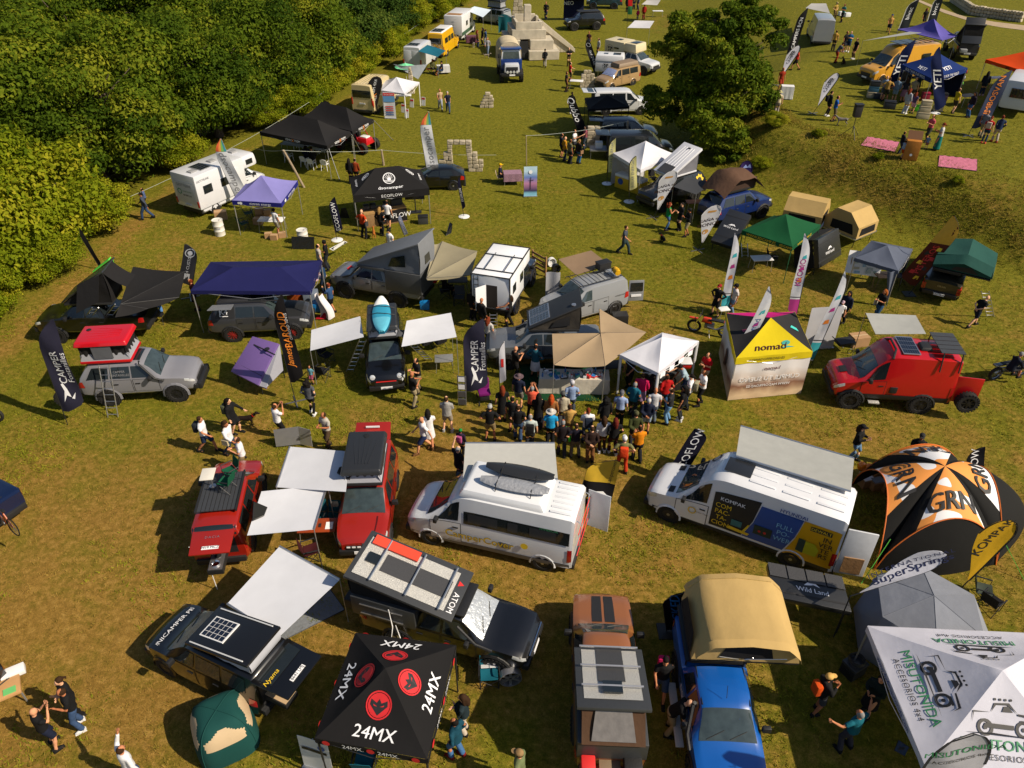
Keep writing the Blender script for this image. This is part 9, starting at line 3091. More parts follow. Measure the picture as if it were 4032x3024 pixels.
 for x in(-.2,.2):
  for y in(-.18,.18):
   MB().pth([(x,y*.7,.4),(x*1.15,y*1.4,0)],.015,5).bd('leg',BKP,t)
   # Vehils furniture
 for k,(x,y,l_)in enumerate(((380,1340,'long grey table under the black gazebo'),(590,1375,'short white table end under the black gazebo'))):
  ftab(l_,T(1,0,x,y),-.33,2.2 if k==0 else 1.2,.8,.74,mat('#8f9196',.5)if k==0 else WHP)
 for k,(x,y,a)in enumerate(((310,1410,1.2),(450,1450,1.2),(510,1470,1.3),(625,1480,1.4),(385,1300,-1.8),(555,1330,-1.8))):
  plastic_chair('white plastic armchair at the grey table',T(1,0,x,y),a,WHP,'white plastic armchairs at the grey table')
  # scalloped gazebo table, signs
 ftab('white folding table with small cartons by the scalloped gazebo',T(1,0,1310,905),.1,1.3,.6,.74)
 for k,(x,y)in enumerate(((1475,925),(1375,940),(1300,985),(1330,1030))):
  o=thg('price_sign','white and red card sign beside the scalloped gazebo leg','sign',T(1,0,x,y),-.4,'card signs by the scalloped gazebo')
  MB().bx_(-.18,.18,-.01,.01,.05,.75,0,M.Rotation(-.15,4,'X')).bd('card',WHT,o)
  MB().bx_(-.15,.15,-.02,-.012,.55,.68,0,M.Rotation(-.15,4,'X')).bd('print',RDP,o)
 t=thg('parasol','mint green parasol leaning beside the standing stone','parasol',T(1,0,1330,720))
 n=10
 for k in range(n):
  a0,a1=2*math.pi*k/n,2*math.pi*(k+1)/n
  MB().add([(0,0,1.75),(1.0*math.cos(a0),1.0*math.sin(a0),1.4),(1.0*math.cos(a1),1.0*math.sin(a1),1.4)],[(0,1,2)]).bd('panel',clo('#63c28a' if k%2 else '#7fd4a2'),t,smooth=False)
 MB().pth([(0,0,0),(0,0,1.85)],.018,5).bd('pole',WHP,t)
 sht('tarpaulin','white tarpaulin sail tied beside the mint parasol',[T(1,0,1215,560,1.8),T(1,0,1430,690,.6),T(1,0,1510,560,1.9),T(1,0,1300,575,1.7)],clo('#b5bcc6',.4,2),.2)
 ftab('white clothed table by the teal tarpaulin',T(1,0,1650,640),.2,1.2,.7,.75,cloth_m=clo('#c9c9c9'),drop=.6)
 cch('red camping chair beneath the teal tarpaulin',T(1,0,1525,640),.3,'#a01818')
 ftab('craft table with patterned cloth beside the motorhome awning',T(1,0,1900,375),.15,1.3,.7,.75,cloth_m=mat('#5a3040',.8,0,0,.8,0,40,'patterned_cloth'),drop=.65)
 ftab('table with striped blanket near the sunset banner',T(2,0,40,1600),.1,1.2,.8,.8,cloth_m=mat('#8a6a7a',.8,0,0,.9,0,30,'striped_blanket'),drop=.5)
 ftab('flyer table with white papers before the stone wall',T(2,0,595,775),-.2,1.2,.7,.75,WHP)
 # yellow counter under white gazebo
 a,b=T(2,0,945,1640),T(2,1,1105,35)
 d=b-a
 t=crt('display_counter','white counter with yellow front panels under the white gazebo','counter',(a+b)/2+V((.35,.3,0)),math.atan2(d.y,d.x),d.length+.6,.7,.95,mat('#caa21c',.5),WHP,.01)
 shp([ci(-.6,.5,.22,14)],pfn((0,-.35,0),(1,0,0),(0,0,1),.01),BLUP,t)
 t2=thg('water_bottle','blue bottle standing on the white counter','bottle',t.matrix_basis@V((.1,0,.95)))
 MB().lth([(.05,0),(.05,.2),(.02,.26),(.02,.3),(.001,.3)],10).bd('body',mat('#2a6aa0',.2),t2)
 MB().lth([(.025,.3),(.025,.33),(.001,.33)],8).bd('cap',WHP,t2)
 cch('dark chair behind the white counter',T(2,0,1260,1600),-1.2)
 # right mid
 ftab('small white table under the green gazebo',T(2,1,2190,690),.1,1.1,.65,.72)
 cch('dark folding stool under the green gazebo',T(3,1,80,640),0)
 ladder('short aluminium ladder propped beside the tilted black tent',T(2,1,2065,580),T(2,1,2060,460,.7),.34,4)
 ftab('red framed camp table with a cap beside the teardrop flag',T(2,1,1610,190),.1,1.0,.6,.72,mat('#8a4a38',.5))
 t=thg('map_board','large map display board by the faded blue gazebo','board',T(3,1,850,830),-.15)
 MB().slab([(-.95,-.05,.75),(.75,-.05,.6),(1.05,.35,1.75),(-.85,.4,1.8)],.03).bd('panel',WHT,t)
 mfn=pfn((0,.16,1.22),(1,0,0),(0,.42,1.1),.05)
 rr_=random.Random(3)
 for k in range(16):
  x,y=rr_.uniform(-.8,.7),rr_.uniform(-.5,.5)
  w_,h_=rr_.uniform(.1,.3),rr_.uniform(.08,.22)
  shp([[(x-w_/2,y-h_/2),(x+w_/2,y-h_/2+.03),(x+w_/2,y+h_/2),(x-w_/2,y+h_/2)]],lambda u,v,k=k:mfn(u,v)+V((0,-.001*k,.0005*k)),(mat('#a9b3ad',.6),mat('#8fb0c8',.6),mat('#c0b49a',.6),mat('#b58f92',.6),mat('#7f9a86',.6))[k%5],t,'map_print')
 for x in(-.7,.6):
  MB().pth([(x,-.1,0),(x,.2,1.5)],.02,5).bd('leg',WOOD,t)
 ftab('dark wooden table with a blue bottle by the map board',T(3,1,1060,850),.05,1.3,.7,.8,mat('#2c2018',.6),legm=mat('#2c2018',.6))
 cch('blue seated dark folding chair by the wooden table',T(3,1,1225,800),2.4,'#12305a')
 carton('open cardboard box behind the red van bonnet',T(3,1,830,1340),.2,.8,.55,.5)
 t=thg('wheelbarrow_cart','black wheeled cart behind the red van','cart',T(3,1,700,1400),.2)
 MB().bx_(-.4,.4,-.28,.28,.45,.6).bd('tray',BKP,t,bevel=.03)
 for y in(-.25,.25):
  MB().lth([(.12,-.02),(.14,0),(.12,.02)],12,axis='y',mx=M.Translation((.2,y,.14))).bd('wheel',BKP,t)
 MB().pth([(-.3,0,.5),(-.75,0,.9)],.02,5).bd('handle',BKP,t)
 # terrace stall
 TANB=mat('#a99c82',.55)
 stacks=[(955,850,0,TANB,.75,.45),(950,780,.42,mat('#2f5a72',.5),.7,.42),(960,735,.84,mat('#232529',.5),.7,.4),(1395,1030,0,TANB,.8,.45),(1400,960,.45,TANB,.72,.42),(1410,905,.87,TANB,.66,.38),(1525,965,0,TANB,.65,.42),(1005,860,0,mat('#1c2430',.5),.6,.4)]
 labs=['beige cooler at the bottom of the stack before the mustard van','blue cooler in the middle of the stack before the mustard van','charcoal cooler topping the stack before the mustard van','beige cooler at the bottom of the three high stack','beige cooler in the middle of the three high stack','small beige cooler topping the three high stack','beige cooler beside the YETI flag base','dark navy cooler beside the stack near the mustard van']
 base=None
 for(x,y,z,m_,l_,h_),lb in zip(stacks,labs):
  if z==0:
   base=T(3,0,x,y)
  o=crt('cooler_box',lb,'cooler',base if z else T(3,0,x,y),-.25,l_,l_*.6,h_,m_,m_,.04,z,None,True)
 crt('cooler_box','charcoal wheeled cooler on the grass before the YETI stall','cooler',T(3,0,1105,945),-.3,.8,.5,.55,mat('#26282d',.5),mat('#26282d',.5),.04,handles=True)
 crt('cooler_box','bright green cooler beside the beige stack','cooler',T(3,0,1340,965),-.2,.5,.4,.42,mat('#3f9a1a',.5),mat('#3f9a1a',.5),.04)
 crt('cooler_box','crimson cooler behind the beige stack','cooler',T(3,0,1415,875),-.2,.55,.4,.6,mat('#8a0f34',.5),mat('#8a0f34',.5),.04)
 crt('cooler_box','dark plum cooler near the blue gazebo corner','cooler',T(3,0,1570,880),-.2,.5,.45,.6,mat('#2a1430',.5),mat('#15161a',.5),.04)
 shf=thg('bottle_shelf','dark shelf of coloured bottles inside the YETI gazebo','shelf',T(3,0,1655,800),.55)
 MB().bx_(-.8,.8,-.15,.15,0,1.7).bd('cabinet',BKP,shf)
 for k in range(3):
  MB().bx_(-.8,.8,-.32,-.15,.5+k*.42,.53+k*.42).bd('shelf_board',BKP,shf)
 bc=['#b01a1a','#2fa04a','#d0d0d0','#2f6fae','#7ad04a','#c04a8a']
 for k in range(27):
  row=k//9
  o=thg('drink_bottle','small coloured drink bottle on the dark shelf','bottle',shf.matrix_basis@V((-.7+(k%9)*.17,-.24,.53+row*.42)),0,'bottles on the dark shelf')
  MB().lth([(.05,0),(.05,.16),(.03,.19),(.001,.19)],8).bd('body',mat(bc[(k*5+row)%6],.4),o)
  MB().lth([(.034,.19),(.034,.23),(.001,.23)],8).bd('cap',BKP,o)
 t=thg('bottle_rack','white display rack with cups beneath the YETI gazebo','rack',T(3,0,1210,760),-.3)
 MB().bx_(-.55,.55,-.15,.15,0,1.35).bd('cabinet',WHP,t)
 for k in range(3):
  MB().bx_(-.5+k*.36,-.2+k*.36,-.2,-.15,.5,1.25).bd('niche',BKP,t)
 t=thg('loudspeaker','black loudspeaker on a tripod on the terrace grass','speaker',T(3,0,775,1195))
 MB().bx_(-.22,.22,-.2,.2,1.35,2.15,0,None,1.1,1.0).bd('cabinet',BKP,t,bevel=.03)
 MB().bx_(-.27,.27,-.26,.2,2.15,2.19).bd('rain_cover',BKP,t)
 MB().pth([(0,0,.25),(0,0,1.35)],.025,6).bd('pole',BKP,t)
 for k in range(3):
  a=2.1*k+.5
  MB().pth([(0,0,.75),(.7*math.cos(a),.7*math.sin(a),0)],.018,5).bd('leg',BKP,t)
 PINK=mat('#b5657c',.85,0,0,.12,.6,4,'quilted_pink')
 for lab,q in(('pink picnic blanket beside the wooden game board',[(860,1270),(1155,1330),(1195,1245),(920,1195)]),('pink picnic blanket alone on the terrace grass',[(1532,1455),(1870,1495),(1873,1395),(1545,1358)])):
  P=[T(3,0,x,y)for x,y in q]
  o=thg('picnic_blanket',lab,'blanket',sum(P,V())/4)
  MB().grid(lambda u,v:P[0].lerp(P[1],u).lerp(P[3].lerp(P[2],u),v)-o.location+V((0,0,.05+.02*math.sin(u*31)*math.sin(v*17))),24,10,0,.02).bd('quilt',PINK,o)
  MB().pth([p-o.location+V((0,0,.04))for p in P+P[:1]],.02,4).bd('hem',BLK,o)
 t=thg('game_board','upright wooden target game box on the terrace','game',T(3,0,1280,1385),-.35)
 OW=mat('#a5671c',.6,0,0,.2,.1,6,'stained_wood')
 MB().bx_(-.42,.42,-.28,.28,0,1.2,0,None,1,1).bd('cabinet',OW,t,bevel=.01)
 MB().slab([(-.42,.1,1.2),(.42,.1,1.2),(.42,.45,1.65),(-.42,.45,1.65)],.03).bd('lid',mat('#5f3a14',.6),t)
 MB().lth([(.001,0),(.08,0)],10,0,M.Translation((0,-.285,.35))@M.Rotation(math.pi/2,4,'X')).bd('hole',WHT,t)
 ftab('white counter table with cloth beside the oak',T(3,0,205,860),-.2,.9,.6,.95,cloth_m=clo('#cfcfcf'),drop=.9)
 ftab('dark display table with goods by the man in yellow',T(3,0,1765,920),.3,1.2,.7,.75,BKP)
 ftab('white table beneath the orange gazebo',T(3,0,2010,760),.2,1.1,.6,.75)
 for k,(x,y)in enumerate(((690,135),(740,145))):
  crt('storage_box',('cream storage box behind the woman in teal','pale storage box behind the woman in teal, the farther one')[k],'box',T(3,0,x,y),.2,.6,.45,.4,WHP,None,.03)
  # top middle awnings
 sht('awning','white flat awning with flag at the far stalls',[T(2,0,1040,242,1.9),T(2,0,1235,245,1.9),T(2,0,1275,182,2.1),T(2,0,1105,178,2.1)],clo('#bcbcc0',.2,2),.06,(0,1))
 sht('awning','pale awning beyond the red coated visitor',[T(2,0,1165,38,2.0),T(2,0,1300,45,2.0),T(2,0,1330,0,2.2),T(2,0,1210,0,2.2)],clo('#b5b2ac',.2,2),.06,(0,))
 f=Fl('national_flag','red and green flag on a slim pole at the far stalls',T(2,0,1035,300),S(2,0,1048,-20),.5,'#b01818','rect',side=1,v0=.55,base=None)
 f.band(.0,.5,mat('#0f5a2a',.7))
 ftab('white folding table at the far stalls',T(2,0,1300,150),0,1.3,.6,.75)
MGP=mat('#8a2a8a',.6)
def sunset_print():
 m,n,l,b=nmat('sunset_print')
 tc=n.new('ShaderNodeTexCoord')
 sx=n.new('ShaderNodeSeparateXYZ')
 l.new(tc.outputs['Object'],sx.inputs[0])
 r=n.new('ShaderNodeValToRGB')
 for _ in range(4):
  r.color_ramp.elements.new(.5)
 for e,(p,c)in zip(r.color_ramp.elements,((0,(.2,.45,.6)),(.12,(.2,.45,.6)),(.2,(.03,.03,.1)),(.45,(.45,.2,.35)),(.65,(.12,.2,.5)),(.85,(.45,.62,.75)))):
  e.position=p
  e.color=c+(1,)
 mu=n.new('ShaderNodeMath')
 mu.operation='MULTIPLY'
 mu.inputs[1].default_value=.5
 l.new(sx.outputs['Z'],mu.inputs[0])
 l.new(mu.outputs[0],r.inputs[0])
 l.new(r.outputs[0],b.inputs['Base Color'])
 return m
small_stuff()
# ------------------------------------------------------------------ the visitors
def people():
 SH,LO,JK='short','long','jacket'
 st=('stand','down','down')
 wk=('walk','aft','fwd')
 hp=('apart','hip','hip')
 ph=('shift','phone','phone')
 pt=('apart','photo','photo')
 cr=('stand','cross','cross')
 bk=('stand','back','back')
 pk=('shift','pocket','pocket')
 re=('shift','reach','down')
 sit=('stand','lap','lap',0,1)
 bn=('shift','reach','reach',.5)
 W,K,N,G_,B='#d3d3d6','#131315','#161c30','#5c5e62','#6a4a2c'
 DK,BR,RD,BL,GY='#120d0a','#33200f','#6b2a10','#8a6a3a','#7d7d7d'
 J,KH,BE='#34496a','#7a6a4c','#a5987e'
 L=[]
 def p(lab,c,r,x,y,face,pose,top,bot,hair=('short',BR),**k):
  psn(lab,T(c,r,x,y),face,pose,top,bot,hair,**k)
  # open ground on the left
 p('man in white shirt and navy shorts striding with a dark backpack',0,2,1822,615,-5,wk,(SH,W),('shorts','#1d2c48'),pack='#20242c')
 p('black haired woman in black jacket holding the dog lead',0,2,2060,455,-10,('shift','reach','down'),(JK,K),('shorts',K),('long',DK),pack='#4a4f3c')
 dog('dark dog in a red harness pulling on its lead',T(0,2,2150,395),8,'#1a0f0a',.95,col2='#a81414')
 p('woman in white blouse and jeans with a cream tote bag',0,2,2040,655,-20,wk,(LO,W),('tight','#263a52'),('long',BR),bag='#b5a78a')
 p('man in white shirt looking down behind the red car bonnet',0,2,2150,800,200,ph,(SH,W),('long',KH))
 p('man in white shirt taking a photo in black striped shorts',1,2,240,505,50,pt,(SH,W),('shorts',K),shoes='#cfcfcf')
 p('curly haired woman in grey jacket seen from behind',1,2,513,288,80,pk,(JK,'#4c4e55'),('tight',K),('curly',DK),shoes='#d0d0d0')
 p('woman in pale shirt reading her phone on the dry grass',1,2,660,578,235,ph,(SH,'#a9a49a'),('long','#4a3a2a'),('short',BR))
 p('bald man in white shirt and navy shorts walking',1,2,1490,615,200,wk,(SH,W),('shorts','#202c50'),None,shoes=B)
 p('dark haired woman in a short white dress',1,2,1535,555,100,wk,(SH,W),('skirt',W),('long',DK),shoes=B)
 p('man in grey hoodie and khaki shorts holding a baby',1,2,1690,440,85,('apart','phone','cross'),(JK,'#8d8b88'),('shorts','#8a8072'),shoes='#9a9a9a')
 p('man in black printed shirt and pale cap with hands on hips',1,2,2060,518,85,hp,(SH,K),('shorts',KH),('short',BR),cap=('cap','#9a9a9a'))
 p('brown haired woman in a black dress with a green bag',1,2,2165,345,100,st,(SH,K),('skirt',K),('long',RD),bag='#1f5a2a')
 p('child in green beanie with a pink backpack',1,2,1808,640,70,st,(JK,'#241a30'),('long',K),('short',DK),cap=('beanie','#0f7a3a'),pack='#a54a78',h=.72)
 p('grey haired man in black shirt adjusting the long awning',1,2,1790,885,55,('stand','up','down'),(SH,K),('long','#20242e'),('short',GY))
 p('bald man in black shirt and sand trousers by the black compact car',1,2,1395,220,40,('shift','reach','phone'),(SH,K),('long','#8f8266'),None)
 p('man in black polo talking beside the black compact car',1,2,1440,95,215,ph,(SH,K),('long','#7c7058'),('short',DK))
 p('toddler in light blue near the awning chair',1,2,512,25,250,st,(SH,'#5f8fa0'),('shorts','#a0506a'),('short',BR),h=.55)
 # bottom left
 p('woman in black with tied hair listening at the camping kitchen',0,3,700,1250,235,cr,(SH,K),('long',K),('tail',BR))
 p('man in black printed shirt and jeans with white trainers',0,3,722,1345,215,('apart','phone','down'),(SH,K),('long',J),('short',BR),shoes='#d0d0d0')
 p('bald man in black shirt and navy shorts holding up a phone',0,3,480,1525,50,pt,(SH,K),('shorts',N),None)
 p('person in white shirt with a raised arm at the bottom edge',0,3,1215,1850,60,('stand','up','down'),(LO,W),('long',J),('short',BR))
 p('long haired woman in black top and cream trousers',1,3,1840,1400,170,cr,(LO,'#1d2a30'),('long','#b5a898'),('long',BR))
 p('man in black shirt and jeans with a teal jacket on his shoulders',1,3,1775,1610,150,pk,(JK,'#123f50'),('long','#3f648f'),('short',DK),shoes='#7a1a1a')
 p('man in olive shirt and beige cap at the bottom edge',2,3,100,1880,160,st,(SH,'#66704c'),('long',KH),('short',BR),cap=('cap','#8a6f4a'))
 p('woman in black top with a bright pink backpack',2,3,1315,1075,265,wk,(SH,K),('shorts','#34465e'),('tail',DK),pack='#c01a5a')
 p('bald man in black shirt leaning over by the blue pickup',2,3,1390,1390,-15,('apart','reach','reach',.55),(SH,K),('long','#8f7a58'),None)
 p('man in black jacket with cream cap and orange backpack',3,3,455,1225,10,('shift','phone','phone'),(JK,K),('shorts','#3a3d44'),('short',DK),cap=('cap','#c9a05a'),pack='#c84a10')
 p('dark haired woman in black cardigan holding a cup',3,3,900,1235,215,ph,(LO,'#14201f'),('skirt',K),('long',DK))
 p('grey haired man in teal shirt gesturing with open arms',3,3,715,1545,115,('apart','out','out'),(SH,'#0d5666'),('long','#34323a'),('short',GY))
 # by the vans on the right
 p('woman in black hoodie and cap taking photos near the grey awning',3,2,775,690,320,ph,(JK,K),('tight','#5a7a9c'),('long',BR),cap=('cap',K))
 p('man in black polo and white shorts behind the printed dome',3,2,1275,770,250,ph,(SH,K),('shorts','#a8a8ac'),('short',DK),cap=('cap','#2a2a2c'))
 p('person in dark clothes standing within the printed dome arch',3,2,1150,1025,100,st,(LO,'#1b1a1c'),('long','#202024'),('short',DK))
 psn('grey haired rider in navy jacket astride the silver motorbike',T(3,1,2130,1630,.34),15,('stand','reach','reach',.3,1),(JK,'#141a28'),('shorts','#2c2c30'),('short',GY))
 p('bald man in black shirt bending forward near the green tent',3,1,1825,1185,20,('walk','back','back',.4),(SH,K),('shorts',N),None)
 p('dark haired adult in navy top behind the projector screen',3,1,690,1150,220,st,(LO,N),('long',K),('long',DK))
 p('child in white shirt and pink cap beside the projector screen',3,1,650,1175,240,st,(SH,W),('long',K),('long',DK),cap=('cap','#b59aa5'),h=.78)
 p('red haired woman in jeans carrying a small dark dog',3,1,990,1135,200,ph,(SH,K),('long','#2a4a6a'),('long','#8a4a18'),bag='#b5b0a0')
 p('man in black with red cap standing over the orange motorbike',2,1,1800,1090,225,hp,(LO,K),('shorts',K),('short',DK),cap=('cap','#8a2020'))
 p('man in white shirt and dark cap beside the slim white flag',2,1,1945,1085,190,st,(SH,'#c0b8b4'),('long','#5f7a98'),('short',DK),cap=('cap',K))
 p('man in grey shirt striding alone across the open meadow',2,1,1005,552,-25,wk,(SH,'#3c424c'),('long','#26383c'),('short',BR))
 p('woman in bright green top and jeans',2,1,1380,345,10,ph,('vest','#12803f'),('tight','#3f648f'),('curly',RD))
 p('woman in black with sunglasses beside the woman in green',2,1,1490,345,200,cr,(LO,K),('long',K),('tail',DK))
 p('man in black cap and khaki shorts by the teardrop flag',2,1,1555,398,185,ph,(LO,K),('shorts','#8f8466'),('short',DK),cap=('cap',K))
 dog('black dog sitting at the feet of the woman in green',T(2,1,1345,450),190,'#0d0c0c',.9,True,'#8a1414')
 # main crowd
 p('man in navy shirt and sun hat beside the green carpet',2,2,92,240,70,st,(SH,N),('shorts','#6a665f'),('short',BR),cap=('hat','#5a4a4e'))
 p('woman in salmon shirt filming the display',2,2,205,345,80,pt,(SH,'#c8543c'),('tight',K),('short',GY))
 p('long haired woman in a dark navy dress',2,2,262,415,85,cr,(LO,K),('maxi','#12131c'),('long',DK))
 p('man in pale blue shirt and white cap at the display table',2,2,545,300,90,pk,(LO,'#7f93b5'),('long','#3a3f4a'),('short',GY),cap=('cap','#b0aeb4'))
 p('red haired woman behind the beige vest',2,2,368,425,85,st,(LO,'#8a5a30'),('long',J),('long','#a03f10'))
 p('man in cream padded vest and grey cap',2,2,468,400,90,st,(JK,'#a39a86'),('long','#3a3c40'),('short',DK),cap=('cap','#4a4a4a'))
 p('woman in bright blue shirt and pale hat',2,2,365,555,85,st,(SH,'#1a8ac0'),('long',K),('short',BR),cap=('hat','#b5b0a8'))
 p('man in mustard yellow shirt in the middle of the crowd',2,2,525,510,90,cr,(SH,'#b08a4a'),('long',KH),('short',BR))
 p('man in black shirt with a large white back print',2,2,88,515,85,pk,(SH,K),('long',J),('short',BR))
 p('short man in black shirt at the crowd edge',2,2,38,440,70,st,(SH,'#1a1a1c'),('shorts','#3a3a34'),('short',DK))
 p('man in white shirt with a black backpack',2,2,190,600,88,st,(SH,'#a9b3b0'),('long','#2a2c30'),('short',GY),pack='#141416')
 p('man in dark plum shirt with a green jacket tied at his waist',2,2,466,650,90,pk,(SH,'#1b1418'),('long','#2a2c34'),('short',GY),bag='#2f9a1a')
 p('boy in dark shirt with tousled hair',2,2,582,660,92,hp,(SH,'#171522'),('long','#5a5248'),('short',BR),h=.92)
 p('woman in white cardigan with a small navy backpack',2,2,680,545,95,ph,(LO,W),('tight','#24456a'),('tail',RD),pack='#1b2434')
 p('man in dark brown shirt with hands clasped behind',2,2,712,703,90,bk,(LO,'#2a1c18'),('long','#6a4526'),('short',BR))
 p('woman in white puff sleeve blouse and brown trousers',2,2,815,618,95,st,(LO,W),('tight','#3a2018'),('long',BR),shoes='#d0d0d0')
 p('long red haired woman in black jacket and burgundy trousers',2,2,910,632,100,pk,(JK,K),('long','#3a141c'),('long','#5a1a10'),shoes='#d0d0d0')
 p('person with a big mass of black curls',2,2,830,440,100,st,(LO,K),('long',K),('curly','#0c0a0a'))
 p('man in olive shirt and orange trousers with an orange bag',2,2,985,798,85,hp,(SH,'#6a6a44'),('long','#b03414'),('short',GY),cap=('cap','#c9c9cc'),pack='#d0401a')
 p('man in bright orange yellow shirt at the rear of the crowd',2,2,1120,700,100,ph,(SH,'#c8780a'),('long','#1a1a20'),('short',BR))
 p('man in dark olive sweater and cap with a walking pole',2,2,1085,575,95,bk,(LO,'#33391c'),('long','#20222a'),('short',BR),cap=('cap','#4a4a30'))
 p('white haired man in navy jacket and pale shorts',2,2,1192,452,80,bk,(JK,N),('shorts','#8fa0b8'),('short','#b5b5b5'))
 p('man in light blue polo and black trousers',2,2,962,392,75,st,(SH,'#8a9cc0'),('long',K),('short',GY),cap=('cap','#5a5a60'))
 p('man in teal hoodie facing the white gazebo',2,2,1075,310,60,pk,(JK,'#12566a'),('long','#20242c'),('short',GY))
 p('woman in hot pink sweater and lilac skirt',2,2,1145,230,85,re,(LO,'#c01a54'),('skirt','#8a6f8f'),('short',BR))
 p('balding man in white and red jersey',2,2,1250,365,85,st,(SH,'#b5b5ba'),('long','#5a6470'),None)
 p('curly haired person in dark vest under the white gazebo',2,2,1240,225,60,re,(SH,'#2a2c24'),('long',K),('curly',DK))
 p('man in red jacket and jeans by the gazebo pole',2,2,1350,245,110,pk,(JK,'#a01010'),('long','#27486c'),('short',BR))
 p('man in charcoal shirt and light jeans stepping sideways',2,2,1388,362,160,('apart','phone','down'),(SH,'#25262a'),('long','#5f86ac'),('short',BR))
 p('woman in black with dark jeans and a navy pouch',2,2,1500,342,150,st,(SH,K),('tight','#22262c'),('long',DK),cap=('cap',K),shoes='#c9c9c9',bag='#1a2a4a')
 p('woman in white shirt with a beige backpack',2,2,1555,240,160,st,(SH,W),('tight','#1d2024'),('tail',DK),pack='#8f8a70')
 p('woman in white shirt and black leggings with a canvas tote',2,2,1668,205,190,ph,(SH,W),('tight',K),('short',BR),bag='#b5ae98')
 p('woman in red shirt with folded arms beside the printed tent',2,1,1700,1705,215,cr,(SH,'#a80f18'),('long',BE),('short',DK))
 p('dark clothed man helping beneath the white gazebo',2,1,1050,1720,230,re,(SH,'#2a2a2e'),('long',K),('short',GY))
 p('bearded man in black shirt reaching over the black trunk',2,2,1440,60,200,re,(SH,K),('long',K),('short',BR))
 p('person in light shirt leaning by the black trunk',2,2,1530,130,190,bn,(SH,'#8fa5b0'),('long',J),('short',DK))
 p('bald man in black shirt standing by the matt grey pickup',2,1,62,1650,30,ph,(SH,'#1a1512'),('long',K),None)
 p('woman in teal cardigan over a white dress on the green carpet',2,1,235,1630,60,hp,(LO,'#1d5060'),('skirt','#c5c5ca'),('short',DK))
 # by the white camper
 p('man in black jacket next to the white camper ladder',1,1,1905,1130,60,st,(JK,'#141214'),('long',K),('short',DK))
 p('bald man half hidden behind the purple camper flag',1,1,1985,1215,50,st,(LO,'#1c1a1a'),('long',K),None)
 p('woman in striped shirt with a mustard bag',1,1,2045,1385,60,st,(SH,'#b0aca8'),('long','#1f2024'),('long',RD),bag='#a87a1a')
 p('woman in black sleeveless top by the white camper steps',2,1,15,1180,170,re,('vest',K),('long',K),('long',BR))
 # upper left stalls
 p('man in grey shirt and jeans beside the navy gazebo',1,1,590,725,30,st,(SH,'#a09a92'),('long',J),('short',DK))
 p('man in black cap and shirt with a red can by the grey camper',1,1,650,690,190,('apart','phone','pocket'),(SH,K),('long','#20242c'),('short',DK),cap=('beanie',K))
 p('long haired woman in blue shirt at the narrow sales table',1,1,628,880,190,re,(SH,'#1f3a5a'),('long','#1c2a40'),('long',DK))
 p('man in blue printed shirt and black shorts by the draped banner',1,1,688,1075,160,('apart','reach','down'),(SH,'#2a456a'),('shorts',K),('short',RD))
 p('man in orange shirt with a jacket over his shoulder',1,1,960,412,60,hp,(SH,'#b5380f'),('long',K),None,bag='#3a3a3c')
 p('woman in black leather jacket with light hair',1,1,1115,388,70,pk,(JK,K),('long','#141416'),('long',BL))
 p('man in white shirt with black shorts at the pallet counter',1,1,1175,328,80,re,(SH,W),('shorts',K),('short',DK))
 dog('tan dog waiting by the pallet counter',T(1,1,1048,415),100,'#9a5a22',.8)
 p('man in white shirt at the brochure table',1,1,212,395,60,re,(SH,W),('shorts','#8f8878'),('short',DK))
 p('man in white shirt and black cap behind the grey camper',1,1,1200,585,230,st,(SH,W),('long',K),('short',DK),cap=('cap',K))
 p('person in grey hoodie and jeans leaving the wood path',0,1,1290,250,190,wk,(JK,'#3c4250'),('long','#2b3f60'),('short',DK))
 p('child in striped top on the shaded wood path',0,1,1285,150,200,st,(LO,'#4a5a80'),('long',K),('short',DK),h=.75)
 p('man under the navy gazebo edge near the grey flag',0,1,1730,1040,200,st,(SH,'#5a2a20'),('shorts',K),('short',RD))
 p('person in blue jeans behind the black fan awning',0,1,1395,1075,120,st,(SH,K),('long','#4a78b0'),('short',DK))
 p('person in black seated at the slatted table',1,1,1665,925,20,sit,(LO,K),('long',K),('long',DK))
 p('dark haired person behind the black sun emblem gazebo',1,0,850,1600,80,st,(LO,K),('long',K),('long',DK))
 p('person in rust top behind the black sun emblem gazebo',1,0,900,1600,80,st,(LO,'#7a3010'),('long',K),('short',DK))
 p('person in black seated at the grey table',1,0,520,1440,100,sit,(LO,K),('shorts',N),('short',BR))
 p('person in navy seated farther along the grey table',1,0,470,1415,110,sit,(LO,N),('long',K),('long',DK))
 p('person in yellow cap seated by the blanket table',1,0,2145,1590,0,sit,(SH,N),('shorts','#2a2c34'),('short',BR),cap=('cap','#d0a80f'))
 cch('white framed folding chair under the person in yellow cap',T(1,0,2150,1595),0,'#b5a58a')
 p('older man in beige shirt strolling on the meadow',1,0,1625,955,285,wk,(SH,'#b09474'),('long','#8f95a0'),None)
 p('grey haired man in navy shirt strolling on the meadow',1,0,1692,980,280,wk,(SH,N),('long','#34496a'),('short','#a0a0a0'))
 # far left row
 p('person in olive seated under the teal tarpaulin',1,0,1560,640,300,sit,(LO,'#4a4a2a'),('long','#3a3a34'),('short',DK),cap=('cap','#7a2a2a'))
 p('person in navy seated at the white clothed table',1,0,1640,655,180,sit,(SH,N),('long',J),('short',DK))
 dog('tan dog lying near the white clothed table',T(1,0,1590,660),0,'#8a5a30',.7,True)
 p('brown haired woman in tan jacket by the craft table',1,0,1948,412,20,st,(JK,'#6a4a34'),('long','#2a3a50'),('long',RD))
 p('woman in black by the craft table',1,0,1992,390,200,st,(LO,K),('long',K),('long',DK))
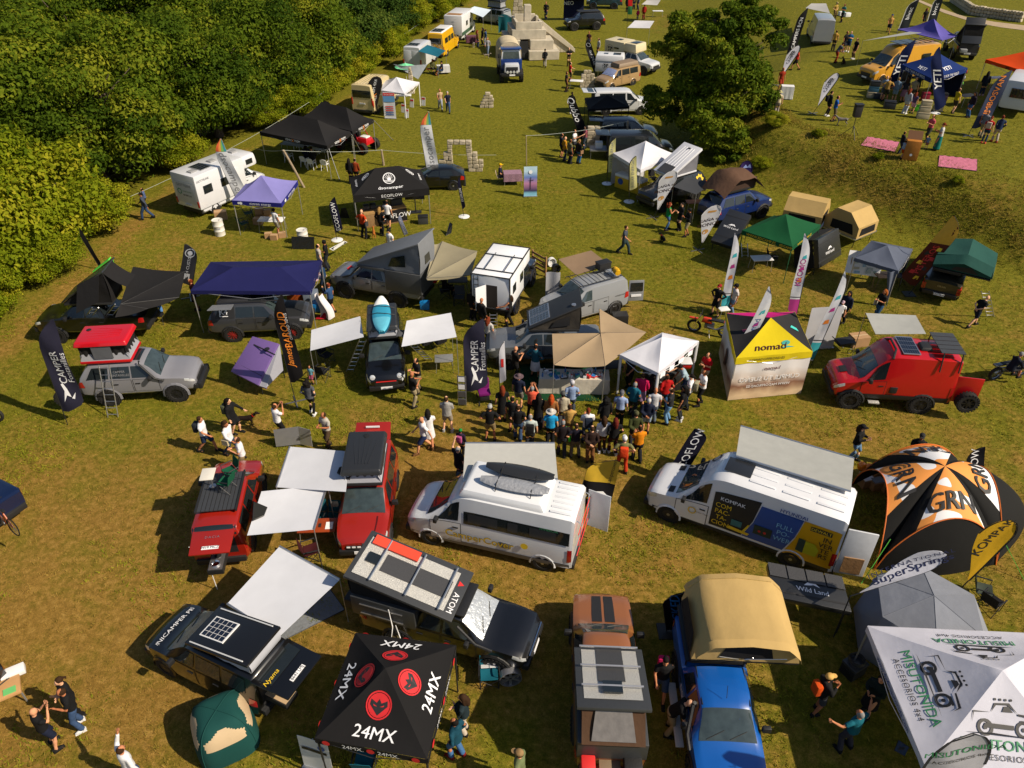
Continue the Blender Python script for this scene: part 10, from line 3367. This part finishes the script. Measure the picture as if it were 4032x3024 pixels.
 p('man in denim jacket by the craft table',1,0,2018,402,190,pk,(JK,'#2c4a70'),('long','#8a8f98'),('short',DK))
 p('blonde woman walking the curly dog',1,0,2036,478,260,wk,(LO,'#8f8f94'),('long','#6a7a90'),('long',BL))
 dog('white and black dog at the craft table',T(1,0,1912,412),280,'#b5aca4',.8)
 dog('curly grey dog on a lead by the truck',T(1,0,2028,508),350,'#8f8478',.75)
 # centre back
 p('man in black jacket walking to the monument',2,0,320,585,90,wk,(JK,'#15171c'),('long','#8a857c'),('short',DK))
 p('man in dark shirt and khaki trousers before the monument',2,0,528,575,270,cr,(SH,'#10121a'),('long','#5a4a24'),('short',BR))
 p('man in dark red shirt and blue shorts by the grey flag',2,0,700,425,250,st,(SH,'#34141c'),('shorts',J),('short',BR))
 p('person in pale jacket behind the camper pod',2,0,785,488,200,st,(JK,'#8f8f92'),('long','#2a2c30'),('short',DK))
 psn('person in black standing on top of the monument',T(2,0,330,170,2.65),250,pk,(LO,K),('long',N),('short',DK))
 p('man in red shirt at the flyer table',2,0,538,712,20,re,(SH,'#a01414'),('long','#241a1a'),('short',DK))
 p('person in dark clothes at the flyer table',2,0,505,800,10,re,(SH,'#1c1a1c'),('long','#3a2c20'),('short',BR))
 p('person in long black coat by the black flag',2,0,552,985,60,wk,(JK,K),('long','#2c3a50'),('short',DK),shoes='#c9c9c9')
 p('man in dark jacket and shorts in the group at the dark van',2,0,462,1372,20,st,(JK,'#1d2028'),('shorts',K),('short',DK))
 p('bald man in mustard hoodie in the group at the dark van',2,0,490,1400,20,pk,(JK,'#a5751a'),('long','#26303c'),None)
 p('man in grey green shirt in the group at the dark van',2,0,535,1425,30,st,(SH,'#5c5a44'),('long','#1c2028'),('short',BR))
 p('tall man in white shirt in the group at the dark van',2,0,572,1335,330,ph,(SH,W),('long','#2a2c34'),('short',DK))
 p('woman in black with a patterned bag in the group at the dark van',2,0,612,1425,40,st,(LO,K),('long','#2f5a80'),('tail',BL),bag='#8a6a50')
 p('woman in pink shirt by the pulled out bed drawer',2,0,668,1300,200,re,(SH,'#8a4a54'),('long','#3a4450'),('long',DK))
 p('visitor in a red coat at the far stalls',2,0,1180,172,100,st,(JK,'#8a1c12'),('long','#5a1a14'),('short',DK))
 p('child in pink coat at the far stalls',2,0,1128,172,100,st,(JK,'#b01a54'),('long',N),('short',DK),cap=('beanie','#a05070'),h=.7)
 p('person in dark clothes at the far stalls',2,0,1035,105,60,st,(LO,'#26262c'),('long',K),('short',DK))
 p('person in beige at the far stalls',2,0,1095,80,250,st,(LO,'#8f7a62'),('long','#3a4a60'),('short',BR))
 p('person in grey at the far stalls',2,0,1132,82,200,st,(LO,'#6a6f78'),('long','#2a3550'),('short',DK))
 # terrace
 p('man in yellow shirt and dark trousers seen from behind on the terrace',3,0,615,440,60,st,(SH,'#b58a3a'),('long','#3a3226'),('short',BR))
 p('man in black shirt and shorts on the terrace',3,0,705,450,300,st,(SH,K),('shorts','#1c222c'),('short',BR),shoes='#c0c0c0')
 p('man in blue shirt and navy shorts on the terrace',3,0,742,450,240,ph,(SH,'#1d5a8a'),('shorts','#1c2c44'),('short',BR),shoes='#c0c0c0')
 p('person in grey shirt and red trousers bending to the dog',3,0,635,548,10,bn,(SH,'#4a4e56'),('long','#8a2a14'),('short',DK))
 dog('dark brown dog sitting by the bending visitor',T(3,0,708,565),120,'#2a1c10',.95,True)
 p('slim person in black with burgundy stripes on the terrace',3,0,792,515,200,st,(SH,K),('tight','#2a1218'),('short',BR),shoes='#c0c0c0')
 p('man in yellow shirt and blue cap walking by the bivac flag',3,0,1095,292,250,wk,(SH,'#b58a4a'),('shorts',N),('short',GY),cap=('cap','#24406a'))
 p('man in khaki clothes near the grey awning pole',3,0,622,175,300,hp,(SH,'#a0843c'),('long','#5a4a2c'),('short',GY),cap=('cap','#a09060'))
 p('woman in teal shirt and black trousers on the terrace',3,0,690,192,210,ph,(SH,'#2f6a68'),('long',K),('short',DK))
 p('person in navy denim beside the van behind the oak',3,0,468,318,180,st,(LO,'#1d2c40'),('long','#27405c'),('short',DK))
 p('person in red shirt and black shorts behind the teardrop flag',3,0,285,612,160,wk,(SH,'#a81f14'),('shorts',K),('short',DK))
 p('man in white shirt and sun hat by the white counter table',3,0,120,1005,80,st,(SH,'#c0b08f'),('long','#8a8078'),('short',BR),cap=('hat','#a5a070'))
 p('person in rust red behind the white counter table',3,0,150,790,280,st,(SH,'#8a2c14'),('shorts','#8a2c14'),('short',BR))
 p('woman in black with a small backpack beside the spotted dog',3,0,560,1010,10,st,(LO,K),('tight',K),('tail',BR),shoes='#d0d0d0',pack=K)
 p('man in bright blue shirt and khaki shorts with the spotted dog',3,0,612,1055,-10,ph,(SH,'#0f4fa0'),('shorts','#5a4f38'),('short',BR))
 dog('grey spotted dog on a lead on the terrace',T(3,0,690,1095),165,'#6a6460',1.0)
 p('man in pale blue shirt at the YETI coolers',3,0,1042,870,250,st,(SH,'#7f8fa5'),('shorts','#4a5058'),('short',BR))
 p('man in tan shirt and dark shorts at the YETI coolers',3,0,1062,885,70,hp,(SH,'#a5803f'),('shorts','#33332c'),('short',BR))
 p('woman in denim jacket at the YETI coolers',3,0,1140,885,60,st,(JK,'#5a7088'),('shorts','#7a8fa5'),('short',BL))
 p('dark haired woman facing the YETI rack',3,0,1215,890,80,st,(SH,'#23232c'),('skirt','#8a6070'),('long',BR))
 p('bald man in beige shirt at the YETI stall',3,0,1290,885,60,st,(SH,'#9a8f78'),('long','#3a3a3c'),None)
 p('long haired woman in white trousers and grey top',3,0,1235,990,30,st,(LO,'#9a9ca5'),('long','#b5b5bc'),('long',RD),shoes='#d0d0d0')
 p('girl in pink shorts beside the woman in white trousers',3,0,1297,988,40,st,(SH,'#4a3a5a'),('shorts','#b58aa0'),('long',RD),h=.85)
 p('person in dark teal within the YETI gazebo',3,0,1330,840,250,st,(SH,'#15303a'),('long',K),('short',DK))
 p('man in yellow printed shirt browsing the dark table',3,0,1655,985,20,re,(SH,'#a8920f'),('shorts','#3a3228'),('short',BR))
 p('woman in dark purple top and jeans by the dark table',3,0,1790,1022,190,st,(LO,'#1d1424'),('long','#2f5486'),('long',DK))
 p('long haired woman in navy beside the orange gazebo',3,0,1908,830,60,st,(LO,'#1a1f2c'),('long','#1d2838'),('long',DK),shoes='#c8a0b0')
 p('man in grey sweater with a pale jacket on his arm',3,0,1895,1195,40,ph,(LO,'#6f7078'),('long','#8a8068'),None)
 p('woman in red shirt with a white bag on the terrace',3,0,1925,1248,50,st,(SH,'#a0141c'),('tight','#1c3450'),('tail',RD),shoes='#c04a3a',pack='#b09a8a')
 p('man in navy jacket and cream trousers on the terrace',3,0,2022,1238,80,pk,(JK,'#1c2a4a'),('long','#a59a8c'),('short',RD),shoes='#b04a3a')
 p('person in salmon waistcoat near the wooden game box',3,0,1430,1232,200,ph,(SH,'#b04a54'),('long','#3a3a30'),('short',BR))
 p('woman in a long teal dress with white top',3,0,1515,1308,160,ph,(SH,'#b8b8b4'),('maxi','#0f6a62'),('tail',RD))
 p('toddler in pale clothes between the adults on the terrace',3,0,1425,1300,70,st,(SH,'#6a80a0'),('shorts','#8a5a60'),('short',BR),h=.5)
 p('boy in dark clothes at the wooden game box',3,0,1190,1335,10,re,(LO,'#1c1a24'),('long','#2a3040'),('short',DK),h=.8)
 p('small child in white shirt and orange shorts at the game box',3,0,1208,1382,20,re,(SH,'#8f9cb0'),('shorts','#c04a10'),('short',BR),h=.68)
 p('person in black behind the purple gazebo',3,0,1395,235,280,st,(SH,K),('shorts',K),('long',RD))
people()
bpy.data.scenes.remove(TMP)
